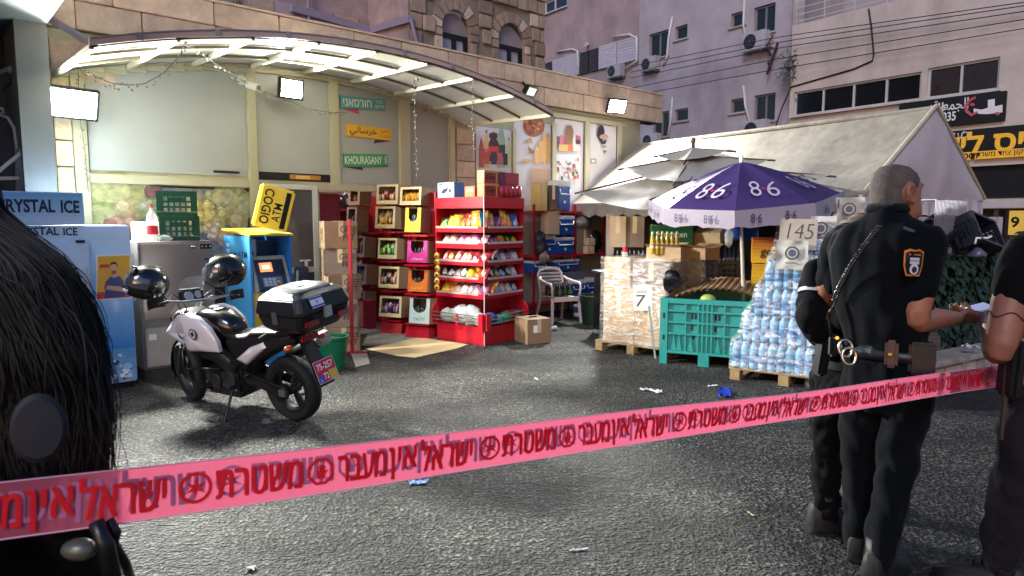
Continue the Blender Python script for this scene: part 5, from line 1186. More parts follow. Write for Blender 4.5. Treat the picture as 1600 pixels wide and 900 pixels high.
g = MB(); g.bb(0, .17, 0, .14, 0, .135); g.build("carton", M_org, t, bevel=.003); g = MB(); g.poly([(.03, -.002, .06), (.08, -.002, .08), (.14, -.002, .07), (.15, -.002, .09), (.08, -.002, .095), (.03, -.002, .08)]); g.build("flash", M_white_flat, t); g = MB(); g.bb(.17, .172, .005, .135, .005, .13); g.build("side_face", M_gift, t)
t = thing("picture_box", "white and blue box with a dark animal picture on top of the stand", "box", onstand(-.86, .05), SRZ, "boxes on top of the snack stand")
g = MB(); g.bb(0, .3, 0, .2, 0, .2); g.build("carton", mat("sky_box", '#2f7ac0', .4), t, bevel=.003)
PR = MB(); PR.quad((.0, -.002, .002), (.3, -.002, .002), (.3, -.002, .198), (.0, -.002, .198), '#c4ccd2'); PR.poly([(.06, -.003, .06), (.12, -.003, .05), (.18, -.003, .09), (.2, -.003, .14), (.15, -.003, .12), (.1, -.003, .11)], '#2a2c48'); PR.poly([(.2, -.003, .06), (.26, -.003, .08), (.24, -.003, .12), (.2, -.003, .1)], '#3a3c5a'); PR.quad((.02, -.003, .16), (.09, -.003, .16), (.09, -.003, .185), (.02, -.003, .185), '#3a7a78'); PR.build("print", M_print, t)
carton("closed brown carton with a white label on the asphalt beside the snack stand", G(834, 538)+Vector((-.01, .2, 0)), 28, .36, .36, .33, M_cart, None, None, True)
_b = bpy.data.objects
t = [o for o in bpy.data.objects if o.get('label', '').startswith("closed brown carton with a white")][0]
g = MB(); g.bb(-.09, -.03, -.1835, -.181, .15, .25); g.build("label", M_white_flat, t)
t = thing("black_strap", "black strap lying on top of the closed carton", "strap", t.location+Vector((0, 0, .335)), 20); g = MB(); g.bb(-.05, .06, -.01, .01, 0, .012); g.build("strap", M_black, t)

# ============================================================ SHELF OF COOLERS under the food pictures
YS = .35
def fs(px, py, off=YS): return F(px, py, off)
sx0, sx1 = fs(838, 400)[0], fs(944, 400)[0]
cs = thing("cooler_shelf", "red steel shelving of blue coolers and cartons against the shop's right end", "shelf", SHOP.w(sx0, -YS, 0), 42)
SWD = sx1-sx0
zs = [fs(890, 397)[1], fs(880, 330)[1], fs(890, 470)[1]]
for z in zs: g = MB(); g.bb(-.05, SWD+.0, -.0, .33, z-.035, z); g.build("shelf_board", M_red, cs, bevel=.003)
for x in (-.04, SWD*.55, SWD): 
    for y in (.02, .32): g = MB(); g.bb(x-.015, x+.015, y-.015, y+.015, 0, fs(880, 320)[1]); g.build("upright", M_redd, cs)
M_cool = mat("cooler_blue", '#1c4a94', .4, var=.06); M_coolw = mat("cooler_white", '#c0c0c0', .4, var=.05)
def cooler(label, px0, px1, yb, yt, off=YS, d=.26, z=None, jug=False):
    a, b = F(px0, yb, off), F(px1, yb, off); w = b[0]-a[0]; z0 = a[1] if z is None else z; h = F((px0+px1)/2, yt, off)[1]-z0
    t = thing("cooler", label, "cooler", SHOP.w(a[0], -off, z0+.001), 42, "blue coolers on the red shelves")
    g = MB(); g.box(w/2, d/2, h*.4, w*.95, d*.95, h*.8, None, None, 1.04); g.build("body", M_cool, t, bevel=.012)
    g = MB(); g.bb(0, w, 0, d, h*.8, h); g.build("lid", M_coolw, t, bevel=.012)
    g = MB(); g.tube([(w*.1, -.012, h*.72), (w*.15, -.02, h*.55), (w*.85, -.02, h*.55), (w*.9, -.012, h*.72)], .01, 6); g.build("handle", M_coolw, t, smooth=True)
    g = MB(); disc(g, w*.5, h*.3, .03, .025, -.004+d*.0, '#c0c8d4'); g.build("badge", M_print, t)
    return t
z1, z2, z3 = zs[0], zs[1], zs[2]
cooler("blue drink cooler on the top shelf under the food pictures", 872, 892, 322, 282, z=z2)
cooler("blue cooler with a white square label on the middle of the shelving", 871, 898, 368, 337, z=None)
cooler("small blue cooler at the left end of the middle shelf", 848, 869, 395, 368, z=z1)
cooler("wide blue and white cooler on the middle shelf", 868, 898, 396, 371, z=z1+.002, off=YS+.03)
cooler("blue cooler on the lower shelf behind the plastic chair's back", 833, 855, 428, 408)
cooler("wide white lidded cooler on the lower shelf right of the chair back", 868, 906, 424, 406)
cooler("blue cooler on the floor right of the plastic chair", 893, 915, 470, 438, off=YS+.2)
cooler("dark blue cooler on the floor beside the dark green bin", 915, 935, 468, 435, off=YS+.1)
carton("brown carton at the right of the middle shelf", SHOP.w(fs(915, 396)[0], -YS+.15, z1), 42, .42, .26, fs(915, 357)[1]-z1, M_cartd)
for i, (px, a, b, l) in enumerate(((916, 396, 384, "lower"), (917, 383, 372, "upper"))): carton("%s of two small labelled cartons in front of the big shelf carton" % l, SHOP.w(fs(px, a)[0], -YS-.06, fs(px, a)[1]), 40, .18, .12, fs(px, b)[1]-fs(px, a)[1], M_cart2)
carton("pale carton standing at the left end of the top shelf", SHOP.w(fs(842, 325)[0], -YS, z2), 36, .16, .25, fs(845, 286)[1]-z2, mat("buff_carton", '#b8a060', .7))
carton("dark carton beside the blue drink cooler on the top shelf", SHOP.w(fs(858, 322)[0], -YS, z2), 40, .2, .22, fs(858, 290)[1]-z2, mat("umber_carton", '#4a3a34', .7))
carton("brown carton with open flaps hanging over the shelf edge", SHOP.w(fs(858, 362)[0], -YS-.02, fs(858, 366)[1]), 38, .25, .2, fs(858, 330)[1]-fs(858, 366)[1], M_cart2, flaps=True)
def sack(label, p, r, m_, seed, name="sack", cat="bag"):
    g = MB(); g.ball((0, 0, 0), r, 16, 10)
    for v in g.v: v += noise.noise_vector(v*9+Vector((seed, 0, 0)))*.05
    o = g.build(name, m_, None, p, smooth=True); tag(o, label, cat); return o
M_blackbag = mat("black_film", '#15151a', .25, var=.2, bump=.4, bs=12)
sack("black plastic bag bulging between carton and tent pole on the shelf", SHOP.w(fs(930, 380)[0], -YS+.05, z1+.22), (.16, .14, .22), M_blackbag, 4)
sack("grey plastic bag stuffed on top of the shelf carton", SHOP.w(fs(912, 345)[0], -YS+.1, fs(912, 348)[1]), (.22, .16, .13), mat("grey_film", '#6c6460', .3, var=.25, bump=.4, bs=12), 9)
sack("dark bag of goods at the left end of the middle shelf", SHOP.w(fs(843, 372)[0], -YS+.0, z1+.2), (.12, .14, .22), mat("charcoal_film", '#2a2c34', .35, var=.3), 14)
sack("brown toys bundle hanging at the left of the shelving", SHOP.w(fs(846, 400)[0], -YS-.05, fs(846, 400)[1]), (.08, .08, .12), mat("tan_plush", '#8a7a6a', .9, var=.3), 17, "bundle", "bundle")
t = thing("folding_table", "folding table with a grey board and black legs under the red shelving", "furniture", SHOP.w(fs(885, 440)[0], -YS-.1, 0), 42)
g = MB(); g.bb(-.3, .35, 0, .2, fs(885, 436)[1], fs(885, 425)[1]); g.build("board", mat("grey_board", '#5c5c62', .5), t); g = MB(); [g.bar((x, .05, 0), (x, .05, fs(885, 436)[1]), .025) for x in (-.28, .0, .33)]; g.build("legs", M_black, t)
# ============================================================ PLASTIC CHAIR WITH BOTTLE PACK, BINS
CHP = G(874, 505); CHP.y += .1
M_chair = mat("chair_white", '#bdb4b4', .45, var=.05, dirt=.08)
ch = thing("plastic_chair", "white plastic armchair with slatted back beside the red snack stand", "chair", CHP, 28)
g = MB()
def seatfn(u, v): return Vector((-.22+.44*u, -.22+.44*v, .42-.02*math.sin(PI*u)))
g.grid(seatfn, 6, 6); g.grid(lambda u, v: seatfn(u, v)-Vector((0, 0, .012)), 6, 6); g.bb(-.23, .23, -.235, -.22, .36, .43); g.build("seat", M_chair, ch, smooth=R(40))
for sx_ in (-1, 1):
    g = MB(); g.loft([[(sx_*.24-.02, -.21, .42), (sx_*.24+.02, -.21, .42), (sx_*.24+.02, -.17, .42), (sx_*.24-.02, -.17, .42)], [(sx_*.27-.018, -.25, 0), (sx_*.27+.018, -.25, 0), (sx_*.27+.018, -.22, 0), (sx_*.27-.018, -.22, 0)]]); g.build("leg", M_chair, ch, bevel=.005)
    g = MB(); g.loft([[(sx_*.21-.02, .19, .42), (sx_*.21+.02, .19, .42), (sx_*.21+.02, .23, .42), (sx_*.21-.02, .23, .42)], [(sx_*.25-.018, .3, 0), (sx_*.25+.018, .3, 0), (sx_*.25+.018, .33, 0), (sx_*.25-.018, .33, 0)]]); g.build("leg", M_chair, ch, bevel=.005)
    g = MB(); g.tube([(sx_*.25, -.21, .42), (sx_*.265, -.22, .58), (sx_*.27, -.18, .635), (sx_*.27, .0, .65), (sx_*.25, .17, .68), (sx_*.22, .22, .72)], [.018, .018, .022, .026, .024, .018], 8); g.build("armrest", M_chair, ch, smooth=True)
g = MB()
def bk(x, z): return Vector((x, .21+(z-.42)*.25+.35*x*x*-.5, z))
n = 14; top = [bk(-.22+.44*k/n, .80+.05*math.sin(PI*k/n)) for k in range(n+1)]
g.tube([bk(-.22, .43), bk(-.225, .6), bk(-.22, .78)]+top[1:-1]+[bk(.22, .78), bk(.225, .6), bk(.22, .43)], .018, 8); g.build("back_frame", M_chair, ch, smooth=True)
for k in range(6): g = MB(); z = .5+.055*k; g.loft([[bk(x, z)+Vector((0, .006, -.017)), bk(x, z)+Vector((0, -.006, -.017)), bk(x, z)+Vector((0, -.006, .017)), bk(x, z)+Vector((0, .006, .017))] for x in [-.21+.42*i/8 for i in range(9)]]); g.build("slat", M_chair, ch)
g = MB(); g.loft([[bk(x, .82+.03*math.cos(x*6))+Vector((0, s_*.006, q*.03)) for s_, q in ((1, -1), (-1, -1), (-1, 1), (1, 1))] for x in [-.2+.4*i/8 for i in range(9)]]); g.build("top_slat", M_chair, ch)
pkb = thing("bottle_pack", "pack of dark bottles with green labels on the plastic chair's seat", "bottle pack", CHP+Vector((0, 0, .435)), 28)
for i in range(4):
    for j in range(3): g = MB(); g.lathe([(0, 0), (.045, 0), (.045, .13), (.02, .18), (.016, .2), (0, .2)], 10, Matrix.Translation((-.15+i*.1, -.1+j*.1, 0)), '#16181a'); g.lathe([(.046, .04), (.046, .1)], 10, Matrix.Translation((-.15+i*.1, -.1+j*.1, 0)), '#2f5a34' if (i+j) % 2 else '#2a2c2e'); g.build("bottle", M_printgloss, pkb, smooth=R(50))
bucket("dark green round bin behind the plastic chair and cartons pallet", G(929, 506), .19, .235, .46, mat("bin_green", '#0d2a1e', .5, var=.1), "round_bin", "bin")
t = thing("paint_tub", "small white and blue tub on the asphalt between chair and green bin", "tub", G(903, 494), 0); g = MB(); g.lathe([(0, 0), (.07, 0), (.075, .2), (.0, .205)], 18); g.build("tub", M_white_flat, t, smooth=R(40)); g = MB(); g.lathe([(.0765, .07), (.0775, .17)], 18); g.build("label", M_cool, t)
def scrap(label, px, py, r, m_, seed, name="cup", z=.03):
    p = G(px, py); g = MB(); g.lathe([(0, 0), (.03, 0), (.037, .09), (.034, .09), (.027, .005)], 12, Matrix.Rotation(PI/2, 4, 'Y')); o = g.build(name, m_, None, p+Vector((0, 0, .035)), (0, 0, seed)); tag(o, label, "litter"); return o
scrap("crushed clear cup on the asphalt right of the carton beside the chair", 861, 517, .05, M_milk, .5); scrap("clear plastic cup lying near the dark green bin", 936, 523, .05, mat("teal_clear", '#7fa09a', .2, alpha=.7), 2.2)
t = thing("storage_box", "black storage box with a yellow label beside the tent pole", "box", P(950, 470, 9.7)*1.0, 10); t.location.z = 0
g = MB(); g.bb(-.16, .18, -.15, .2, 0, P(950, 428, 9.7).z-.0); g.build("tub", mat("tub_black", '#17181a', .4), t, bevel=.02); g = MB(); g.bb(-.19, .21, -.18, .23, P(950, 428, 9.7).z, P(950, 424, 9.7).z+.01); g.build("lid", mat("tub_lid", '#3c4044', .4), t, bevel=.008); g = MB(); g.bb(-.14, -.04, -.154, -.151, P(950, 448, 9.7).z, P(950, 438, 9.7).z); g.build("label", mat("label_yellow", '#c9941c', .5), t)
# ============================================================ TENT
def orient(x, up, origin):                      # local x along x, local y up, facing x cross up
    x = Vector(x).normalized(); n = x.cross(Vector(up)).normalized(); u = n.cross(x).normalized()
    M = Matrix((x, u, n)).transposed().to_4x4(); M.translation = origin; return M
def txtM(body, w, h, m, parent, M, bold=0., shear=0., name="lettering"):
    o = txt(body, w, h, m, parent, (0, 0, 0), (0, 0, 0), bold, shear, name)
    o.matrix_local = M @ Matrix.Diagonal((w, h, 1, 1)); return o
M_canvas = mat("tent_canvas", '#7b756a', .8, var=.22, vs=5, bump=.4, bs=7, dirt=.45)
M_canvas2 = mat("tent_gable", '#b3a7ab', .8, var=.08, vs=2, bump=.25, bs=7, dirt=.2)
TL, TW, TZ, TE = 5.3, 1.72, 3.1, 1.93
tent = thing("market_tent", "long off white canvas tent with a pointed gable and scalloped edge", "tent", (5.54, 9.0, 0), 35.3)
def slope(sg):
    def fn(u, v):
        x = sg*TW*u; y = TL*v; z = TZ+(TE-TZ)*u
        sag = .10*math.sin(PI*u)*(.6+.4*math.sin(v*PI*4)**2)+.05*math.sin(PI*min(1, v*1.0))
        n_ = noise.noise(Vector((x*1.6, y*1.3, 3)))*.05*u
        return Vector((x, y, z-sag+n_))
    return fn
for sg, nm in ((-1, "roof_sheet"), (1, "roof_sheet")):
    g = MB(); g.grid(slope(sg), 14, 36); g.build(nm, M_canvas, tent, smooth=True)
def valance(p0, p1, n, drop, m_, up=0.0, name="valance"):
    p0, p1 = Vector(p0), Vector(p1); d = (p1-p0); nrm = Vector((d.y, -d.x, 0)).normalized()
    def fn(u, v):
        p = p0+d*u; sc = drop-.05*abs(math.cos(PI*u*n)); return p+Vector((0, 0, up*(1-v)-sc*v))+nrm*(.03*math.sin(u*n*PI*2)*v)
    g = MB(); g.grid(fn, n*8, 3); return g.build(name, m_, tent, smooth=True)
valance((-TW, 0, TE), (-TW, TL, TE), 16, .25, M_canvas); valance((TW, 0, TE), (TW, TL, TE), 16, .25, M_canvas)
def gab(u, v):
    x = -TW+2*TW*u; zt = TZ-(TZ-TE)*abs(x)/TW; z = TE-.02+(zt-TE+.02)*v
    return Vector((x, -.01-.05*math.sin(PI*v)*math.sin(PI*u)+noise.noise(Vector((x*2.2, z*1.0, 8)))*.03, z))
g = MB(); g.grid(gab, 30, 10); g.build("gable_sheet", M_canvas2, tent, smooth=True)
valance((-TW, -.01, TE), (TW, -.01, TE), 11, .28, M_canvas2)
g = MB(); g.grid(lambda u, v: Vector((-TW+2*TW*u, TL, 0+(TZ-(TZ-TE)*abs(2*u-1))*v)), 12, 6); g.build("end_sheet", M_canvas, tent)
g = MB(); g.grid(lambda u, v: Vector((TW-.05-.08*math.sin(u*30)*.3, TL*u, TE*v)), 30, 4); g.build("dark_backing", mat("tent_gloom", '#3d3a40', .8, var=.2), tent)  # dark sheet added along the far side for the gloom under the tent
for x in (-TW, TW):
    for y in (0.02, TL*.5, TL-.03): g = MB(); g.cyl((x, y, 0), (x, y, TE), .028, 10); g.build("pole", mat("pole_white", '#b5b1a6', .4), tent)
g = MB(); g.tube([(-TW, -.02, TE+.02), (0, -.02, TZ+.02), (TW, -.02, TE+.02)], .03, 8); g.build("gable_bar", mat("canvas_hem", '#9a907e', .7), tent)
g = MB(); g.cyl((0, 0, TZ-.01), (0, TL, TZ-.01), .035, 8); g.build("ridge_bar", M_canvas, tent)
# thick white pole in front of the tent, left
t = thing("tent_pole", "thick white pole holding the left front corner of the canvas", "pole", P(952, 440, 9.95)*1.0); zt = P(952, 334, 9.95).z; t.location.z = 0
g = MB(); g.bb(-.055, .055, -.055, .055, 0.02, zt); g.build("upright", mat("pole_white"), t, bevel=.01); g = MB(); g.bb(-.1, .1, -.1, .1, 0, .02); g.build("foot", M_steel, t)

# ============================================================ CREAM VENTED UMBRELLA
M_cru = mat("umbrella_cream", '#87827a', .8, var=.08, vs=3, bump=.2, bs=8, dirt=.2); M_wood = mat("dark_wood", '#3a2a20', .6, var=.2)
cu = P(1085, 300, 9.3); cu.z = 0
um = thing("cream_umbrella", "square cream market umbrella with two vents, partly collapsed before the tent", "umbrella", cu)
def tier(apex, cs_, name, sag, m_=M_cru):
    A = P(*apex)-cu; C_ = [P(*c)-cu for c in cs_]
    for i in range(4):
        B, D = C_[i], C_[(i+1) % 4]
        def fn(u, v, A=A, B=B, D=D): 
            e = B.lerp(D, v); p = A.lerp(e, u); p = p+Vector((0, 0, -sag*math.sin(PI*u)*.5-sag*1.6*u*math.sin(PI*v)*.4)); return p+Vector((0, 0, noise.noise(p*2.5)*.03))
        g = MB(); g.grid(fn, 8, 10); g.build(name, m_, um, smooth=True)
    for B in C_: g = MB(); g.tube([A+Vector((0, 0, -.03)), B+Vector((0, 0, -.02)), B+(B-A).normalized()*.05+Vector((0, 0, -.02))], .014, 6); g.build("rib", M_wood, um)
tier((1083, 229, 9.3), [(1026, 242, 9.6), (1070, 252, 8.95), (1144, 234, 9.05), (1100, 234, 9.7)], "top_vent", .03)
tier((1083, 240, 9.3), [(971, 262, 9.8), (1054, 285, 8.5), (1205, 248, 8.75), (1120, 238, 10.1)], "middle_vent", .06)
tier((1083, 254, 9.3), [(903, 299, 9.9), (1025, 328, 8.1), (1300, 273, 8.3), (1190, 258, 10.4)], "canopy", .12)
ap_ = P(1083, 226, 9.3)-cu
g = MB(); g.cyl((0, 0, 0), ap_+Vector((0, 0, .02)), .026, 10); g.build("pole", M_wood, um); g = MB(); g.ball(ap_+Vector((0, 0, .05)), (.035, .035, .05), 10, 7); g.build("finial", mat("finial_brown", '#5a3a2a', .5), um, smooth=True)
g = MB(); g.lathe([(.3, 0), (.3, .06), (.06, .1), (.05, .3), (0, .3)], 20); g.build("base", M_black, um)

# ============================================================ PURPLE PARASOL
PYD = 7.55
pc = P(1166, 500, PYD); pc.z = 0
pa = thing("purple_parasol", "purple parasol with white 8.6 numerals and a tattered white valance", "umbrella", pc)
M_pur = mat("parasol_purple", '#352357', .6, var=.06, vs=3, bump=.1, bs=6); M_pwh = mat("parasol_white", '#8a828e', .6, var=.06, vs=4, bump=.15, bs=8, dirt=.15)
apx = P(1158, 253, PYD)-pc; RR = 1.03; tilt = Matrix.Rotation(R(-5.5), 4, 'Y') @ Matrix.Rotation(R(9), 4, 'X')
rimz = -.40
def pt(r, a, dz): return apx+tilt @ Vector((r*math.cos(a), r*math.sin(a), dz))
rpar = random.Random(4)
for k in range(8):
    a0 = -PI/2-PI/8+k*PI/4; a1 = a0+PI/4
    def fn(u, v, a0=a0, a1=a1):
        a = a0+(a1-a0)*v; ch = math.cos(PI/8)/math.cos(a-(a0+a1)/2); rr = RR*u*(ch*.9+.1)
        return pt(rr, a, rimz*(u**1.25)-.02*math.sin(PI*u)*math.sin(PI*v))
    g = MB(); g.grid(fn, 8, 8); g.build("panel", M_pur, pa, smooth=True)
    jag = [rpar.uniform(0, .05) for _ in range(13)]
    def vf(u, v, a0=a0, a1=a1, jag=jag):
        a = a0+(a1-a0)*u; ch = math.cos(PI/8)/math.cos(a-(a0+a1)/2); rr = RR*(ch*.9+.1)+.006+.02*v
        return pt(rr, a, rimz+.03*(1-v)-(jag[min(12, int(u*12))]*.5*v)-.125*v-.02*v*abs(math.sin(u*PI*2))+noise.noise(Vector((a*6, v, 2)))*.02*v)
    g = MB(); g.grid(vf, 12, 3); g.build("valance", M_pwh, pa, smooth=True)
    # numerals, laid on the panel's slope
    am = (a0+a1)/2
    c0 = pt(RR*.66*.95, am, rimz*(.66**1.25)+.002); up = (pt(RR*.4, am, rimz*.4**1.25)-pt(RR*.9, am, rimz*.9**1.25)); xd = Vector((-math.sin(am), math.cos(am), 0))
    Mx = orient(xd, up, c0); Mx.translation = c0+Mx.to_3x3() @ Vector((0, 0, .016))
    lo = Matrix.Translation((-.13, 0, 0))
    txtM("8", .125, .3, mat("numeral_white", '#b9b1bc', .6), pa, Mx @ Matrix.Translation((-.088, 0, 0)), bold=-.005, shear=.2, name="numeral"); txtM("6", .125, .3, mat("numeral_white", '#b9b1bc', .6), pa, Mx @ Matrix.Translation((.088, 0, 0)), bold=-.005, shear=.2, name="numeral")
    g = MB(); g.poly([(.025*math.cos(t_), .02*math.sin(t_), 0) for t_ in [6.283*q/10 for q in range(10)]]); o = g.build("red_dot", mat("red_dot", '#b02a4a', .5), pa); o.matrix_local = Mx
    for f_ in (-.2, .14):
        a = am+f_; ch = math.cos(PI/8)/math.cos(a-am); rr = RR*(ch*.9+.1)+.03
        c1 = pt(rr, a, rimz-.06); Mv = orient(Vector((-math.sin(am), math.cos(am), 0)), Vector((0, 0, 1)), c1+Vector((math.cos(am), math.sin(am), 0))*.018)
        txtM("8·6", .11, .09, mat("purple_print", '#3a2a55', .6), pa, Mv, bold=.01)
    g = MB(); g.tube([pt(.02, a0, -.02), pt(RR*.6, a0, rimz*.6**1.25-.012), pt(RR*1.0, a0, rimz-.012)], .008, 5); g.build("rib", M_steel, pa)
bs = apx+tilt @ Vector((0, 0, -.9))
g = MB(); g.cyl(apx+Vector((0, 0, .0)), bs, .019, 10); g.cyl(bs, Vector((0, 0, .15)), .021, 10); g.build("pole", mat("pole_white"), pa)
g = MB(); g.ball(apx+Vector((0, 0, .03)), (.025, .025, .05), 8, 6); g.build("tip", M_white_flat, pa)

# ============================================================ TEAL PALLET BIN
M_teal = mat("teal_plastic", '#1c7f7a', .4, var=.08, vs=4, dirt=.12)
B0 = G(1030, 567); BRZ = -25; BW, BD, BH = .98, 1.05, P(1030, 465, B0.y).z
bn = thing("pallet_bin", "large teal plastic pallet bin with ribbed walls on stubby feet", "bin", B0, BRZ)
def binwall(L_, M, name):
    g = MB(); z0 = .13
    g.bb(0, L_, .03, .045, z0, BH-.02)
    for z, h in ((BH-.03, .055), (BH-.14, .022), (BH-.27, .022), (BH-.4, .022), (z0+.012, .03)): g.bb(0, L_, -.0, .031, z-h/2, z+h/2)
    g.bb(0, .085, -.004, .032, .0, BH-.002); g.bb(L_-.085, L_, -.004, .032, .0, BH-.002)
    for f_ in (.29, .43, .48, .53, .58, .72): g.bb(L_*f_-.009, L_*f_+.009, .0025, .0315, z0, BH-.05)
    for f_ in (.16, .22, .35, .65, .79, .86): 
        g.extr([(L_*f_-.03, .028, z0+.03), (L_*f_+.03, .028, z0+.03), (L_*f_, .028, z0+.22)], (0, -.02, 0))
    g.bb(L_*.44, L_*.56, -.002, .1, 0, z0)
    for v in g.v: v.x, v.y, v.z = M @ v
    w_ = g.build(name, M_teal, bn)
    g = MB()
    for f_, z in ((.045, BH-.2), (.045, BH-.45), (.955, BH-.2), (.955, BH-.45), (.36, BH-.2), (.4, BH-.2), (.62, BH-.2), (.66, BH-.2), (.36, BH-.33), (.62, BH-.33), (.38, z0+.2), (.64, z0+.2)): g.bb(L_*f_-.012, L_*f_+.012, -.006 if f_ in (.045, .955) else .0265, .029, z-.03, z+.03)
    for v in g.v: v.x, v.y, v.z = M @ v
    o = g.build("slot", M_dark, w_); o["kind"] = "stuff"
binwall(BW, Matrix.Identity(4), "wall"); binwall(BW, Matrix.Translation((BW, BD, 0)) @ Matrix.Rotation(PI, 4, 'Z'), "wall")
binwall(BD-.1, Matrix.Translation((.001, BD-.05, 0)) @ Matrix.Rotation(-PI/2, 4, 'Z'), "wall"); binwall(BD-.1, Matrix.Translation((BW-.001, .05, 0)) @ Matrix.Rotation(PI/2, 4, 'Z'), "wall")
g = MB(); g.bb(.04, BW-.04, .05, BD-.05, .13, .16); g.build("floor", M_teal, bn)
rl = thing("corrugated_sheet", "brown corrugated mat bowed over the teal bin around the parasol pole", "mat", B0, BRZ)
def cf(u, v):
    x = .12+1.0*u; y = .08+.85*v; z = BH+.0+.17*math.sin(PI*min(1, u*1.0))**.8*(.75+.35*v)+.008*math.sin(u*95)
    return Vector((x, y, z))
g = MB(); g.grid(cf, 96, 8); g.grid(lambda u, v: cf(u, v)-Vector((0, 0, .015)), 96, 2); g.build("sheet", mat("woven_brown", '#8c6f4c', .8, var=.18, vs=12), rl, smooth=True)
t = thing("green_melon", "pale green fruit lying under the bowed mat in the teal bin", "fruit", B0+Matrix.Rotation(R(BRZ), 3, 'Z') @ Vector((.5, .15, BH-.02))); g = MB(); g.ball((0, 0, 0), (.09, .08, .07), 14, 10); g.build("rind", mat("melon_green", '#8a9a4c', .5, var=.2, vs=12), t, smooth=True)

# ============================================================ PALLETS
M_plk = mat("pallet_wood", '#8a7350', .85, var=.25, vs=6, bump=.3, bs=30, rnd=.15, dirt=.3)
def pallet(label, p, rz, w, d):
    t = thing("wooden_pallet", label, "pallet", p, rz)
    for i in range(3):
        for j in range(3): g = MB(); cx = .05+(w-.1)*i/2; cy_ = .06+(d-.12)*j/2; g.bb(cx-.05, cx+.05, cy_-.06, cy_+.06, .02, .1); g.build("block", M_plk, t, bevel=.004)
    for i in range(3): g = MB(); cx = .05+(w-.1)*i/2; g.bb(cx-.05, cx+.05, 0, d, 0, .02); g.build("bottom_board", M_plk, t)
    for i in range(7): g = MB(); y = d*i/7+.02; g.bb(-.02, w+.02, y, y+d/7-.03, .1, .122); g.build("deck_board", M_plk, t, bevel=.003)
    return t
C0 = G(930, 546); CRZ = -40
pallet("wooden pallet under the film wrapped cartons left of the teal bin", C0, CRZ, 1.0, 1.0)
def onC(x, y, z=0): return C0+Matrix.Rotation(R(CRZ), 3, 'Z') @ Vector((x, y, z))
zz = .124; z_2 = P(985, 452, 7.9).z; z_3 = P(985, 404, 7.95).z
def cart(label, x, y, z0, w, d, z1, m_, flaps=False, rz=0): return carton(label, onC(x+w/2, y+d/2, z0), CRZ+rz, w, d, z1-z0-.003, m_, "cartons on the wrapped pallet", None, not flaps, flaps)
M_cw = mat("wrapped_card", '#a88b62', .6, var=.1, vs=4)
cart("lower left tan carton of the film wrapped pallet", .08, .05, zz, .44, .5, z_2, M_cw); cart("lower right tan carton of the film wrapped pallet", .53, .04, zz, .42, .5, z_2, M_cw); cart("rear lower carton on the film wrapped pallet", .1, .56, zz, .8, .4, z_2, M_cart)
cart("upper left tan carton of the pallet with the red capped bottle on it", .06, .08, z_2, .36, .42, z_3, M_cw, rz=4); cart("upper right torn carton of the pallet beside the teal bin", .46, .1, z_2, .5, .5, z_3-.05, M_cartd); cart("rear upper carton on the wrapped pallet below the oil bottles", .2, .58, z_2, .75, .4, z_3-.02, M_cart2)
cart("open pale carton on the pallet in front of the oil bottles", .52, .3, z_3-.045, .42, .3, z_3+.13, M_cart2, True, rz=12)
cart("brown open carton at the right end of the wrapped pallet's top", .86, .55, z_3-.02, .36, .32, z_3+.12, M_cart, True, rz=-8)
M_film = bpy.data.materials.new("stretch_film"); M_film.use_nodes = True
_n = M_film.node_tree.nodes; _l = M_film.node_tree.links; _n.remove(_n["Principled BSDF"])
_g = _n.new("ShaderNodeBsdfGlossy"); _g.inputs["Roughness"].default_value = .12; _t = _n.new("ShaderNodeBsdfTransparent"); _d = _n.new("ShaderNodeBsdfDiffuse"); _d.inputs[0].default_value = (.75, .75, .75, 1)
_m1 = _n.new("ShaderNodeMixShader"); _m1.inputs[0].default_value = .55; _m2 = _n.new("ShaderNodeMixShader"); _tc = _n.new("ShaderNodeTexCoord"); _nz = _n.new("ShaderNodeTexNoise"); _nz.inputs["Scale"].default_value = 7; _nz.inputs["Detail"].default_value = 6; _nz.inputs["Distortion"].default_value = 1.5
_v = _n.new("ShaderNodeVectorMath"); _v.operation = 'MULTIPLY'; _v.inputs[1].default_value = (1, 1, 3.2); _l.new(_tc.outputs["Object"], _v.inputs[0]); _l.new(_v.outputs[0], _nz.inputs["Vector"])
_r = _n.new("ShaderNodeMapRange"); _r.inputs[1].default_value = .42; _r.inputs[2].default_value = .66; _r.inputs[3].default_value = .07; _r.inputs[4].default_value = .62; _l.new(_nz.outputs["Fac"], _r.inputs[0])
_b = _n.new("ShaderNodeBump"); _b.inputs["Strength"].default_value = .9; _b.inputs["Distance"].default_value = .05; _l.new(_nz.outputs["Fac"], _b.inputs["Height"]); _l.new(_b.outputs[0], _g.inputs["Normal"])
_l.new(_d.outputs[0], _m1.inputs[1]); _l.new(_g.outputs[0], _m1.inputs[2]); _l.new(_t.outputs[0], _m2.inputs[1]); _l.new(_m1.outputs[0], _m2.inputs[2]); _l.new(_r.outputs[0], _m2.inputs[0]); _l.new(_m2.outputs[0], _n["Material Output"].inputs[0])
def film(label, origin, rz, rings, wob=.015):
    t = thing("stretch_film", label, "plastic film", origin, rz); g = MB(); out = []
    for (x0, x1, y0, y1, z) in rings:
        ring = []
        for k in range(48):
            f_ = k/12; s_ = int(f_); q = f_-s_
            p = [(x0+(x1-x0)*q, y0), (x1, y0+(y1-y0)*q), (x1-(x1-x0)*q, y1), (x0, y1-(y1-y0)*q)][s_]
            v = Vector((p[0], p[1], z)); ring.append(v+noise.noise_vector(v*5)*wob)
        out.append(ring)
    g.loft(out, caps=False); g.build("film", M_film, t, smooth=True); return t
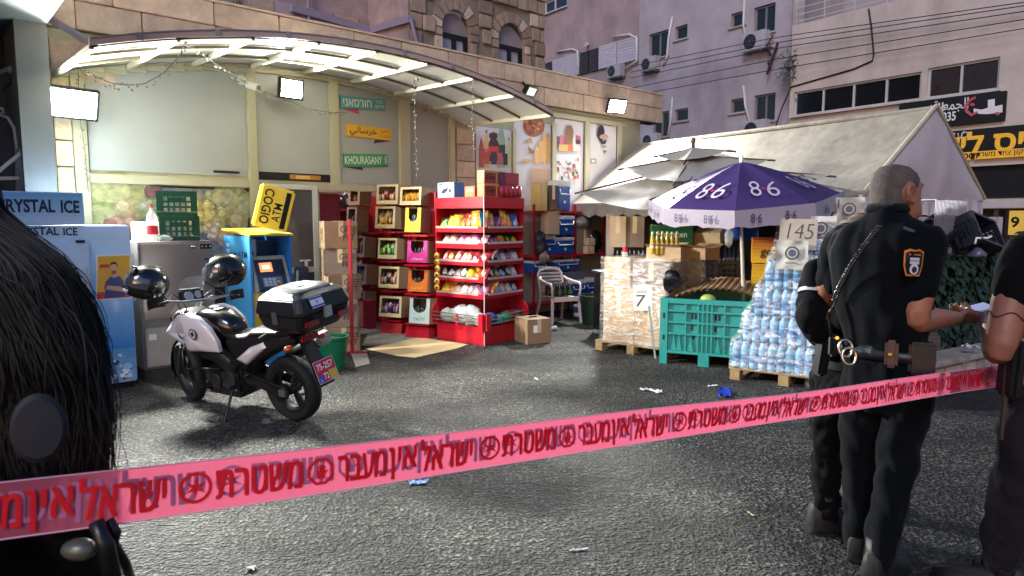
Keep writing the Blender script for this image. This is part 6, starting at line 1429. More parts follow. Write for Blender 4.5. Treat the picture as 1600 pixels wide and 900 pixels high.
film("clear stretch film around the tan cartons on the left pallet", C0, CRZ, [(.05, .98, .02, .98, .1), (.05, .98, .015, .98, .4), (.05, .98, .02, .98, z_2), (.03, 1.0, .05, 1.0, z_2+.05), (.03, 1.0, .05, 1.0, z_3)])
t = thing("film_tail", "twisted tail of stretch film hanging to the ground from the cartons", "plastic film", onC(.86, -.03, 0)); g = MB(); g.loft([[Vector((a, b, z))+Vector((-.12*z, .1*z, 0)) for a, b in ((-.012, 0), (.012, .004), (.01, .012), (-.01, .01))] for z in (.003, .1, .3, .5, .62)]); g.build("film", M_milk, t)
t = thing("price_card", "white card with a handwritten number 7 taped on the wrapped cartons", "sign", onC(.62, -.0, .0)); a = P(1004, 466, t.location.y-.05); t.location = a; t.rotation_euler = (R(4), R(-2), R(CRZ+28))
g = MB(); g.bb(-.11, .11, -.004, 0, -.15, .16); g.build("card", M_white_flat, t); txt("7", .11, .14, M_ink, t, (-.02, -.006, -.03), shear=.1, bold=-.01); txt("=", .12, .02, M_ink, t, (-.01, -.006, .08), bold=-.02)
t = thing("glass_bottle", "bottle with a red cap standing on the left tan carton", "bottle", onC(.28, .22, z_3)); g = MB(); g.lathe([(0, 0), (.035, 0), (.035, .06), (.0, .062)], 12); g.build("body", M_pet, t); g = MB(); g.lathe([(.03, .06), (.03, .12), (0, .125)], 12); g.build("cap", mat("red_cap"), t)
M_oil = mat("oil_yellow", '#b8962c', .15, var=.1, alpha=.9, coat=.3)
k = 0
for i in range(6):
    for j in range(2):
        wd_ = ["leftmost", "second from the left", "third from the left", "fourth from the left", "fifth from the left", "rightmost"][i]
        p = P(1019+i*7.6, 397, 8.15+j*.12); t = thing("oil_bottle", "%s yellow oil bottle in the %s row on the pallet's cartons" % (wd_, "front" if not j else "back"), "bottle", p, 0, "yellow oil bottles on the wrapped pallet")
        g = MB(); g.lathe([(0, 0), (.029, 0), (.03, .1), (.028, .13), (.03, .17), (.014, .235), (.012, .25)], 12); g.build("body", M_oil, t, smooth=R(50)); g = MB(); g.lathe([(.0305, .07), (.0308, .075), (.0308, .125), (.0305, .13)], 12); g.build("label", mat("oil_label", '#c9bc96', .5), t); g = MB(); g.lathe([(.015, .245), (.015, .268), (0, .27)], 10); g.build("cap", mat("oil_cap", '#d0c8a8', .4), t)
sack("torn black plastic bag hanging from the wrapped cartons over the bin's edge", P(1050, 440, 7.75), (.12, .06, .13), M_blackbag, 31)
# green beer crate with a red star
t = thing("beer_crate", "green beer crate with a red star and white lettering behind the oil bottles", "crate", P(1050, 396, 8.6), -8)
g = MB(); w = .52; h = P(1050, 352, 8.6).z-P(1050, 396, 8.6).z; g.bb(-w/2, w/2, 0, .35, 0, h); g.build("shell", mat("beer_green", '#0f4a2a', .4), t, bevel=.01); g = MB(); g.bb(-w/2-.004, w/2+.004, -.006, .356, h-.05, h+.004); g.build("rim", mat("beer_green"), t, bevel=.006)
txt("Heineken", .36, .08, mat("pale_print", '#a8c0a8', .5), t, (.0, -.008, h*.68), bold=.01)
g = MB(); g.poly([((.05 if k % 2 == 0 else .02)*math.sin(PI*k/5)+.1, -.002, h*.28+(.05 if k % 2 == 0 else .02)*math.cos(PI*k/5)) for k in range(10)]); g.build("star", mat("star_red", '#c02a2a', .4), t)
# film wrapped bottle packs and cartons behind
def shrink_pack(label, p, rz, w, d, h, cols, nx, ny, group, capz=.06):
    t = thing("bottle_pack", label, "bottle pack", p, rz, group)
    for i in range(nx):
        for j in range(ny):
            if j > 0 and i < nx-1 and i > 0: continue
            r_ = w/nx/2*.95; c = cols; g = MB(); M = Matrix.Translation((-w/2+w*(i+.5)/nx, -d/2+d*(j+.5)/ny, 0))
            g.lathe([(0, 0), (r_, 0.005), (r_, h*.3)], 9, M, c[0]); g.lathe([(r_*1.01, h*.3), (r_*1.01, h*.55)], 9, M, c[1]); g.lathe([(r_, h*.55), (r_*.95, h*.68), (r_*.4, h*.88), (r_*.32, h*.9)], 9, M, c[0]); g.lathe([(r_*.38, h*.89), (r_*.38, h), (0, h)], 8, M, c[2]); g.build("bottle", M_printgloss, t, smooth=R(50))
    return t
dk = ('#2c3038', '#4a5058', '#888c90')
for i in range(3):
    for j in range(2): shrink_pack("%s dark bottle pack of the %s stack behind the wrapped cartons" % (["bottom", "middle", "top"][i], ["left", "right"][j]), P(968+j*26, 425, 9.35)*1.0-Vector((0, 0, P(968, 425, 9.35).z-.03-i*.4)), -10, .24, .3, .38, dk, 4, 2, "dark bottle packs behind the wrapped cartons")
zt = 1.26
carton("pale carton on top of the dark bottle packs, left one", Vector((P(966, 370, 9.35).x, 9.4, zt)), -8, .22, .3, P(966, 338, 9.35).z-zt, M_cart2); carton("brown carton on top of the dark bottle packs, right one", Vector((P(992, 370, 9.35).x, 9.4, zt)), -8, .26, .3, P(966, 338, 9.35).z-zt, M_cartd)
# dark blue crates of bottles
M_dbl = mat("crate_navy", '#121a33', .45, var=.15)
for j, (px, n_) in enumerate(((1106, 4), (1142, 4))):
    for i in range(n_):
        p = P(px, 440, 8.9); h = .27; crate("bottle_crate", "%s navy bottle crate of the %s stack under the tent" % (["bottom", "second", "third", "top"][i], ["left", "right"][j]), Vector((p.x, 8.95, .004+i*(h+.008))), -20, .3, .34, h, M_dbl, group="navy bottle crates under the tent", nx=5)
for j in range(2):
    for k in range(5): p = P(1106+36*j, 440, 8.9); t = thing("bottle", "%s dark blue bottle in the %s top navy crate" % (["first", "second", "third", "fourth", "fifth"][k], ["left", "right"][j]), "bottle", Vector((p.x-.1+.05*k, 8.86-.02*k, 1.02)), 0, "bottles in the navy crates"); g = MB(); g.lathe([(0, 0), (.022, 0), (.022, .16), (.009, .22), (.009, .27), (0, .271)], 9, None, '#1c2450'); g.lathe([(.0225, .05), (.0225, .12)], 9, None, '#8a90a8'); g.build("glass", M_printgloss, t, smooth=R(50))
carton("tilted pale carton resting on the navy crates beside the umbrella pole", P(1108, 378, 8.7), -30, .34, .22, .16, M_cart2, tilt=18)
t = thing("plastic_bag", "clear bag hanging beside the tilted carton under the purple parasol", "bag", P(1139, 372, 8.4)); g = MB(); g.ball((0, 0, 0), (.06, .04, .11), 10, 8)
for v in g.v: v += noise.noise_vector(v*18)*.02
g.build("film", M_pet, t, smooth=True)
t = thing("blue_tarp", "blue tarp hanging under the tent behind the parasol pole", "tarp", P(1150, 362, 9.3)); g = MB(); g.grid(lambda u, v: Vector((-.3+.62*u, .05*math.sin(u*9), -.12+.3*v)), 20, 4); g.build("sheet", mat("tarp_blue", '#123a8c', .5, var=.15), t, smooth=True)
# red and yellow boxes
for i, (yb, yt, l) in enumerate(((455, 412, "lower"), (411, 371, "upper"))):
    p = P(1193, yb, 7.9); h = P(1193, yt, 7.9).z-p.z; t = thing("drink_box", "%s red and yellow drink box right of the parasol pole" % l, "box", p, -18, "red and yellow drink boxes")
    PR = MB(); n = 8; w = .27
    g = MB(); g.bb(-w/2, w/2, 0, .25, 0, h-.003); g.build("carton", mat("drink_yellow", '#c8911c', .45), t, bevel=.004)
    for k in range(n): a_ = lin('#a8241c'); b_ = lin('#d8b01c'); f_ = (k+.5)/n if i else min(1, .6+k/n); PR.quad((-w/2+.003, -.002, h*(1-(k+1)/n)+.002), (w/2-.003, -.002, h*(1-(k+1)/n)+.002), (w/2-.003, -.002, h*(1-k/n)-.003), (-w/2+.003, -.002, h*(1-k/n)-.003), tuple(a_[q]+(b_[q]-a_[q])*f_ for q in range(3)))
    PR.build("print", M_print, t); txt("go", .14, .1, mat("maroon_print"), t, (.03, -.004, h*.35), bold=.03)
    if i == 0:
        for k in range(2): g = MB(); g.bb(-w/2, w/2, 0, .25, -p.z+k*(p.z/2)+.003, -p.z+(k+1)*(p.z/2)-.003); g.build("carton", mat("drink_yellow"), t, bevel=.004)
# ------------------------------------------------------------ water bottle stack
W0 = G(1140, 592); WRZ = -35
def onW(x, y, z=0): return W0+Matrix.Rotation(R(WRZ), 3, 'Z') @ Vector((x, y, z))
pallet("wooden pallet under the water bottles beside the planter", W0, WRZ, 1.05, 1.0)
def bottle_mesh():
    g = MB(); n = 9; r = .041
    pr = [(0, 0, 'b'), (r*.9, .002, 'b'), (r, .02, 'b'), (r, .05, 'b'), (r*.94, .06, 'b'), (r, .07, 'b'), (r, .085, 'l'), (r*1.01, .155, 'l'), (r, .16, 'b'), (r*.93, .172, 'b'), (r, .185, 'b'), (r*.95, .21, 'b'), (r*.6, .25, 'b'), (r*.34, .272, 'b')]
    cc = {'b': '#7fb0cf', 'l': '#2f7cb4', 'c': '#3f74a8'}
    for a, b in zip(pr, pr[1:]): g.lathe([a[:2], b[:2]], n, None, cc[b[2]]) if False else None
    for k in range(len(pr)-1): 
        g2 = MB(); vs = []
        for (rr, z) in (pr[k][:2], pr[k+1][:2]): vs += [(rr*math.cos(6.283*q/n), rr*math.sin(6.283*q/n), z) for q in range(n)]
        g.add(vs, [(q, (q+1) % n, n+(q+1) % n, n+q) for q in range(n)], cc[pr[k+1][2]])
    g.lathe([(r*.38, .27), (r*.38, .295), (0, .296)], 8, None, cc['c'])
    bm = bmesh.new(); me = g.mesh("bottle", smooth=R(60)); bm.from_mesh(me); bmesh.ops.remove_doubles(bm, verts=bm.verts, dist=1e-5); bm.to_mesh(me); bm.free(); return me
WB = bottle_mesh(); M_wat = mat("water_bottle", None, .1, attr=True, var=.2, vs=20, alpha=.82, coat=.5, rnd=.12)
WB.materials.append(M_wat)
pw, pd = .262, .176
lay_names = ["bottom", "second", "third", "fourth", "fifth"]
for l in range(5):
    z = .124+l*.272; ins_ = .085*l; x0 = ins_; nx_ = 4 if l < 3 else 3; ny_ = 5-l//2
    for i in range(nx_):
        for j in range(ny_):
            if i > 0 and j > 0: continue
            xx = x0+i*pw+pw/2; yy_ = ins_*.8+j*pd+pd/2
            if i == 0: wl = "corner" if j == 0 else "%s from corner on left side," % ["", "second", "third", "fourth", "fifth"][j]
            else: wl = "%s from corner on front," % ["", "second", "third", "fourth"][i]
            t = thing("water_pack", "%s water pack in the %s layer of the stack" % (wl.rstrip(","), lay_names[l]), "water pack", onW(xx, yy_, z), WRZ+rb.uniform(-3, 3), "packs of water bottles on the pallet")
            for a in range(3):
                for b in range(2):
                    put("bottle", WB, None, t, (-.087+.087*a, -.044+.088*b, 0), (0, 0, rb.uniform(0, 6)))
zt5 = .124+5*.272+.02
film("clear stretch film wrapped round the stack of water bottles", W0, WRZ, [(-.01, 1.07, -.015, .92, .13), (.0, 1.07, -.01, .92, .4), (.07, 1.07, .05, .92, .52), (.09, 1.07, .06, .92, .68), (.16, 1.05, .12, .92, .82), (.18, 1.05, .13, .92, .95), (.25, 1.02, .19, .9, 1.08), (.27, 1.02, .2, .9, 1.22), (.33, 1.0, .26, .88, 1.38), (.34, .98, .27, .88, 1.62)], .02)
g = MB(); g.bb(.36, 1.0, .3, .85, zt5+.002, zt5+.12); o = g.build("cardboard_tray", mat("grey_card", '#8f8c84', .7), None, W0, (0, 0, R(WRZ)), bevel=.004); tag(o, "grey cardboard tray on top of the water bottle stack", "tray")
t = thing("price_card", "grey cardboard with handwritten 145 leaning on the water bottles", "sign", P(1247, 366, onW(.3, .1).y-.12), 0); t.rotation_euler = (R(-6), R(2), R(-22))
g = MB(); g.bb(-.17, .17, -.006, 0, -.15, .15); g.build("card", mat("card_grey", '#9a9186', .8), t); txt("145", .24, .15, M_ink, t, (.02, -.008, .03), shear=.15, bold=-.015); txt("c", .04, .04, M_ink, t, (-.05, -.008, -.1))
for (px, py, lab, dy) in ((1237, 398, "white printed bag with a round dark emblem on the water stack below the 145 card", -.16), (1281, 360, "grey printed wrap with a round emblem right of the 145 card", -.05), (1325, 330, "white printed bag with a round emblem behind the officer's neck", .3)):
    t = thing("printed_bag", lab, "bag", P(px, py, onW(.3, .1).y+dy), -20); g = MB(); g.grid(lambda u, v: Vector((-.14+.28*u, .03*math.cos(u*3)+noise.noise(Vector((u*3, v*3, px)))*.04-.05, -.14+.28*v)), 10, 10); g.grid(lambda u, v: Vector((-.14+.28*u, .1-.03*math.cos(u*3), -.14+.28*v)), 4, 4); g.build("film", mat("bag_white", '#a5a29c', .35, var=.1), t, smooth=True)
    PR = MB(); disc(PR, 0, .02, .065, .065, -.09, '#3c4450'); disc(PR, 0, .02, .05, .05, -.092, '#a8a6a2'); disc(PR, 0, .02, .035, .035, -.094, '#4a5464'); PR.quad((-.06, -.09, -.08), (.06, -.09, -.08), (.06, -.09, -.07), (-.06, -.09, -.07), '#4a5058'); PR.build("emblem", M_print, t)
# ============================================================ PLANTER, HEDGE, CAGE
pk0 = Vector((3.35, 5.72, 0)); pdir = (Vector((5.6, 7.1, 0))-pk0); PA = math.degrees(math.atan2(pdir.y, pdir.x)); PL = pdir.length
pln = thing("stone_planter", "low rough stone planter wall in front of the ivy hedge", "wall", pk0, PA)
g = MB(); g.bb(0, PL, .02, .9, 0, .26); g.build("core", M_mortar, pln)
M_pst = mat("planter_stone", '#8f8279', .9, var=.3, vs=7, bump=.9, bs=14, rnd=.15, dirt=.35)
rp = random.Random(9)
for row in range(2):
    x = -.05+row*.1
    while x < PL: l = rp.uniform(.25, .42); g = MB(); g.bb(x+.006, min(PL, x+l)-.006, -.03+rp.uniform(-.015, .015), .05, .005+row*.15, .15+row*.14); g.build("stone", M_pst, pln, bevel=.018); x += l
x = 0
while x < PL: l = rp.uniform(.4, .6); g = MB(); g.bb(x+.005, min(PL, x+l)-.005, -.06, .26, .296, .345+rp.uniform(0, .015)); g.build("coping_stone", M_pst, pln, bevel=.015); x += l
hd = thing("ivy_hedge", "dark green ivy hedge standing in the stone planter", "hedge", pk0, PA)
g = MB(); g.bb(.15, PL-.1, .34, .8, .27, 1.2); g.build("core", mat("hedge_dark", '#0b100c', .9), hd)
M_ivy = mat("ivy_leaf", '#1d3020', .55, var=.5, vs=9, rnd=.1)
g = MB(); rv = random.Random(13)
for i in range(5200):
    f_ = rv.random(); x = rv.uniform(.05, PL)
    if f_ < .72: c0 = Vector((x, .3+rv.uniform(-.06, .06), rv.uniform(.28, 1.24))); nn = Vector((rv.uniform(-.7, .7), -1, rv.uniform(-.2, .9)))
    else: c0 = Vector((x, rv.uniform(.3, .85), 1.22+rv.uniform(-.05, .06))); nn = Vector((rv.uniform(-.6, .6), rv.uniform(-.8, .3), 1))
    nn.normalize(); dn = Vector((rv.uniform(-.5, .5), 0, -1)); dn = (dn-nn*dn.dot(nn)).normalized(); s_ = dn.cross(nn); L_ = rv.uniform(.03, .052)
    g.add([c0-dn*L_, c0+s_*L_*.85-dn*L_*.3, c0+s_*L_*.5+dn*L_*.3, c0+dn*L_, c0-s_*L_*.5+dn*L_*.3, c0-s_*L_*.85-dn*L_*.3], [(0, 1, 2, 3, 4, 5)])
o = g.build("leaves", M_ivy, hd); o["kind"] = "stuff"
cg = thing("wire_cage", "tall wire mesh cage standing on the hedge with black crates behind it", "cage", Vector((P(1457, 400, 6.75).x, 6.75, 1.2)), PA)
g = MB(); cw, cd_, chh = .62, .45, P(1500, 312, 6.8).z-1.2
for i in range(25): x = cw*i/24; g.bar((x, 0, 0), (x, 0, chh), .0065); g.bar((x, cd_, 0), (x, cd_, chh), .005) if i % 2 == 0 else None
for z in (0, .22, .44, chh): g.bar((0, -.003, z), (cw, -.003, z), .006); g.bar((0, 0, z), (0, cd_, z), .005); g.bar((cw, 0, z), (cw, cd_, z), .005); g.bar((0, cd_, z), (cw, cd_, z), .005)
o = g.build("wire_mesh", mat("cage_wire", '#85828c', .4, metal=.3), cg)
M_bcr = mat("crate_black", '#131317', .4, var=.15)
def crt(label, px, py, Y, rz, tx, ty, w=.5, d=.34, h=.24):
    c_ = crate("black_crate", label, P(px, py, Y), rz, w, d, h, M_bcr, group="black plastic crates by the cage", nx=10, nz=4); c_.rotation_euler = (R(tx), R(ty), R(rz)); return c_
crt("tilted black plastic crate on the left behind the wire cage", 1462, 385, 7.1, 20, 20, -28); crt("upper black plastic crate lying open side out in the wire cage", 1508, 375, 7.05, 30, 62, 12); crt("lower black plastic crate standing on the hedge inside the cage", 1500, 404, 7.1, 32, 0, 4)
sack("crumpled grey blue bag at the foot of the wire cage", P(1528, 398, 6.8), (.1, .08, .06), mat("bag_greyblue", '#4a4c5c', .35, var=.3), 44)
t = thing("white_hook", "bent white bracket sticking out of the cage's right side", "bracket", P(1535, 372, 6.7)); g = MB(); g.tube([(-.07, 0, -.06), (-.06, 0, .0), (.05, 0, 0), (.09, 0, .02)], .012, 6); g.build("rod", M_white_flat, t, smooth=True)
t = thing("back_curtain", "pale pleated curtain hanging below the tent gable behind the cage", "curtain", P(1500, 400, 8.6)); g = MB(); g.grid(lambda u, v: Vector((-.7+1.5*u, .4*u+.03*math.sin(u*60), -1.0+1.5*v)), 60, 3); g.build("cloth", mat("curtain_lilac", '#8f8791', .8, var=.1), t, smooth=True)
# ============================================================ LITTER
def rag(name, label, px, py, r, m_, seed, h=.015):
    p = G(px, py); g = MB()
    def fn(u, v): a = (u-.5)*2; b = (v-.5)*2; q = Vector((a*r[0], b*r[1], 0)); return q+Vector((noise.noise(Vector((a*2, b*2, seed)))*r[0]*.35, noise.noise(Vector((a*2, b*2, seed+5)))*r[1]*.5, .004+h*abs(noise.noise(Vector((a*3, b*3, seed+9))))*2))
    g.grid(fn, 9, 7); o = g.build(name, m_, None, p, (0, 0, seed), smooth=True); tag(o, label, "litter"); return o
M_blt = mat("blue_wrap", '#2f5fa0', .3, var=.3, vs=12); M_tis = mat("tissue", '#b8b6b4', .8, var=.1)
rag("wrapper", "blue and white wrapper lying on the asphalt in front of the tape", 655, 755, (.055, .03), mat("wrap_paleblue", '#7fa0cc', .3, var=.5, vs=20), .3); rag("plastic_bag", "crumpled blue bag on the asphalt in front of the water pallet", 1132, 617, (.13, .05), mat("bag_royal", '#2038b0', .35, var=.3), 1.2, .05)
rag("tissue", "twisted white tissue on the asphalt in front of the teal bin", 1020, 612, (.1, .035), M_tis, 2.6, .02); rag("paper_scrap", "small white paper scrap on the asphalt below the tape", 463, 770, (.03, .012), M_tis, .7); rag("paper_scrap", "pale paper scrap between bin and water pallet", 1113, 604, (.05, .02), M_tis, 3.3); rag("paper_scrap", "small white crumpled scrap lying near the bottom edge on the left", 393, 890, (.02, .02), M_tis, 4.4, .01)
rag("paper_scrap", "tiny white scrap on the asphalt behind the tape's middle", 838, 593, (.04, .01), M_tis, 5.1); rag("paper_scrap", "white paper lying on the planter's stone top", 1517, 545, (.07, .04), M_tis, 6.2, .04).location = P(1517, 545, 6.35)
rag("cigarette_stub", "short yellowish stub on the dark asphalt near the officer", 1173, 804, (.025, .006), mat("stub", '#a89a78', .8), 1.9, .004); rag("paper_scrap", "thin white scrap low in the middle of the asphalt", 905, 860, (.045, .008), M_tis, .2, .006)
# ============================================================ POLICE MOTORCYCLE
M_gb = mat("gloss_black", '#0b0b0d', .18, var=.1, coat=.6, rnd=.02); M_mb = mat("matt_black", '#101012', .5, var=.15, rnd=.03); M_tyre = mat("tyre_rubber", '#0f0f10', .75, var=.2, vs=30, bump=.25, bs=60)
M_wp = mat("white_bodywork", '#c2bec4', .25, var=.03, coat=.6, dirt=.06); M_eng = mat("engine_grey", '#2a2a2d', .4, metal=.6, var=.2, vs=12); M_sil = mat("silver_metal", '#a9a9ab', .3, metal=.9, var=.1); M_case = mat("case_black", '#17181c', .42, var=.12, vs=30, bump=.1, bs=120); M_caselid = mat("case_lid_sheen", '#3a3d40', .35, var=.08)
RA, FA_ = Vector((-1.75, 5.36, 0)), Vector((-2.88, 5.98, 0))
hd_ = FA_-RA; BS = hd_.length/1.53; HA = math.degrees(math.atan2(hd_.y, hd_.x))
bk_ = thing("police_motorcycle", "white and black police motorcycle with a big black top case and red plate", "motorcycle", RA, 0)
bk_.rotation_euler = (R(-8), 0, R(HA)); bk_.scale = (BS,)*3
bk_.location = RA+Vector((0, 0, .005))
def smoothc(p):
    P_ = [Vector(q) for q in p]; o = []
    for i in range(len(P_)-1):
        a, b, c, d = P_[max(0, i-1)], P_[i], P_[i+1], P_[min(len(P_)-1, i+2)]
        for j in range(5):
            t = j/5; o.append(.5*((2*b)+(c-a)*t+(2*a-5*b+4*c-d)*t*t+(3*b-a-3*c+d)*t**3))
    return o+[P_[-1]]
def wheel(x, r, w, name, steer=0, nsp=3):
    Mw = Matrix.Translation((x, 0, r)) @ Matrix.Rotation(R(steer), 4, 'Z') @ Matrix.Rotation(PI/2, 4, 'X')
    rim = r-.105
    prof = [(rim, -w*.36), (rim+.03, -w*.46), (r-.035, -w*.5), (r-.012, -w*.36), (r, -w*.12), (r, w*.12), (r-.012, w*.36), (r-.035, w*.5), (rim+.03, w*.46), (rim, w*.36)]
    g = MB(); vs = []; n = 40
    g.lathe(prof, n, Mw, None, False)
    for k in range(36):
        for sg in (-1, 1):
            a = 2*PI*(k+.25*sg)/36; c = Mw @ Vector(((r-.003)*math.cos(a), (r-.003)*math.sin(a), sg*w*.22)); 
    ty = g.build(name, M_tyre, bk_, smooth=R(35))
    g = MB(); g.lathe([(rim-.012, -w*.38), (rim+.004, -w*.4), (rim-.02, -w*.2), (rim-.025, 0), (rim-.02, w*.2), (rim+.004, w*.4), (rim-.012, w*.38), (rim-.03, w*.15), (rim-.03, -w*.15), (rim-.012, -w*.38)], n, Mw, None, False); rm = g.build("rim", M_mb, ty, smooth=R(40))
    g = MB(); g.lathe([(.0, -.06), (.05, -.06), (.05, .06), (0, .06)], 20, Mw)
    for k in range(nsp):
        for da in (-.16, .16):
            a = 2*PI*k/nsp; p0 = Mw @ Vector((.045*math.cos(a+da*1.5), .045*math.sin(a+da*1.5), 0)); p1 = Mw @ Vector(((rim-.03)*math.cos(a+da), (rim-.03)*math.sin(a+da), 0)); g.bar(p0, p1, .024, .03)
    g.build("spokes", M_mb, ty)
    for sg in ((-1, 1) if x > 1 else (1,)):
        g = MB(); z = sg*(w*.5+.005); g.lathe([(.085, z-.003), (.085, z+.003), (.135 if x > 1 else .11, z+.003), (.135 if x > 1 else .11, z-.003), (.085, z-.003)], 28, Mw, None, False); g.build("brake_disc", M_sil, ty)
    return ty
wheel(0, .325, .155, "rear_wheel"); STE = -16
wheel(1.53, .33, .11, "front_wheel", STE)
# fork, mudguard, headstock
Hs = Vector((1.24, 0, 1.02)); ax_ = Vector((1.53, 0, .33)); rk = (Hs-ax_).normalized(); rgt = Matrix.Rotation(R(STE), 3, rk)
def fk(p): return Hs+rgt @ (Vector(p)-Hs)
for sy in (-1, 1): g = MB(); g.tube([fk((1.53, sy*.1, .33)), fk(ax_+rk*.32+Vector((0, sy*.1, 0)))], .032, 10); g.tube([fk(ax_+rk*.3+Vector((0, sy*.1, 0))), fk(Hs+Vector((0, sy*.1, 0)))], .024, 10); g.build("fork_leg", M_mb, bk_, smooth=R(40)); 
for sy in (-1, 1): g = MB(); p = fk((1.47, sy*.085, .42)); g.box(p.x, p.y, p.z, .09, .04, .1); g.build("brake_caliper", M_eng, bk_, bevel=.01)
g = MB()
rings = []
for k in range(13):
    a = R(-20+150*k/12); rr = .375; wd = .07*(1-.25*abs(k-6)/6); c0 = Vector((1.53+rr*math.cos(a), 0, .33+rr*math.sin(a)))
    rings.append([fk(c0+Vector((0, -wd, -.035))), fk(c0+Vector((.0, -wd*.6, .008))), fk(c0+Vector((0, wd*.6, .008))), fk(c0+Vector((0, wd, -.035))), fk(c0+Vector((0, wd*.5, -.008))), fk(c0+Vector((0, -wd*.5, -.008)))])
g.loft(rings); g.build("front_mudguard", M_gb, bk_, smooth=R(50))
# frame, swingarm, engine
for sy in (-1, 1):
    g = MB(); g.bar((1.22, sy*.09, .95), (.55, sy*.16, .5), .05, .13); g.build("frame_spar", M_mb, bk_, bevel=.012)
    g = MB(); g.bar((.56, sy*.11, .44), (.0, sy*.125, .325), .05, .09); g.build("swingarm", M_mb, bk_, bevel=.015)
    g = MB(); g.bar((.6, sy*.12, .7), (-.25, sy*.11, .86), .035); g.bar((.55, sy*.12, .5), (-.1, sy*.11, .84), .03); g.build("subframe", M_mb, bk_)
g = MB(); g.box(-.01, .145, .325, .09, .03, .07); g.build("axle_adjuster", M_sil, bk_, bevel=.008)
g = MB(); g.bb(.52, 1.0, -.17, .17, .25, .5); g.bb(.48, .6, -.15, .15, .4, .62); g.bb(.72, .98, -.14, .14, .5, .66); g.build("engine_block", M_eng, bk_, bevel=.03, smooth=R(40))
for a_, b_ in (((.86, 0, .5), (1.08, 0, .66)), ((.74, 0, .52), (.62, 0, .78))):
    a_, b_ = Vector(a_), Vector(b_); g = MB()
    for k in range(7): c0 = a_.lerp(b_, k/6); g.lathe([(0, -.008), (.1, -.008), (.1, .008), (0, .008)], 14, Matrix.Translation(c0) @ (b_-a_).to_track_quat('Z', 'Y').to_matrix().to_4x4())
    g.tube([a_, b_], .085, 12); o = g.build("cylinder", M_eng, bk_)
for x, z, r_ in ((.66, .4, .1), (.86, .37, .085)):
    g = MB(); g.lathe([(0, 0), (r_, 0), (r_*.95, .03), (r_*.6, .045), (0, .045)], 20, Matrix.Translation((x, .17, z)) @ Matrix.Rotation(-PI/2, 4, 'X')); g.build("engine_cover", mat("cover_grey", '#3a3a3c', .35, metal=.7), bk_, smooth=R(40))
g = MB(); g.bb(1.06, 1.1, -.19, .19, .45, .75); g.build("radiator", M_mb, bk_, bevel=.01)
g = MB(); g.extr([(1.12, -.14, .3), (1.05, -.14, .2), (.6, -.14, .19), (.55, -.14, .25), (1.0, -.14, .27)], (0, .28, 0)); g.build("bash_plate", M_mb, bk_, bevel=.01)
for sy in (-1, 1):
    g = MB(); g.tube([(.98, sy*.16, .26), (1.1, sy*.26, .32), (1.16, sy*.31, .48), (1.14, sy*.3, .68), (1.16, sy*.18, .82)], .014, 8); g.tube([(1.16, sy*.31, .48), (.95, sy*.28, .52), (.75, sy*.2, .5)], .014, 8); g.tube([(1.14, sy*.3, .68), (1.3, sy*.1, .7)], .014, 8); g.build("crash_bar", M_gb, bk_, smooth=True)
g = MB(); g.tube([(1.1, -.06, .6), (1.2, -.1, .5), (1.16, -.14, .3), (1.0, -.16, .2), (.6, -.18, .22), (.4, -.22, .38), (.3, -.24, .5)], .026, 8); g.build("exhaust_pipe", M_eng, bk_, smooth=True)
mM = Matrix.Translation((.3, -.25, .52)) @ Vector((-.62, -.02, .3)).normalized().to_track_quat('Z', 'Y').to_matrix().to_4x4()
g = MB(); g.lathe([(0, 0), (.045, 0), (.065, .06), (.068, .5), (.06, .56), (0, .56)], 18, mM); mu = g.build("muffler", M_mb, bk_, smooth=R(40))
g = MB(); g.lathe([(.06, .5), (.072, .52), (.07, .6), (.045, .63), (.04, .62)], 18, mM); g.build("end_cap", mat("muffler_white", '#b9b4ac', .35, metal=.3), mu, smooth=R(40)); g = MB(); g.lathe([(0, .612), (.041, .612), (.041, .616), (0, .616)], 16, mM); g.build("outlet", M_dark, mu)
# tank and panels
def ring(x, w, zt, zb, n=16, pw=2.6):
    out = []
    for k in range(n):
        t = 2*PI*k/n; c_, s_ = math.cos(t), math.sin(t); out.append(Vector((x, w*math.copysign(abs(c_)**(2/pw), c_), (zt+zb)/2+(zt-zb)/2*math.copysign(abs(s_)**(2/pw), s_))))
    return out
g = MB(); g.loft([ring(.62, .09, .93, .78), ring(.68, .12, .99, .74), ring(.8, .155, 1.05, .72), ring(.95, .17, 1.07, .72), ring(1.08, .16, 1.06, .76), ring(1.18, .12, 1.02, .82), ring(1.22, .07, .98, .86)]); g.build("fuel_tank", M_gb, bk_, smooth=R(60))
g = MB(); g.lathe([(0, 1.066), (.05, 1.066), (.05, 1.078), (0, 1.078)], 18, Matrix.Translation((.95, 0, 0))); g.build("filler_cap", M_sil, bk_)
def sidepanel(pts, name, m_, yf, th=.02, parent=bk_):
    n = len(pts); cx = sum(p[0] for p in pts)/n; cz_ = sum(p[1] for p in pts)/n
    out = None
    for sy in (1, -1):
        g = MB(); rings_ = []
        for s_, dy in ((1.0, -.05), (1.0, -.012), (.93, .006), (.75, .02), (.4, .03), (.08, .034)):
            rings_.append([Vector((cx+(x-cx)*s_, sy*(yf(x, z)+dy), cz_+(z-cz_)*s_)) for x, z in pts])
        g.loft(rings_); out = g.build(name, m_, parent, smooth=R(50)) if sy == 1 else (g.build(name, m_, parent, smooth=R(50)) and out)
    return out
def dens(pts, n=3):
    o = []
    for a, b in zip(pts, pts[1:]+pts[:1]):
        for k in range(n): o.append((a[0]+(b[0]-a[0])*k/n, a[1]+(b[1]-a[1])*k/n))
    return o
tp = dens([(1.58, .8), (1.42, .92), (1.26, 1.02), (1.1, 1.05), (.94, 1.02), (.8, .92), (.72, .78), (.71, .68), (.95, .67), (1.16, .65), (1.24, .71), (1.42, .755)])
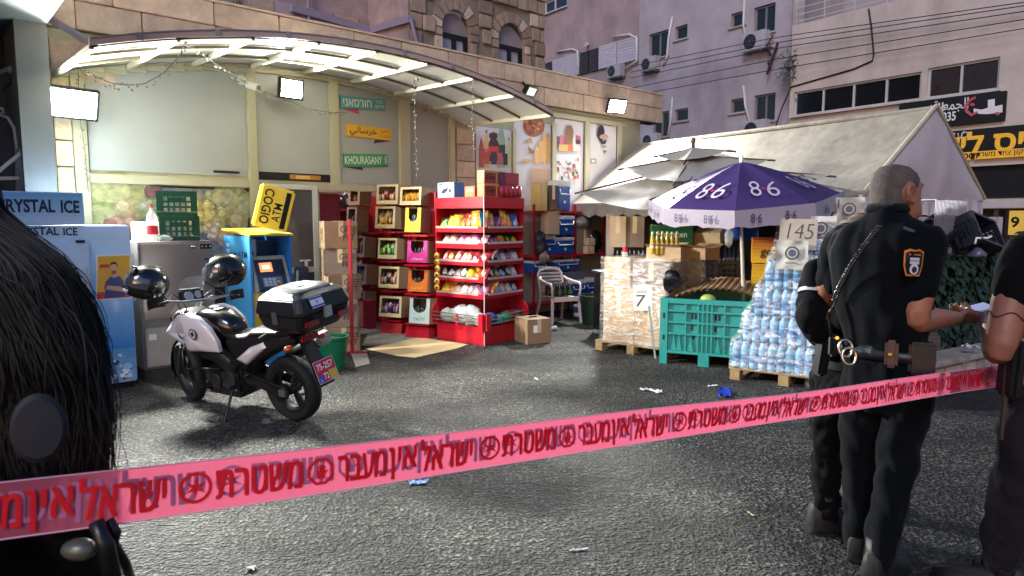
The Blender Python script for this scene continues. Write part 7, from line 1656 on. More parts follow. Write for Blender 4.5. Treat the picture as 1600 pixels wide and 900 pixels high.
pl = sidepanel(tp, "tank_side_panel", M_wp, lambda x, z: .235-.16*max(0, x-1.15)-.1*max(0, .85-x))
sidepanel(dens([(.57, .6), (.42, .56), (.1, .77), (.14, .82), (.34, .75)]), "tail_side_panel", M_wp, lambda x, z: .15)
sidepanel(dens([(.74, .76), (.6, .84), (.1, .88), (-.2, .9), (-.15, .8), (.3, .6), (.5, .48), (.62, .5)]), "body_side_panel", M_mb, lambda x, z: .12)
sidepanel(dens([(1.2, .7), (.75, .68), (.6, .6), (.62, .45), (.75, .56), (1.05, .58)]), "lower_cowl", M_mb, lambda x, z: .175)
PR = MB()
def on_p(x, z, k): return Vector((x, .274+k*.0012-.16*max(0, x-1.15), z))
for sy in (1, ):
    cx, cz_ = .98, .86
    PR.poly([on_p(cx+.055*math.cos(t), cz_+.055*math.sin(t), 0) for t in [6.283*k/20 for k in range(20)]], '#2c2c30'); PR.poly([on_p(cx+.044*math.cos(t), cz_+.044*math.sin(t), 1) for t in [6.283*k/20 for k in range(20)]], '#c2bec4')
    for k in range(6):
        a = PI*k/3; PR.poly([on_p(cx+.042*math.cos(a), cz_+.042*math.sin(a), 2), on_p(cx+.018*math.cos(a+.6), cz_+.018*math.sin(a+.6), 2), on_p(cx, cz_, 2), on_p(cx+.018*math.cos(a-.6), cz_+.018*math.sin(a-.6), 2)], '#2c2c30')
    PR.poly([on_p(1.26, .86, 0)-Vector((0, .012, 0)), on_p(1.2, .8, 0), on_p(1.13, .79, 0), on_p(1.18, .83, 0)], '#141416')
PR.build("emblem", M_print, bk_)
g = MB(); g.bb(.84, .9, -.02, .06, 1.062, 1.066); g.build("sticker", mat("sticker_lilac", '#b0a4c0', .5), bk_)
# seat
g = MB(); g.loft([ring(.74, .1, .88, .8), ring(.62, .135, .86, .77), ring(.48, .155, .855, .77), ring(.36, .165, .88, .78), ring(.3, .16, .93, .8), ring(.1, .15, .94, .83), ring(-.1, .13, .945, .86), ring(-.16, .1, .93, .87)]); g.build("seat", mat("seat_vinyl", '#141416', .32, var=.1, vs=20, bump=.05, bs=90), bk_, smooth=R(60))
g = MB()
for sy in (-1, 1): g.tube([(.15, sy*.17, .86), (.0, sy*.2, .93), (-.2, sy*.2, .95), (-.3, sy*.12, .95)], .014, 8)
g.bb(-.42, -.05, -.13, .13, .945, .962); g.build("rear_rack", M_mb, bk_)
# top case
tc = MB(); 
def rr(x0, x1, w, z, b=.038):
    x0, x1, w, z = -.3+(x0+.3)*1.16, -.3+(x1+.3)*1.16, w*1.12, .965+(z-.965)*1.16
    return [Vector((x0+b, -w, z)), Vector((x1-b*1.4, -w, z)), Vector((x1, -w+b*2, z)), Vector((x1, w-b*2, z)), Vector((x1-b*1.4, w, z)), Vector((x0+b, w, z)), Vector((x0, w-b, z)), Vector((x0, -w+b, z))]
tc.loft([rr(-.46, -.09, .2, .965), rr(-.5, -.06, .26, 1.02), rr(-.53, -.04, .29, 1.12)]); cse = tc.build("top_case", M_case, bk_, bevel=.01, smooth=R(25))
g = MB(); g.loft([rr(-.535, -.035, .295, 1.122), rr(-.535, -.035, .295, 1.15), rr(-.5, -.05, .27, 1.24), rr(-.44, -.08, .22, 1.275)]); lid = g.build("lid", M_case, cse, bevel=.009, smooth=R(22))
g = MB(); g.loft([rr(-.45, -.07, .215, 1.272, .05), rr(-.43, -.09, .19, 1.292, .05)]); g.build("lid_panel", M_caselid, cse, bevel=.008, smooth=R(45)); g = MB(); g.loft([rr(-.32, -.2, .06, 1.29, .02), rr(-.31, -.21, .05, 1.302, .02)]); g.build("lid_badge", mat("badge_pale", '#9c9f9e', .4), cse)  # lid panel coloured lighter to stand for light reflected off the top
g = MB(); g.bb(-.592, -.566, -.05, .05, 1.08, 1.18); g.build('latch', M_sil, cse, bevel=.006); g = MB(); g.bb(-.3, -.24, .322, .338, 1.07, 1.18); g.build('latch', M_sil, cse, bevel=.006)
g = MB(); [MB().bb(-.588, -.55, a_, a_+.14, 1.04, 1.09).build('red_reflector', mat('reflector_red', '#7a1018', .2, coat=.5), cse, bevel=.006) for a_ in (-.26, .12)]; 0 and g.build("red_reflector", mat("reflector_red", '#7a1018', .2, coat=.5), cse, bevel=.006)
# flag on the rear of the lid: white, two blue stripes and a six pointed star
FM = orient(Vector((0, -1, 0)), Vector((.45, 0, 1)), Vector((-.555, .1, 1.235)))
FM.translation = FM.translation+FM.to_3x3() @ Vector((0, 0, .012))
PR = MB()
def ff(x, y, k=0): return FM @ Vector((x, y, .001*k))
PR.quad(ff(-.075, -.05), ff(.075, -.05), ff(.075, .05), ff(-.075, .05), '#c4c4d0')
for y in (-.036, .036): PR.quad(ff(-.075, y-.008, 1), ff(.075, y-.008, 1), ff(.075, y+.008, 1), ff(-.075, y+.008, 1), '#2c3f8c')
for s_ in (1, -1):
    for k in range(3):
        a, b = PI/2*s_+2*PI*k/3, PI/2*s_+2*PI*(k+1)/3; P1, P2 = Vector((.019*math.cos(a), .019*math.sin(a))), Vector((.019*math.cos(b), .019*math.sin(b))); PR.quad(ff(P1.x*.72, P1.y*.72, 2), ff(P2.x*.72, P2.y*.72, 2), ff(P2.x, P2.y, 2), ff(P1.x, P1.y, 2), '#2c3f8c')
PR.build("flag_sticker", M_print, cse)
# tail, lights, plate
g = MB(); g.loft([[(.0, -.08, .78), (.0, .08, .78), (.0, .08, .84), (.0, -.08, .84)], [(-.3, -.07, .82), (-.3, .07, .82), (-.3, .07, .88), (-.3, -.07, .88)]]); g.loft([[(-.22, -.06, .82), (-.22, .06, .82), (-.26, .06, .86), (-.26, -.06, .86)], [(-.36, -.09, .62), (-.36, .09, .62), (-.39, .09, .62), (-.39, -.09, .62)], [(-.45, -.1, .42), (-.45, .1, .42), (-.47, .1, .42), (-.47, -.1, .42)]]); g.build("rear_mudguard", M_mb, bk_, bevel=.008)
g = MB(); g.bb(-.34, -.29, -.1, .1, .835, .895); g.build("tail_light", mat("tail_red", '#8a1014', .2, coat=.5), bk_, bevel=.012)
for sy in (-1, 1): g = MB(); g.tube([(-.2, sy*.05, .81), (-.24, sy*.17, .81)], .012, 6); ii = g.build("indicator_stalk", M_mb, bk_); g = MB(); g.ball((-.25, sy*.21, .81), (.035, .045, .028), 12, 8); g.build("indicator_lens", mat("indicator_orange", '#b8501c', .25, coat=.4), ii, smooth=True)
PM = orient(Vector((0, -1, 0)), Vector((.34, 0, 1)), Vector((-.43, 0, .55))); 
PM.translation = PM.translation+PM.to_3x3() @ Vector((0, 0, .035))
PR = MB()
def pq(x0, x1, y0, y1, k, c): PR.quad(*[PM @ Vector((x, y, .001*k)) for x, y in ((x0, y0), (x1, y0), (x1, y1), (x0, y1))], c)
pq(-.125, .125, -.105, .105, 0, '#d8c8cc'); pq(-.12, .12, -.1, .1, 1, '#b81c38'); pq(-.118, -.06, -.098, -.03, 2, '#2c4ca8'); pq(.02, .118, -.098, -.01, 2, '#c9a040')
plate = PR.build("number_plate", M_print, bk_)
txtM("75-257", .2, .062, M_white_flat, plate, PM @ Matrix.Translation((0, .045, .004)), bold=.02); txtM("72", .06, .06, M_white_flat, plate, PM @ Matrix.Translation((-.02, -.05, .004)), bold=.015); txtM("IL", .02, .025, M_white_flat, plate, PM @ Matrix.Translation((-.09, -.075, .004)), bold=.01)
# bars, mirrors, clocks, fairing, screen
hb_ = [fk(v) for v in ((1.12, .40, 1.13), (1.16, .3, 1.15), (1.22, .14, 1.12), (1.22, -.14, 1.12), (1.16, -.3, 1.15), (1.12, -.40, 1.13))]
g = MB(); g.tube(hb_, .013, 8); g.build("handlebar", M_sil, bk_, smooth=True)
for a, b in ((0, 1), (5, 4)): g = MB(); g.tube([hb_[a], hb_[a].lerp(hb_[b], .9)], .019, 10); g.build("grip", M_mb, bk_, smooth=True); g = MB(); e = hb_[b]; g.tube([e+Vector((.06, 0, .0)), hb_[a]+Vector((.1, 0, -.01))], .008, 6); g.build("lever", M_sil, bk_); g = MB(); g.tube([e+Vector((.02, 0, .02)), e+Vector((.06, (e.y > 0)*.1-.05, .16))], .008, 6); g.build("mirror_stalk", M_mb, bk_)
g = MB(); g.loft([ring(1.2, .2, .98, .9), ring(1.32, .19, 1.04, .84), ring(1.45, .15, 1.02, .8), ring(1.56, .08, .93, .82), ring(1.62, .03, .87, .83)]); g.build("front_fairing", M_mb, bk_, smooth=R(60))
g = MB(); g.ball((1.5, 0, .93), (.07, .13, .06), 14, 8); g.build("headlamp", M_glassdark, bk_, smooth=True)
cl = [fk(v) for v in ((1.3, -.12, 1.1), (1.3, .12, 1.1), (1.34, .12, 1.22), (1.34, -.12, 1.22))]
g = MB(); g.extr(cl, (.05, 0, .02)); g.build("instrument_cluster", M_mb, bk_, bevel=.015); g = MB(); c0 = (cl[0]+cl[1]+cl[2]+cl[3])/4; n_ = Vector((-.95, 0, .3)); g.lathe([(0, 0), (.05, 0), (.05, .006), (0, .006)], 18, Matrix.Translation(c0+n_*.012+Vector((0, .05, 0))) @ n_.to_track_quat('Z', 'Y').to_matrix().to_4x4()); g.lathe([(0, 0), (.04, 0), (.04, .006), (0, .006)], 18, Matrix.Translation(c0+n_*.012+Vector((0, -.055, 0))) @ n_.to_track_quat('Z', 'Y').to_matrix().to_4x4()); g.build("gauge", mat("gauge_grey", '#8f9298', .2), bk_)
g = MB(); g.grid(lambda u, v: Vector((1.5-.2*v-.06*(2*u-1)**2*1.5, .19*(2*u-1)*(1-.25*v), 1.0+.36*v)), 10, 8); g.build("windscreen", mat("screen_clear", '#b8bcbc', .06, alpha=.35, spec=.8), bk_, smooth=True)
g = MB(); g.tube([(.62, .2, .3), (.58, .33, .13), (.56, .42, .0)], .013, 8); p = Vector((.56, .42, .0)); g.box(p.x, p.y, p.z+.06-.05, .06, .04, .012); g.build("side_stand", M_mb, bk_)
g = MB(); g.bar((.5, .17, .38), (.52, .3, .36), .03); g.build("foot_peg", M_mb, bk_, bevel=.005); g = MB(); g.bar((.3, .18, .5), (.3, .29, .5), .025); g.build("foot_peg", M_mb, bk_, bevel=.005)
g = MB(); g.tube([(.55, .115, .47), (.0, .125, .37), (-.05, .125, .325), (.0, .125, .28), (.55, .115, .38)], .012, 6); g.lathe([(0, -.004), (.075, -.004), (.075, .004), (0, .004)], 24, Matrix.Translation((0, .125, .325)) @ Matrix.Rotation(PI/2, 4, 'X')); g.build("chain", M_eng, bk_)
for sy in (-1, 1):
    g = MB(); p0 = fk((1.17, sy*.28, 1.15)); g.tube(smoothc([p0, fk((1.3, sy*.2, 1.2)), fk((1.36, sy*.08, 1.08)), Vector((1.3, sy*.03, .95))]), .006, 5); g.tube(smoothc([p0+Vector((.02, 0, -.01)), fk((1.34, sy*.16, 1.12)), fk((1.36, sy*.1, .9)), fk((1.46, sy*.1, .45))]), .005, 5); g.build("brake_hose", M_mb, bk_, smooth=True)
    g = MB(); e = hb_[0] if sy > 0 else hb_[5]; g.grid(lambda u, v: e+Vector((.09-.05*abs(2*u-1)**2, (2*u-1)*.09, -.04+.1*v)), 8, 4); g.build("hand_guard", M_mb, bk_, smooth=True)
for k in range(6): g = MB(); g.lathe([(0, 0), (.012, 0), (.012, .008), (0, .008)], 6, Matrix.Translation((.6+.085*k, .171+.002*(k % 2), .29+.02*(k % 3))) @ Matrix.Rotation(-PI/2, 4, 'X')); g.build("bolt", M_sil, bk_)
# helmets
def helmet(label, p, rot, s_):
    t = thing("helmet", label, "helmet", p, 0, "black motorcycle helmets"); t.rotation_euler = rot
    def shell(k, lo, hi, m_, name, fn=None, r=(.125, .15, .135)):
        g = MB(); n, m = 26, 14; rings_ = []
        for i in range(m+1):
            a = lo+(hi-lo)*i/m
            rings_.append([Vector((r[0]*k*math.cos(2*PI*q/n)*math.sin(a), r[1]*k*math.sin(2*PI*q/n)*math.sin(a)*(1.05 if math.sin(2*PI*q/n) < 0 and a > 1.6 else 1), r[2]*k*math.cos(a)))*s_ for q in range(n)])
        g.loft(rings_, caps=True); return g.build(name, m_, t, smooth=True)
    shell(1, .02, 2.35, M_gb, "shell")
    shell(.97, 2.3, 2.6, M_mb, "neck_roll")
    g = MB(); n = 20
    def vis(u, v): 
        a = -PI/2+(u-.5)*2.5; b = 1.22+.62*v; return Vector((.128*1.03*math.cos(a)*math.sin(b), .153*1.04*math.sin(a)*math.sin(b), .137*math.cos(b)))*s_
    g.grid(vis, 18, 6); g.build("visor", mat("visor_smoke", '#3a3e46', .05, var=.1, coat=1.0, spec=.8), t, smooth=True)
    def chin(u, v):
        a = -PI/2+(u-.5)*2.4; b = 1.86+.55*v; return Vector((.132*math.cos(a)*math.sin(b), .168*math.sin(a)*math.sin(b), .14*math.cos(b)))*s_
    g = MB(); g.grid(chin, 18, 5); g.build("chin_bar", M_mb, t, smooth=True)
    for sx_ in (-1, 1): g = MB(); g.ball(Vector((sx_*.122, -.02, .0))*s_, (.012, .035*s_, .035*s_), 12, 8); g.build("visor_hinge", M_mb, t, smooth=True)
    g = MB(); g.bb(-.03*s_, .03*s_, -.13*s_, -.1*s_, .1*s_, .112*s_); g.bb(-.06*s_, -.03*s_, .02*s_, .1*s_, .118*s_, .128*s_); g.build("vent", M_mb, t, bevel=.004)
    g = MB(); g.bb(.0, .07*s_, -.165*s_, -.157*s_, -.075*s_, -.058*s_) ; g.build("badge", mat("badge_silver", '#8f9298', .3), t)
    return t
helmet("black helmet hanging on the motorcycle's left mirror, nearest the ice freezer", P(231, 443, 5.72), (R(-12), R(8), R(-38)), 1.16)
helmet("black helmet with raised visor resting on the motorcycle's right handlebar", P(352, 424, 6.05), (R(6), R(-6), R(-66)), 1.2)
# ============================================================ PEOPLE
M_skin = mat("skin_tan", '#8a5a46', .5, var=.1, vs=9, subs=.1, bump=.06, bs=90, rnd=0); M_skin2 = mat("skin_tan_dark", '#7d5140', .5, var=.12, vs=9, bump=.06, bs=90, rnd=0)
M_hair = mat("cropped_hair", '#4a4340', .9, var=.35, vs=40, bump=.5, bs=220, rnd=0)
M_uni = mat("uniform_navy", '#05080d', .7, var=.25, vs=14, bump=.12, bs=180, sheen=.02, rnd=0); M_trou = mat("uniform_trousers", '#05080c', .7, var=.25, vs=12, bump=.12, bs=180, sheen=.02, rnd=0)
M_blk = mat("black_cloth", '#07070a', .75, var=.2, vs=12, bump=.12, bs=150, sheen=.02, rnd=0); M_trp = mat("plum_trousers", '#1a171d', .8, var=.15, vs=10, bump=.12, bs=150, sheen=.03, rnd=0)
M_boot = mat("boot_leather", '#0c0c0e', .6, var=.25, vs=14, rnd=0)
def wrinkle(amp, sc, seed, zs=1.0):
    def fn(co, n):
        v = Vector((co.x*sc+seed, co.y*sc, co.z*sc*zs)); w = noise.noise(v)+.5*noise.noise(v*2.3)
        return co+n*amp*(abs(w)*1.6-.4)
    return fn
def ell(c, rx, ry, z_, yaw, n=18, pw=2.3):
    out = []
    for k in range(n):
        t = 2*PI*k/n; a, b = math.cos(t), math.sin(t); x = rx*math.copysign(abs(a)**(2/pw), a); y = ry*math.copysign(abs(b)**(2/pw), b)
        out.append(Vector((c[0]+x*math.cos(yaw)-y*math.sin(yaw), c[1]+x*math.sin(yaw)+y*math.cos(yaw), z_)))
    return out
def smoothpts(pts, rs, k=4):
    # Catmull-Rom through points and radii
    P_ = [Vector(p) for p in pts]; o = []; r = []
    for i in range(len(P_)-1):
        a, b, c, d = P_[max(0, i-1)], P_[i], P_[i+1], P_[min(len(P_)-1, i+2)]
        for j in range(k):
            t = j/k; o.append(.5*((2*b)+(c-a)*t+(2*a-5*b+4*c-d)*t*t+(3*b-a-3*c+d)*t**3)); r.append(rs[i]+(rs[i+1]-rs[i])*t)
    return o+[P_[-1]], r+[rs[-1]]
def limb(g, pts, rs, n=14): p, r = smoothpts(pts, rs); g.tube(p, r, n); g.ball(p[0], r[0]*.98, 12, 8); g.ball(p[-1], r[-1]*.98, 12, 8)
def hand(g, wrist, dirv, palmn, curl, sc=1.0, thumb_side=1, spread=.25):
    d = Vector(dirv).normalized(); n = Vector(palmn); n = (n-d*n.dot(d)).normalized(); s_ = d.cross(n)*thumb_side; w = Vector(wrist)
    L_ = .095*sc
    g.loft([[w+d*(L_*t)+s_*(x*wd*sc)+n*(y*.014*sc) for x, y in ((-1, -.7), (-.5, -1), (.5, -1), (1, -.7), (1, .7), (.5, 1), (-.5, 1), (-1, .7))] for t, wd in ((-.15, .026), (.1, .03), (.5, .04), (.85, .042), (1.02, .04))])
    for i, (off, ln) in enumerate(((.031, .072), (.011, .08), (-.01, .075), (-.03, .06))):
        b = w+d*L_*.92+s_*off*sc; dd = (d+s_*off*spread*8*.3).normalized(); c1 = curl[i] if isinstance(curl, (list, tuple)) else curl
        p1 = b+(dd*math.cos(c1*.5)+n*math.sin(c1*.5))*ln*.45*sc; p2 = p1+(dd*math.cos(c1)+n*math.sin(c1))*ln*.32*sc; p3 = p2+(dd*math.cos(c1*1.5)+n*math.sin(c1*1.5))*ln*.25*sc
        g.tube([b, p1, p2, p3], [.0095*sc, .009*sc, .0082*sc, .0068*sc], 8); g.ball(p3, .0068*sc, 8, 6)
    b = w+d*L_*.25+s_*.03*sc; p1 = b+(d*.6+s_*.75+n*.25).normalized()*.04*sc; p2 = p1+(d*.85+s_*.2+n*.5).normalized()*.032*sc; p3 = p2+(d*.9+n*.45).normalized()*.024*sc
    g.tube([b, p1, p2, p3], [.013*sc, .0115*sc, .0105*sc, .008*sc], 8); g.ball(p3, .008*sc, 8, 6)
def head_mesh(c, f, r, sc=1.0):
    # f facing, r person's right, both unit horizontals; c = head centre (between the ears)
    g = MB(); f = Vector(f); r = Vector(r); u = Vector((0, 0, 1)); c = Vector(c)
    def q(a, b, d): return c+(f*a+r*b+u*d)*sc
    prof = [(-.118, .015, .05, .045), (-.105, .03, .062, .055), (-.08, .03, .085, .066), (-.05, .012, .094, .072), (-.02, .0, .1, .075), (.02, -.002, .102, .077), (.055, -.005, .098, .074), (.085, -.01, .083, .064), (.108, -.014, .058, .047), (.12, -.016, .025, .02)]
    rings_ = []
    for z, off, ra, rb_ in prof: rings_.append([q(off+ra*math.cos(t)*(1.0 if math.cos(t) > 0 else 1.02), rb_*math.sin(t), z) for t in [2*PI*k/20 for k in range(20)]])
    g.loft(rings_)
    g.loft([[q(x, y, z) for x, y, z in ((.085, -.012, .035), (.085, .012, .035), (.092, .01, .036), (.092, -.01, .036))], [q(x, y, z) for x, y, z in ((.09, -.02, -.022), (.09, .02, -.022), (.122, .012, -.018), (.122, -.012, -.018))], [q(x, y, z) for x, y, z in ((.085, -.018, -.032), (.085, .018, -.032), (.108, .01, -.03), (.108, -.01, -.03))]])
    for s_ in (-1, 1): g.ball(q(.085, s_*.03, .03), .014*sc, 8, 6); g.tube([q(.094, s_*.012, .042), q(.09, s_*.042, .04)], .008*sc, 6)
    g.tube([q(.095, -.022, -.062), q(.104, 0, -.06), q(.095, .022, -.062)], .0085*sc, 6); g.tube([q(.092, -.02, -.074), q(.102, 0, -.076), q(.092, .02, -.074)], .0085*sc, 6); g.ball(q(.088, 0, -.102), .02*sc, 8, 6)
    for s_ in (-1, 1):
        g.loft([[q(-.012+.02*math.cos(t)*.9+dx, s_*(.072+dy), .0+.033*math.sin(t)-.006*math.cos(t)) for t in [2*PI*k/12 for k in range(12)]] for dx, dy in ((0, -.005), (-.004, .016))])
    return g
def ear(g, c, f, r, s_, sc=1.0):
    f, r, u, c = Vector(f), Vector(r), Vector((0, 0, 1)), Vector(c)
    p = [c+(f*a+r*s_*b+u*d)*sc for a, b, d in ((.012, .076, -.03), (.0, .083, -.036), (-.016, .09, -.02), (-.03, .096, .008), (-.026, .097, .03), (-.008, .09, .038), (.01, .082, .03), (.014, .077, .012))]
    g.tube(p, .0075*sc, 8); p2 = [c+(f*a+r*s_*b+u*d)*sc for a, b, d in ((-.002, .08, -.015), (-.016, .086, .0), (-.014, .088, .02))]; g.tube(p2, .006*sc, 6)
# ------------------------------------------------------------ main officer
OY = 2.95
O0 = Vector((1.66, OY, 0)); fa = R(42); f = Vector((math.cos(fa), math.sin(fa), 0)); r = Vector((f.y, -f.x, 0)); yaw = math.atan2(r.y, r.x)
off = thing("person", "officer in navy uniform with cropped grey hair and an orange edged shoulder patch", "person", O0, 0)
def L(p): return Vector(p)-O0
def at(px, py, Y=OY): return L(P(px, py, Y))
ctr = lambda px, py, Y=OY: at(px, py, Y)
hipc = ctr(1386, 560); wst = ctr(1383, 520); chs = ctr(1374, 420); shc = ctr(1374, 362)
# body (skin): head, neck, arms
HC = ctr(1400, 304, OY+.03); 
hf = Vector((math.cos(R(12)), math.sin(R(12)), 0)); hr = Vector((hf.y, -hf.x, 0))
sk = head_mesh(HC, hf, hr, 1.06); ear(sk, HC, hf, hr, 1, 1.06); ear(sk, HC, hf, hr, -1, 1.06)
limb(sk, [HC+Vector((-.015, .0, -.06)), HC+Vector((-.04, .0, -.13)), shc+Vector((0, 0, -.02))], [.068, .066, .066])
shR = at(1440, 378, OY-.13); elR = at(1432, 497, OY-.16); wrR = at(1494, 497, OY+.12)
shL = at(1312, 378, OY+.2); elL = at(1293, 462, OY+.32); wrL = at(1400, 492, OY+.5)
limb(sk, [shR, shR.lerp(elR, .5)+Vector((.012, 0, 0)), elR, elR.lerp(wrR, .35)+Vector((0, 0, -.004)), wrR], [.064, .06, .051, .052, .031])
limb(sk, [shL, shL.lerp(elL, .5), elL, elL.lerp(wrL, .4), wrL], [.066, .058, .048, .046, .03])
hd0 = (at(1526, 484, OY+.26)-wrR)
hand(sk, wrR, hd0, Vector((-.45, .5, .6)), [.9, .8, .9, 1.0], 1.05, -1)
hand(sk, wrL, Vector((1, .3, 0)), Vector((0, 0, -1)), .6, 1.0, 1)
me = remeshed(sk, .0085, 2); put("body", me, M_skin, off)
# hair: a close shell over the back and sides
hg = MB(); c_ = HC; 
rings_ = []
for z, o_, ra, rb_ in ((-.085, -.02, .078, .062), (-.05, -.012, .092, .0735), (-.01, -.006, .1025, .0775), (.03, -.006, .1045, .079), (.06, -.008, .1, .0755), (.088, -.012, .086, .0665), (.112, -.016, .058, .047), (.122, -.018, .02, .016)):
    rings_.append([c_+(hf*(o_+(ra*math.cos(t) if math.cos(t) < 0.25 or z > .05 else (.25*ra if z < .03 else ra*.82)))+hr*rb_*math.sin(t)+Vector((0, 0, z)))*1.0*1.06 if False else c_+(hf*(o_+ra*max(-1, min(math.cos(t), .1 if z < .03 else (.55 if z < .06 else .9))))+hr*rb_*math.sin(t)+Vector((0, 0, z)))*1.065 for t in [2*PI*k/28 for k in range(28)]])
hg.loft(rings_); hb2 = put("hair", hg.mesh("hair", smooth=True), M_hair, off)
# shirt
sh = MB()
def tor(px, py, rx, ry, dY=0): c0 = at(px, py, OY+dY); return ell(c0, rx, ry, c0.z, yaw)
sh.loft([tor(1385, 568, .178, .128), tor(1384, 540, .176, .126), tor(1382, 510, .182, .132), tor(1380, 470, .198, .142), tor(1376, 425, .215, .148), tor(1374, 390, .218, .138), tor(1375, 366, .195, .112), tor(1378, 350, .14, .09), tor(1382, 338, .088, .08), tor(1386, 324, .072, .072)])
slR = shR.lerp(elR, .62); slL = shL.lerp(elL, .72)
limb(sh, [shR+Vector((-.07, .07, .0)), shR, shR.lerp(elR, .35)+Vector((.01, 0, 0)), slR], [.085, .088, .083, .08]); limb(sh, [shL+Vector((.06, -.05, 0)), shL, slL], [.08, .082, .07])
me = remeshed(sh, .011, 3, wrinkle(.02, 5.5, 1, .55)); put("shirt", me, M_uni, off)
g = MB(); g.loft([ell(at(1387, 327), .073, .075, at(1387, 327).z, yaw), ell(at(1388, 318), .076, .078, at(1388, 318).z, yaw), ell(at(1386, 326), .088, .088, at(1386, 330).z, yaw)], caps=False); g.build("collar", M_uni, off, smooth=True)
# vest panels: a slim body armour outline over the back
g = MB(); 
def vr(px, py, rx, ry): c0 = at(px, py); return ell(c0, rx, ry, c0.z, yaw, 26, 2.6)
g.loft([vr(1384, 512, .196, .146), vr(1381, 470, .208, .153), vr(1378, 430, .218, .158)], caps=False)
me = g.mesh("vest", smooth=True); 
pass
for a_, b_ in (((1340, 505), (1330, 420)), ((1395, 508), (1400, 425))): pass
# trousers
tr = MB()
tr.loft([tor(1385, 548, .17, .125), tor(1386, 575, .182, .135), tor(1388, 615, .18, .132), tor(1388, 640, .16, .115)])
hiL = hipc+r*-.085+Vector((0, 0, -.1)); hiR = hipc+r*.09+Vector((0, 0, -.1))
anR = at(1374, 872, OY-.07); anL = at(1342, 838, OY+.17); knR = at(1402, 712, OY-.06); knL = at(1342, 700, OY+.12)
limb(tr, [hiR, hiR.lerp(knR, .5)+Vector((.012, 0, 0)), knR, knR.lerp(anR, .45)+Vector((.0, 0, 0)), anR], [.112, .1, .08, .078, .07]); limb(tr, [hiL, hiL.lerp(knL, .5), knL, knL.lerp(anL, .45), anL], [.105, .095, .078, .075, .068])
me = remeshed(tr, .012, 3, wrinkle(.022, 6.5, 9, .6)); put("trousers", me, M_trou, off)
def boot(parent, ank, d, m_=M_boot, s_=1.0, z0=0):
    d = Vector(d).normalized(); sd = Vector((d.y, -d.x, 0)); a = Vector((ank[0], ank[1], 0)); g = MB()
    def rg(fx, w, zt, zb): c0 = a+d*fx*s_; return [c0+sd*w*s_*x+Vector((0, 0, zb+(zt-zb)*z)) for x, z in ((-1, .0), (-1.0, .45), (-.8, .85), (-.35, 1), (.35, 1), (.8, .85), (1.0, .45), (1, .0))]
    g.loft([rg(-.085, .03, .11, .012), rg(-.07, .042, .16, .008), rg(-.02, .045, .17, .008), rg(.05, .046, .13, .008), rg(.11, .05, .095, .008), rg(.17, .05, .08, .01), rg(.215, .035, .06, .014), rg(.23, .015, .04, .02)])
    o = g.build("boot", m_, parent, bevel=.006, smooth=R(50))
    g = MB()
    def sg(fx, w): c0 = a+d*fx*s_; return [c0+sd*w*s_*x+Vector((0, 0, z)) for x, z in ((-1, .0), (-1, .022), (1, .022), (1, .0))]
    g.loft([sg(-.09, .035), sg(-.07, .048), (sg(.03, .047)), sg(.12, .055), sg(.2, .046), sg(.238, .02)]); g.build("sole", M_mb, o, bevel=.004)
    g = MB(); c0 = a+Vector((0, 0, .0)); g.tube([c0+Vector((0, 0, .08))+d*-.02, c0+Vector((0, 0, .2))], [.05*s_, .055*s_], 14); g.build("shaft", m_, o, smooth=True)
    for k in range(3): g = MB(); c0 = a+d*(.03+.03*k)*s_+Vector((0, 0, .155-.02*k)); g.tube([c0-sd*.03, c0+Vector((0, 0, .012)), c0+sd*.03], .005, 5); g.build("lace", M_blk, o)
    return o
boot(off, anR, f*1+r*.1, s_=1.08); boot(off, anL, f*1-r*.3, s_=1.05)
# belt with its gear
g = MB(); g.loft([vr(1385, 556, .187, .138), vr(1385, 541, .187, .138)], caps=False); me = g.mesh("belt", smooth=True); bmx = bmesh.new(); bmx.from_mesh(me); bmesh.ops.solidify(bmx, geom=bmx.faces[:], thickness=.006); bmx.to_mesh(me); bmx.free(); put("belt", me, mat("belt_black", '#131316', .45, var=.15), off)
def gear(px, py, dY, w, d, h, m_, name, rz=0, lab=None):
    c0 = at(px, py, OY+dY); g = MB(); g.box(0, 0, 0, w, d, h); o = g.build(name, m_, off, c0, (0, 0, yaw+R(rz)), bevel=.012)
    if lab: o['label'] = lab
    return o
ph = gear(1393, 553, -.19, .05, .035, .115, mat("pouch_brown", '#4a3a30', .4, var=.15), "belt_pouch", 10); g = MB(); g.ball((0, -.02, .0), .009, 8, 6); g.build("snap", mat("brass_snap", '#c89038', .3, metal=.8), ph)
gear(1352, 547, -.135, .075, .02, .04, mat("reflective_strip", '#5a6468', .3, metal=.4), "belt_strip", -6)
gear(1303, 540, .05, .035, .05, .1, M_mb, "radio", -30); gear(1440, 560, -.17, .1, .05, .14, M_mb, "holster", 25); gear(1455, 535, -.12, .06, .05, .09, mat("grey_pouch", '#34343a', .5), "pouch", 30)
hc_ = at(1321, 548, OY-.09); g = MB(); 
for k, (dx, dz) in enumerate(((0, .012), (.012, -.022))): g.tube([hc_+Vector((dx+.03*math.cos(t), -.01*k+.008*math.sin(t), dz+.036*math.sin(t))) for t in [2*PI*q/18 for q in range(18)]], .006, 6, closed=True)
g.build("handcuffs", mat("cuff_steel", '#c2baa4', .25, metal=1.0), off, smooth=True)
rd = gear(1308, 528, -.02, .02, .02, .012, mat("amber_glow", '#e08a2a', emis=1.2), "indicator_lamp")
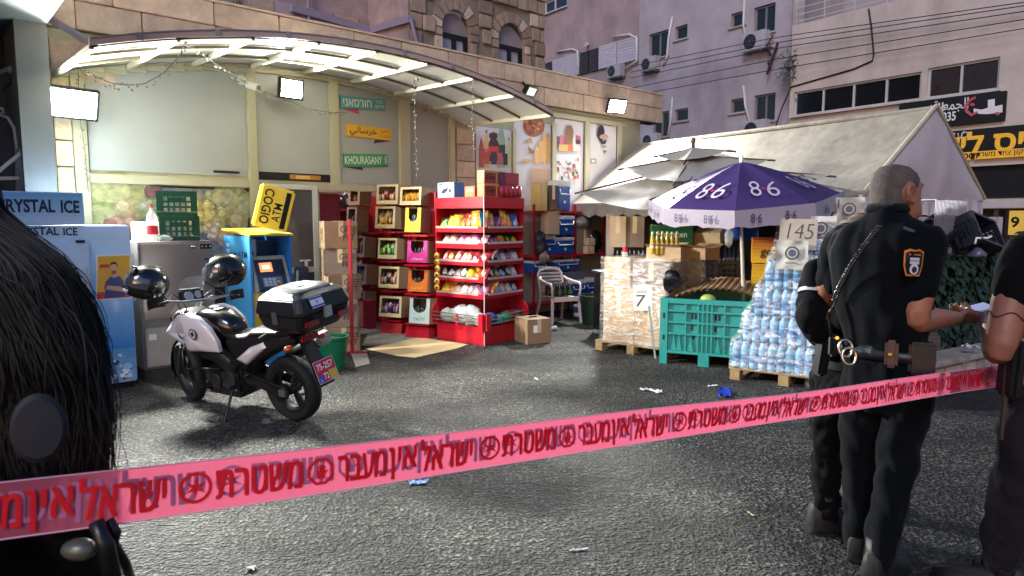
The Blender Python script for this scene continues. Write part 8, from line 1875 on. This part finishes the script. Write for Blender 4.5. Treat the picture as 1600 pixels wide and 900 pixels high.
# coiled radio cord across the back, epaulette, patch
cA, cB, cC = at(1374, 352, OY-.16), at(1325, 405, OY-.1), at(1301, 470, OY+.04)
pts = []
for k in range(190):
    t = k/189; p = (cA*(1-t)**2+cB*2*t*(1-t)+cC*t*t); a = t*2*PI*34; d = (cC-cA).normalized(); s1 = d.cross(Vector((0, 1, 0))).normalized(); s2 = d.cross(s1); pts.append(p+(s1*math.cos(a)+s2*math.sin(a))*.009+Vector((0, -.012, 0)))
g = MB(); g.tube(pts, .0042, 5); g.build("radio_cord", M_gb, off, smooth=True)
cD = at(1296, 500, OY+.06); g = MB(); g.tube([pts[-1], at(1294, 490, OY+.05), at(1300, 530, OY+.05)], .006, 6); g.build("cord_tail", M_gb, off, smooth=True)
nR = Vector((.55, -.83, .12)).normalized(); pcn = at(1431, 412, OY-.13); pcn = pcn+nR*.0
mid = shR.lerp(elR, .3)+Vector((.005, 0, 0))
fw = at(1428, 412, OY-.245)
PMx = orient(Vector((.96, .28, -.05)), Vector((-.04, 0, 1)), fw); PR = MB()
def sp(x, y, k): 
    v = PMx @ Vector((x*1.15, y*1.1, .0012*k)); v = v+Vector((.28, .96, 0)).normalized()*(x*x*6); return v
def shield(s_, k, col): 
    pts = [(-.044, .045), (-.02, .054), (0, .05), (.02, .054), (.044, .045), (.042, -.01), (.03, -.046), (-.03, -.046), (-.042, -.01)]; PR.poly([sp(x*s_, y*s_, k) for x, y in pts], col)
shield(1, 0, '#c8742a'); shield(.86, 1, '#11131c'); PR.poly([sp(x, y, 2) for x, y in ((-.02, .022), (.022, .022), (.022, -.002), (-.02, -.002))], '#b8aeb8'); PR.poly([sp(x, y, 3) for x, y in ((-.02, .012), (.022, .012), (.022, .009), (-.02, .009))], '#5a6aa8')
PR.poly([sp(.02*math.cos(t), -.02+.02*math.sin(t), 3) for t in [2*PI*k/16 for k in range(16)]], '#c2b8bc'); PR.poly([sp(.011*math.cos(t), -.022+.012*math.sin(t), 4) for t in [2*PI*k/12 for k in range(12)]], '#2a2630'); PR.poly([sp(x, y, 2) for x, y in ((-.026, .036), (.026, .036), (.026, .03), (-.026, .03))], '#a8602a')
PR.build("shoulder_patch", M_print, off)
ec = at(1432, 366, OY-.16); g = MB(); g.box(0, 0, 0, .05, .11, .012, (R(-10), R(20), 0)); o = g.build("epaulette", mat("epaulette", '#1c2233', .6), off, ec+Vector((0, .03, .012)), (0, 0, fa-PI/2), bevel=.004); g = MB(); g.box(0, -.03, .009, .03, .025, .002, (R(-10), R(20), 0)); g.build("rank_mark", mat("rank_silver", '#8a8c98', .4), o)
# phone or notes in the meeting hands
ph_ = thing("phone", "white phone held between the two men's hands", "phone", P(1531, 481, OY+.25)); ph_.rotation_euler = (R(15), R(-8), R(20))
g = MB(); g.bb(-.07, .07, -.035, .035, -.004, .004); g.build("body", M_white_flat, ph_, bevel=.003); g = MB(); g.bb(-.062, .062, -.03, .03, .0045, .005); g.build("screen", mat("phone_screen", '#8a90b0', .2, emis=.3), ph_)
# ------------------------------------------------------------ second officer, behind the first
Q0 = Vector((1.68, 3.45, 0)); o2 = thing("person", "officer in black jacket with a pale sleeve stripe behind the grey haired officer", "person", Q0, 0)
QY = 3.45
def a2(px, py, Y=QY): return P(px, py, Y)-Q0
f2 = Vector((.93, .36, 0)); r2 = Vector((f2.y, -f2.x, 0)); yaw2 = math.atan2(r2.y, r2.x)
HC2 = a2(1350, 368, QY+.08); sk = head_mesh(HC2, f2, r2, .98); ear(sk, HC2, f2, r2, 1, .98); limb(sk, [HC2+Vector((-.01, 0, -.05)), a2(1330, 405, QY+.03)], [.065, .07])
sR2, e2, w2 = a2(1284, 432, QY-.1), a2(1268, 505, QY-.18), a2(1320, 560, QY-.02)
limb(sk, [e2, e2.lerp(w2, .5), w2], [.045, .042, .03]); hand(sk, w2, Vector((.8, .2, -.3)), Vector((0, .8, -.3)), .7, 1.0, -1)
put("body", remeshed(sk, .01, 2), M_skin2, o2)
hg = MB(); hg.loft([[HC2+f2*(-.012+ra*max(-1, min(math.cos(t), .15 if z < .03 else .8)))+r2*rb_*math.sin(t)+Vector((0, 0, z)) for t in [2*PI*k/20 for k in range(20)]] for z, ra, rb_ in ((-.08, .08, .066), (-.02, .1, .078), (.05, .098, .074), (.09, .08, .062), (.12, .03, .025))]); put("hair", hg.mesh("hair", smooth=True), M_hair, o2)
jk = MB()
def t2(px, py, rx, ry): c0 = a2(px, py); return ell(c0, rx, ry, c0.z, yaw2)
jk.loft([t2(1322, 572, .15, .12), t2(1320, 530, .15, .118), t2(1318, 480, .17, .13), t2(1316, 440, .185, .13), t2(1318, 420, .16, .11), t2(1325, 405, .08, .08)])
limb(jk, [sR2+Vector((.05, .05, 0)), sR2, sR2.lerp(e2, .5)+Vector((-.01, 0, 0)), e2, e2.lerp(w2, .75)], [.08, .085, .078, .068, .055])
put("jacket", remeshed(jk, .011, 3, wrinkle(.02, 7, 33, .7)), M_blk, o2)
g = MB(); d = (e2-sR2).normalized(); c0 = sR2.lerp(e2, .36); s1 = d.orthogonal().normalized(); s2_ = d.cross(s1); g.loft([[c0+d*k*.02+(s1*math.cos(t)+s2_*math.sin(t))*.094 for t in [2*PI*q/20 for q in range(20)]] for k in (0, 1)], caps=False); g.build("sleeve_stripe", mat("stripe_pale", '#8f8a94', .5), o2, smooth=True)
tr = MB(); hp = a2(1312, 585); tr.loft([t2(1318, 565, .148, .118), t2(1318, 590, .16, .125), t2(1316, 625, .15, .115)])
k2, n2 = a2(1292, 700, QY-.05), a2(1290, 802, QY-.06); k3, n3 = a2(1330, 690, QY+.14), a2(1332, 775, QY+.2)
limb(tr, [hp+r2*.08+Vector((-.02, 0, -.05)), a2(1296, 645, QY-.07), k2, k2.lerp(n2, .5), n2], [.1, .092, .075, .072, .065]); limb(tr, [hp-r2*.08+Vector((0, 0, -.05)), k3, n3], [.1, .075, .062])
put("trousers", remeshed(tr, .012, 3, wrinkle(.022, 9, 51, 1.0)), M_blk, o2)
boot(o2, n2, f2+Vector((0, -.25, 0)), s_=1.1); boot(o2, n3, f2, s_=1.0)
g = MB(); g.box(0, 0, 0, .07, .06, .2, (0, R(8), 0)); hs = g.build("holster", M_mb, o2, a2(1284, 556, QY-.16), (0, 0, yaw2), bevel=.015); g = MB(); g.box(-.01, 0, .12, .045, .035, .08, (0, R(-25), 0)); g.build("pistol_grip", M_gb, hs, bevel=.01)
g = MB(); g.loft([t2(1318, 572, .158, .128), t2(1318, 560, .158, .128)], caps=False); g.build("belt", mat("belt_black"), o2, smooth=True)
# ------------------------------------------------------------ third man at the right edge
T0 = Vector((2.3, 2.72, 0)); TY = 2.72; o3 = thing("person", "man in black T shirt and plum trousers with a tattooed upper arm", "person", T0, 0)
def a3(px, py, Y=TY): return P(px, py, Y)-T0
f3 = Vector((-.55, .83, 0)); r3 = Vector((f3.y, -f3.x, 0)); yaw3 = math.atan2(r3.y, r3.x)
HC3 = a3(1712, 278, TY+.05); sk = head_mesh(HC3, f3, r3, 1.03); ear(sk, HC3, f3, r3, -1, 1.03); ear(sk, HC3, f3, r3, 1, 1.03); limb(sk, [HC3+Vector((0, 0, -.06)), a3(1706, 350)], [.066, .08])
s3, e3, w3 = a3(1606, 398, TY+.02), a3(1560, 505, TY+.02), a3(1540, 500, TY+.38)
e3 = a3(1562, 548, TY-.02); w3 = a3(1540, 497, TY+.36)
limb(sk, [s3, s3.lerp(e3, .5)+Vector((-.012, 0, 0)), e3, e3.lerp(w3, .4), w3], [.075, .07, .056, .05, .033], 16); hand(sk, w3, Vector((-.75, .3, .1)), Vector((.3, .5, .6)), .9, 1.0, 1)
put("body", remeshed(sk, .009, 2), M_skin2, o3)
hg = MB(); hg.loft([[HC3+f3*(-.012+ra*max(-1, min(math.cos(t), .15 if z < .03 else .8)))+r3*rb_*math.sin(t)+Vector((0, 0, z)) for t in [2*PI*k/20 for k in range(20)]] for z, ra, rb_ in ((-.08, .085, .07), (-.02, .108, .083), (.05, .105, .08), (.09, .086, .068), (.13, .03, .025))]); put("hair", hg.mesh("hair", smooth=True), M_hair, o3)
ts = MB()
def t3(px, py, rx, ry): c0 = a3(px, py); return ell(c0, rx, ry, c0.z, yaw3)
ts.loft([t3(1672, 600, .18, .13), t3(1674, 540, .185, .135), t3(1680, 470, .2, .145), t3(1690, 410, .22, .145), t3(1696, 375, .2, .12), t3(1702, 355, .1, .09), t3(1705, 340, .075, .075)])
limb(ts, [s3+Vector((.1, .0, .02)), s3+Vector((.01, 0, .005)), s3.lerp(e3, .3), s3.lerp(e3, .42)], [.095, .098, .092, .09])
put("shirt", remeshed(ts, .011, 3, wrinkle(.009, 6, 71, .7)), M_blk, o3)
tr = MB(); tr.loft([t3(1672, 590, .178, .13), t3(1670, 630, .185, .135), t3(1668, 680, .165, .12)])
kA, nA = a3(1592, 735, TY-.0), a3(1566, 872, TY+.05); kB, nB = a3(1690, 740, TY-.12), a3(1690, 900, TY-.1)
limb(tr, [a3(1622, 640, TY+.0), a3(1598, 680, TY-.01), kA, kA.lerp(nA, .5), nA], [.108, .1, .085, .082, .078]); limb(tr, [a3(1700, 650, TY-.08), kB, nB], [.11, .085, .075])
put("trousers", remeshed(tr, .012, 3, wrinkle(.024, 6.5, 93, .9)), M_trp, o3)
boot(o3, nA, f3+Vector((-.3, 0, 0)), M_boot, 1.1); boot(o3, nB, f3, M_boot, 1.1)
g = MB(); g.box(0, 0, 0, .05, .11, .24, (R(4), 0, 0)); hs = g.build("holster", M_mb, o3, a3(1580, 575, TY-.03), (0, 0, 0), bevel=.015); g = MB(); g.bar((-.02, 0, -.3), (-.02, 0, .12), .012); g.build("lanyard", mat("lanyard_brown", '#3a2c24', .6), hs)
# band tattoo round the upper arm
g = MB(); ap3, _r = smoothpts([s3, s3.lerp(e3, .5)+Vector((-.012, 0, 0)), e3, e3.lerp(w3, .4), w3], [1]*5, 8); c0 = ap3[10]; d = (ap3[11]-ap3[9]).normalized(); s1 = d.orthogonal().normalized(); s2_ = d.cross(s1)
g.tube([c0+d*(.012*math.sin(t*4)+.01*math.cos(t))+(s1*math.cos(t)+s2_*math.sin(t))*.0675 for t in [2*PI*q/40 for q in range(40)]], .003, 5, closed=True); g.build("tattoo_band", mat("tattoo_ink", '#2c2428', .6), o3)
# ------------------------------------------------------------ woman with long dark hair at the left edge
V0 = Vector((-1.07, 1.22, 0)); wmn = thing("person", "woman with long dark hair and dark jacket seen from behind at the left edge", "person", V0, 0)
VY = 1.2
def a4(px, py, Y=VY): return P(px, py, Y)-V0
f4 = Vector((.35, .94, 0)); r4 = Vector((f4.y, -f4.x, 0)); yaw4 = math.atan2(r4.y, r4.x)
HC4 = a4(-112, 338, VY+.02); sk = head_mesh(HC4, f4, r4, .98); limb(sk, [HC4+Vector((0, 0, -.05)), HC4+Vector((0, 0, -.2))], [.05, .06])
put("body", remeshed(sk, .01, 2), M_skin, wmn)
jk = MB(); zc = HC4.z
def t4(dx, z, rx, ry): return ell((HC4.x+dx, HC4.y-.02, 0), rx, ry, z, yaw4)
jk.loft([t4(.0, .0-.0+.5, .19, .15), t4(.0, .8, .185, .14), t4(.02, .98, .17, .13), t4(.02, 1.15, .175, .125), t4(.02, 1.32, .19, .12), t4(.01, zc-.2, .16, .1), t4(0, zc-.15, .07, .07)])
sh4 = HC4+Vector((.18, -.03, -.25)); el4 = a4(110, 800, VY-.0); wr4 = a4(135, 925, VY+.2)
limb(jk, [sh4+Vector((-.08, 0, .0)), sh4, sh4.lerp(el4, .5), el4, wr4], [.07, .07, .062, .055, .045])
put("jacket", remeshed(jk, .011, 3, wrinkle(.01, 8, 121, .8)), M_blk, wmn)
tr = MB(); tr.loft([t4(0, .56, .185, .145), t4(0, .45, .19, .15), t4(0, .4, .17, .13)]); limb(tr, [Vector((HC4.x-.08, HC4.y, .45)), Vector((HC4.x-.08, HC4.y, .1))], [.1, .065]); limb(tr, [Vector((HC4.x+.09, HC4.y, .45)), Vector((HC4.x+.09, HC4.y, .1))], [.1, .065]); put("trousers", remeshed(tr, .013, 3), M_blk, wmn)
boot(wmn, Vector((HC4.x-.08, HC4.y, 0)), f4); boot(wmn, Vector((HC4.x+.09, HC4.y, 0)), f4)
M_lock = mat("dark_hair", '#080606', .58, var=.35, vs=40, rnd=0)
rw = random.Random(8)
hb_m = MB()
HR = [(zc+.143, HC4.x, .006, .006), (zc+.136, HC4.x, .04, .045), (zc+.115, HC4.x, .078, .09), (zc+.07, HC4.x+.002, .107, .116), (zc+.0, HC4.x+.008, .12, .126)]
for px, py in ((48, 415), (78, 458), (100, 508), (115, 565), (123, 620), (127, 680), (125, 745)):
    e = a4(px, py, VY-.05); xl = HC4.x-.13; HR.append((e.z, (e.x+xl)/2, (e.x-xl)/2, .135-.02*(py > 600)))
hb_m.loft([ell((cx, HC4.y-.02, 0), rx, ry, z, 0, 24, 2.0) for z, cx, rx, ry in HR])
put("hair_mass", remeshed(hb_m, .012, 3, wrinkle(.012, 14, 5, .2)), M_lock, wmn)
g = MB()
def strand(p, w):
    P2, _ = smoothpts(p, [1]*len(p), 3); m_ = len(P2)
    vs = []
    for i, q in enumerate(P2):
        d = (P2[min(i+1, m_-1)]-P2[max(0, i-1)]).normalized(); s_ = d.cross(Vector((.3, 1, 0))).normalized(); ww = w*(1-.8*(i/(m_-1))**2); vs += [q-s_*ww, q+Vector((0, -.0014, 0)), q+s_*ww]
    fs = []
    for i in range(m_-1): a = i*3; fs += [(a, a+1, a+4, a+3), (a+1, a+2, a+5, a+4)]
    g.add(vs, fs)
for i in range(2600):
    fly = rw.random() < .05; phi = rw.uniform(-PI*1.02, PI*.12); kk = rw.uniform(.98, 1.05); n_end = rw.choice((8, 9, 10, 11, 12, 12, 12)); ph = phi; clump = noise.noise(Vector((phi*6, 3, 1)))*.05; pts = []; wa = rw.uniform(.6, 1.4); wp = noise.noise(Vector((phi*3, 7, 2)))*5
    st_ = 0 if rw.random() < .6 else rw.randint(0, 7)
    for q in range(st_, n_end):
        z, cx, rx, ry = HR[q]; ph += rw.gauss(0, .03)+.07*wa*math.sin(q*1.15+wp); k2 = kk+clump+(.012*(q-4) if fly and q > 4 else 0)
        pts.append(Vector((cx+rx*k2*math.cos(ph), HC4.y-.02+ry*k2*math.sin(ph), z+rw.gauss(0, .006))))
    if len(pts) < 3: continue
    if rw.random() < .22:
        for q_ in range(max(0, len(pts)-5), len(pts)): pts[q_] += Vector((.005*(q_-len(pts)+6)*math.sin(q_*1.3+wp*2)*.7+.0025*(q_-len(pts)+6), -.004, 0))
    if n_end == 12: pts.append(pts[-1]+Vector((rw.gauss(0, .012), rw.gauss(0, .01), -rw.uniform(.01, .06))))
    strand(pts, rw.uniform(.0009, .0024))
o = g.build("hair_strands", M_lock, wmn, smooth=True); o["kind"] = "stuff"
g = MB(); g.lathe([(0, 0), (.034, 0), (.036, .008), (.03, .014), (0, .015)], 24); o = g.build("shoulder_disc", mat("disc_mauve", '#15141c', .6, var=.1), wmn, a4(62, 668, VY-.22), (PI/2-.1, 0, .5), smooth=R(40)); o.scale = (1, 1.45, 1)
g = MB(); g.ball((0, 0, 0), (.03, .02, .018), 12, 8); g.build("belt_clip", mat("clip_grey", '#5c5a54', .35, metal=.4), wmn, a4(124, 858, VY-.12), smooth=True)
g = MB(); g.tube([a4(150, 815, VY-.12), a4(165, 850, VY-.12), a4(175, 905, VY-.12)], [.012, .014, .016], 8); g.tube([a4(170, 812, VY-.1), a4(182, 832, VY-.1), a4(178, 850, VY-.1), a4(196, 880, VY-.08), a4(205, 910, VY-.06)], .008, 6); g.build("strap", mat("strap_black", '#0f0f12', .35), wmn, smooth=True)

# ============================================================ POLICE TAPE
TA, TB = P(-140, 802, .98), P(1575, 585, 2.96)
TA = TA-(TB-TA)*.42
tape = thing("police_tape", "long pink police tape with red hebrew lettering stretched across the street", "tape", TA)
dv = TB-TA; LT = dv.length; dx = dv.normalized()
HW = .046
M_tp = bpy.data.materials.new("tape_pink"); M_tp.use_nodes = True
_n = M_tp.node_tree.nodes; _l = M_tp.node_tree.links; _b = _n["Principled BSDF"]; _b.inputs["Base Color"].default_value = (.56, .11, .18, 1); _b.inputs["Roughness"].default_value = .35
_t = _n.new("ShaderNodeBsdfTranslucent"); _t.inputs[0].default_value = (.46, .085, .15, 1); _m = _n.new("ShaderNodeMixShader"); _m.inputs[0].default_value = .5; _l.new(_b.outputs[0], _m.inputs[1]); _l.new(_t.outputs[0], _m.inputs[2]); _l.new(_m.outputs[0], _n["Material Output"].inputs[0])
nrm_t = Vector((dx.y, -dx.x, 0)).normalized()
upv = Vector((0, 0, 1)); upv = (upv-dx*upv.dot(dx)).normalized()
def tpt(s_, h, k=0.0):
    tw = .10*math.sin(s_*2.1)+.06*math.sin(s_*5.3+1); bow = -.006*(1-(2*(s_/LT)-1)**2)*3
    return dx*s_+upv*(h*math.cos(tw)+bow)+nrm_t*(h*math.sin(tw)+.006*math.sin(s_*3.7)+k)
g = MB(); g.grid(lambda u, v: tpt(LT*1.0*u, -HW+2*HW*v), 160, 6); g.build("ribbon", M_tp, tape, smooth=True)
M_tred = mat("tape_red_print", '#d01020', .4, var=.05); M_tgr = mat("tape_ghost_print", '#ac6088', .5, var=.05); M_hem = mat("tape_hem", '#d8a0b0', .4)
for h in (-HW, HW): g = MB(); g.tube([tpt(LT*k/60, h) for k in range(61)], .0014, 4); g.build("hem", M_hem, tape)
def tape_text(body, s_c, w, h, hc, k, m_):
  for q, (ox, oy) in enumerate(((-.0011, 0), (.0011, 0), (0, .0007), (0, -.0007))):
    me = text_mesh(body, 0.0)
    me = me.copy(); me.materials.clear(); me.materials.append(m_)
    bm = bmesh.new(); bm.from_mesh(me); bmesh.ops.triangulate(bm, faces=bm.faces); bm.to_mesh(me); bm.free()
    for v in me.vertices: v.co = tpt(s_c+v.co.x*w+ox*(1+w*6), hc+v.co.y*h+oy, k+.0002*q)
    o_ = put("lettering", me, None, tape)
def tape_ring(s_c, r_, hc, k, m_, kind):
    g = MB(); n = 20 if kind == 'star' else 8
    def q(x, y): return tpt(s_c+x*r_, hc+y*r_, k)
    for i in range(n):
        a, b = 2*PI*(i+.5)/n, 2*PI*(i+1.5)/n; g.quad(q(math.cos(a)*.78, math.sin(a)*.78), q(math.cos(b)*.78, math.sin(b)*.78), q(math.cos(b), math.sin(b)), q(math.cos(a), math.sin(a)))
    if kind == 'star':
        for i in range(6): a = PI*i/3+.5; g.poly([q(.75*math.cos(a), .75*math.sin(a)), q(.2*math.cos(a+.6), .2*math.sin(a+.6)), q(0, 0), q(.2*math.cos(a-.6), .2*math.sin(a-.6))])
    else:
        g.quad(q(-.3, -.5), q(.3, -.5), q(.32, .05), q(-.32, .05))
        for i in range(4): g.quad(q(-.3+.16*i, .05), q(-.18+.16*i, .05), q(-.18+.16*i, .5-.08*abs(i-1.5)), q(-.3+.16*i, .5-.08*abs(i-1.5)))
        g.quad(q(.34, -.2), q(.5, .0), q(.44, .1), q(.3, .0))
    g.build("emblem", m_, tape)
def spos(px):                                    # distance along the tape seen at photo column px
    lo, hi = 0.0, LT
    for _ in range(40):
        m_ = (lo+hi)/2; p = TA+dx*m_; v = (p.y*_c-(p.z-CAMH)*_s); u = p.x/v*FPX+800
        lo, hi = (m_, hi) if u < px else (lo, m_)
    return lo
sA, sB = spos(305), spos(765)
per = sB-sA
th = HW*1.12
k_ = -2
fracs = {q: (spos(q)-sA)/per for q in (336, 472, 500, 526, 602, 606, 650, 655, 738)}
while sA+k_*per < LT:
    s0 = sA+k_*per; fr = per
    fr_ = lambda px: s0+(spos(px)-sA)
    def span(a, b): return (fracs[b]+fracs[a])/2*per+s0, (fracs[b]-fracs[a])*per
    items = [('star', s0, 0, 1), ('hand', s0+fracs[500]*per, 0, 1)]+[(heb(w_), *span(a, b), hh) for w_, a, b, hh in (("משטרת", 336, 472, 1.0), ("מעבר", 526, 602, 1.0), ("אין", 606, 650, 1.25), ("ישראל", 655, 738, 1.3))]
    for it in items:
        for dlt, dh, kk, m_ in ((.10*per, .004, .0012, M_tgr), (0, .0, .004, M_tred)):
            s_ = it[1]+dlt
            if s_ < .12 or s_ > LT-.1: continue
            if it[0] in ('star', 'hand'): tape_ring(s_, HW*.62, dh, kk, m_, it[0])
            else: tape_text(it[0], s_, it[2]*.97, th*it[3]*1.05, dh-(.004 if it[3] == 1.25 else 0)+(.004 if it[3] == 1.3 else 0), kk, m_)
    k_ += 1
# tape's far end runs on behind the third man
g = MB(); far = Vector((3.5, 3.1, 1.02))-TA; g.quad(tpt(LT, -HW), far+Vector((0, 0, -HW)), far+Vector((0, 0, HW)), tpt(LT, HW)); g.build("ribbon", M_tp, tape)
bpy.data.scenes.remove(TMP)
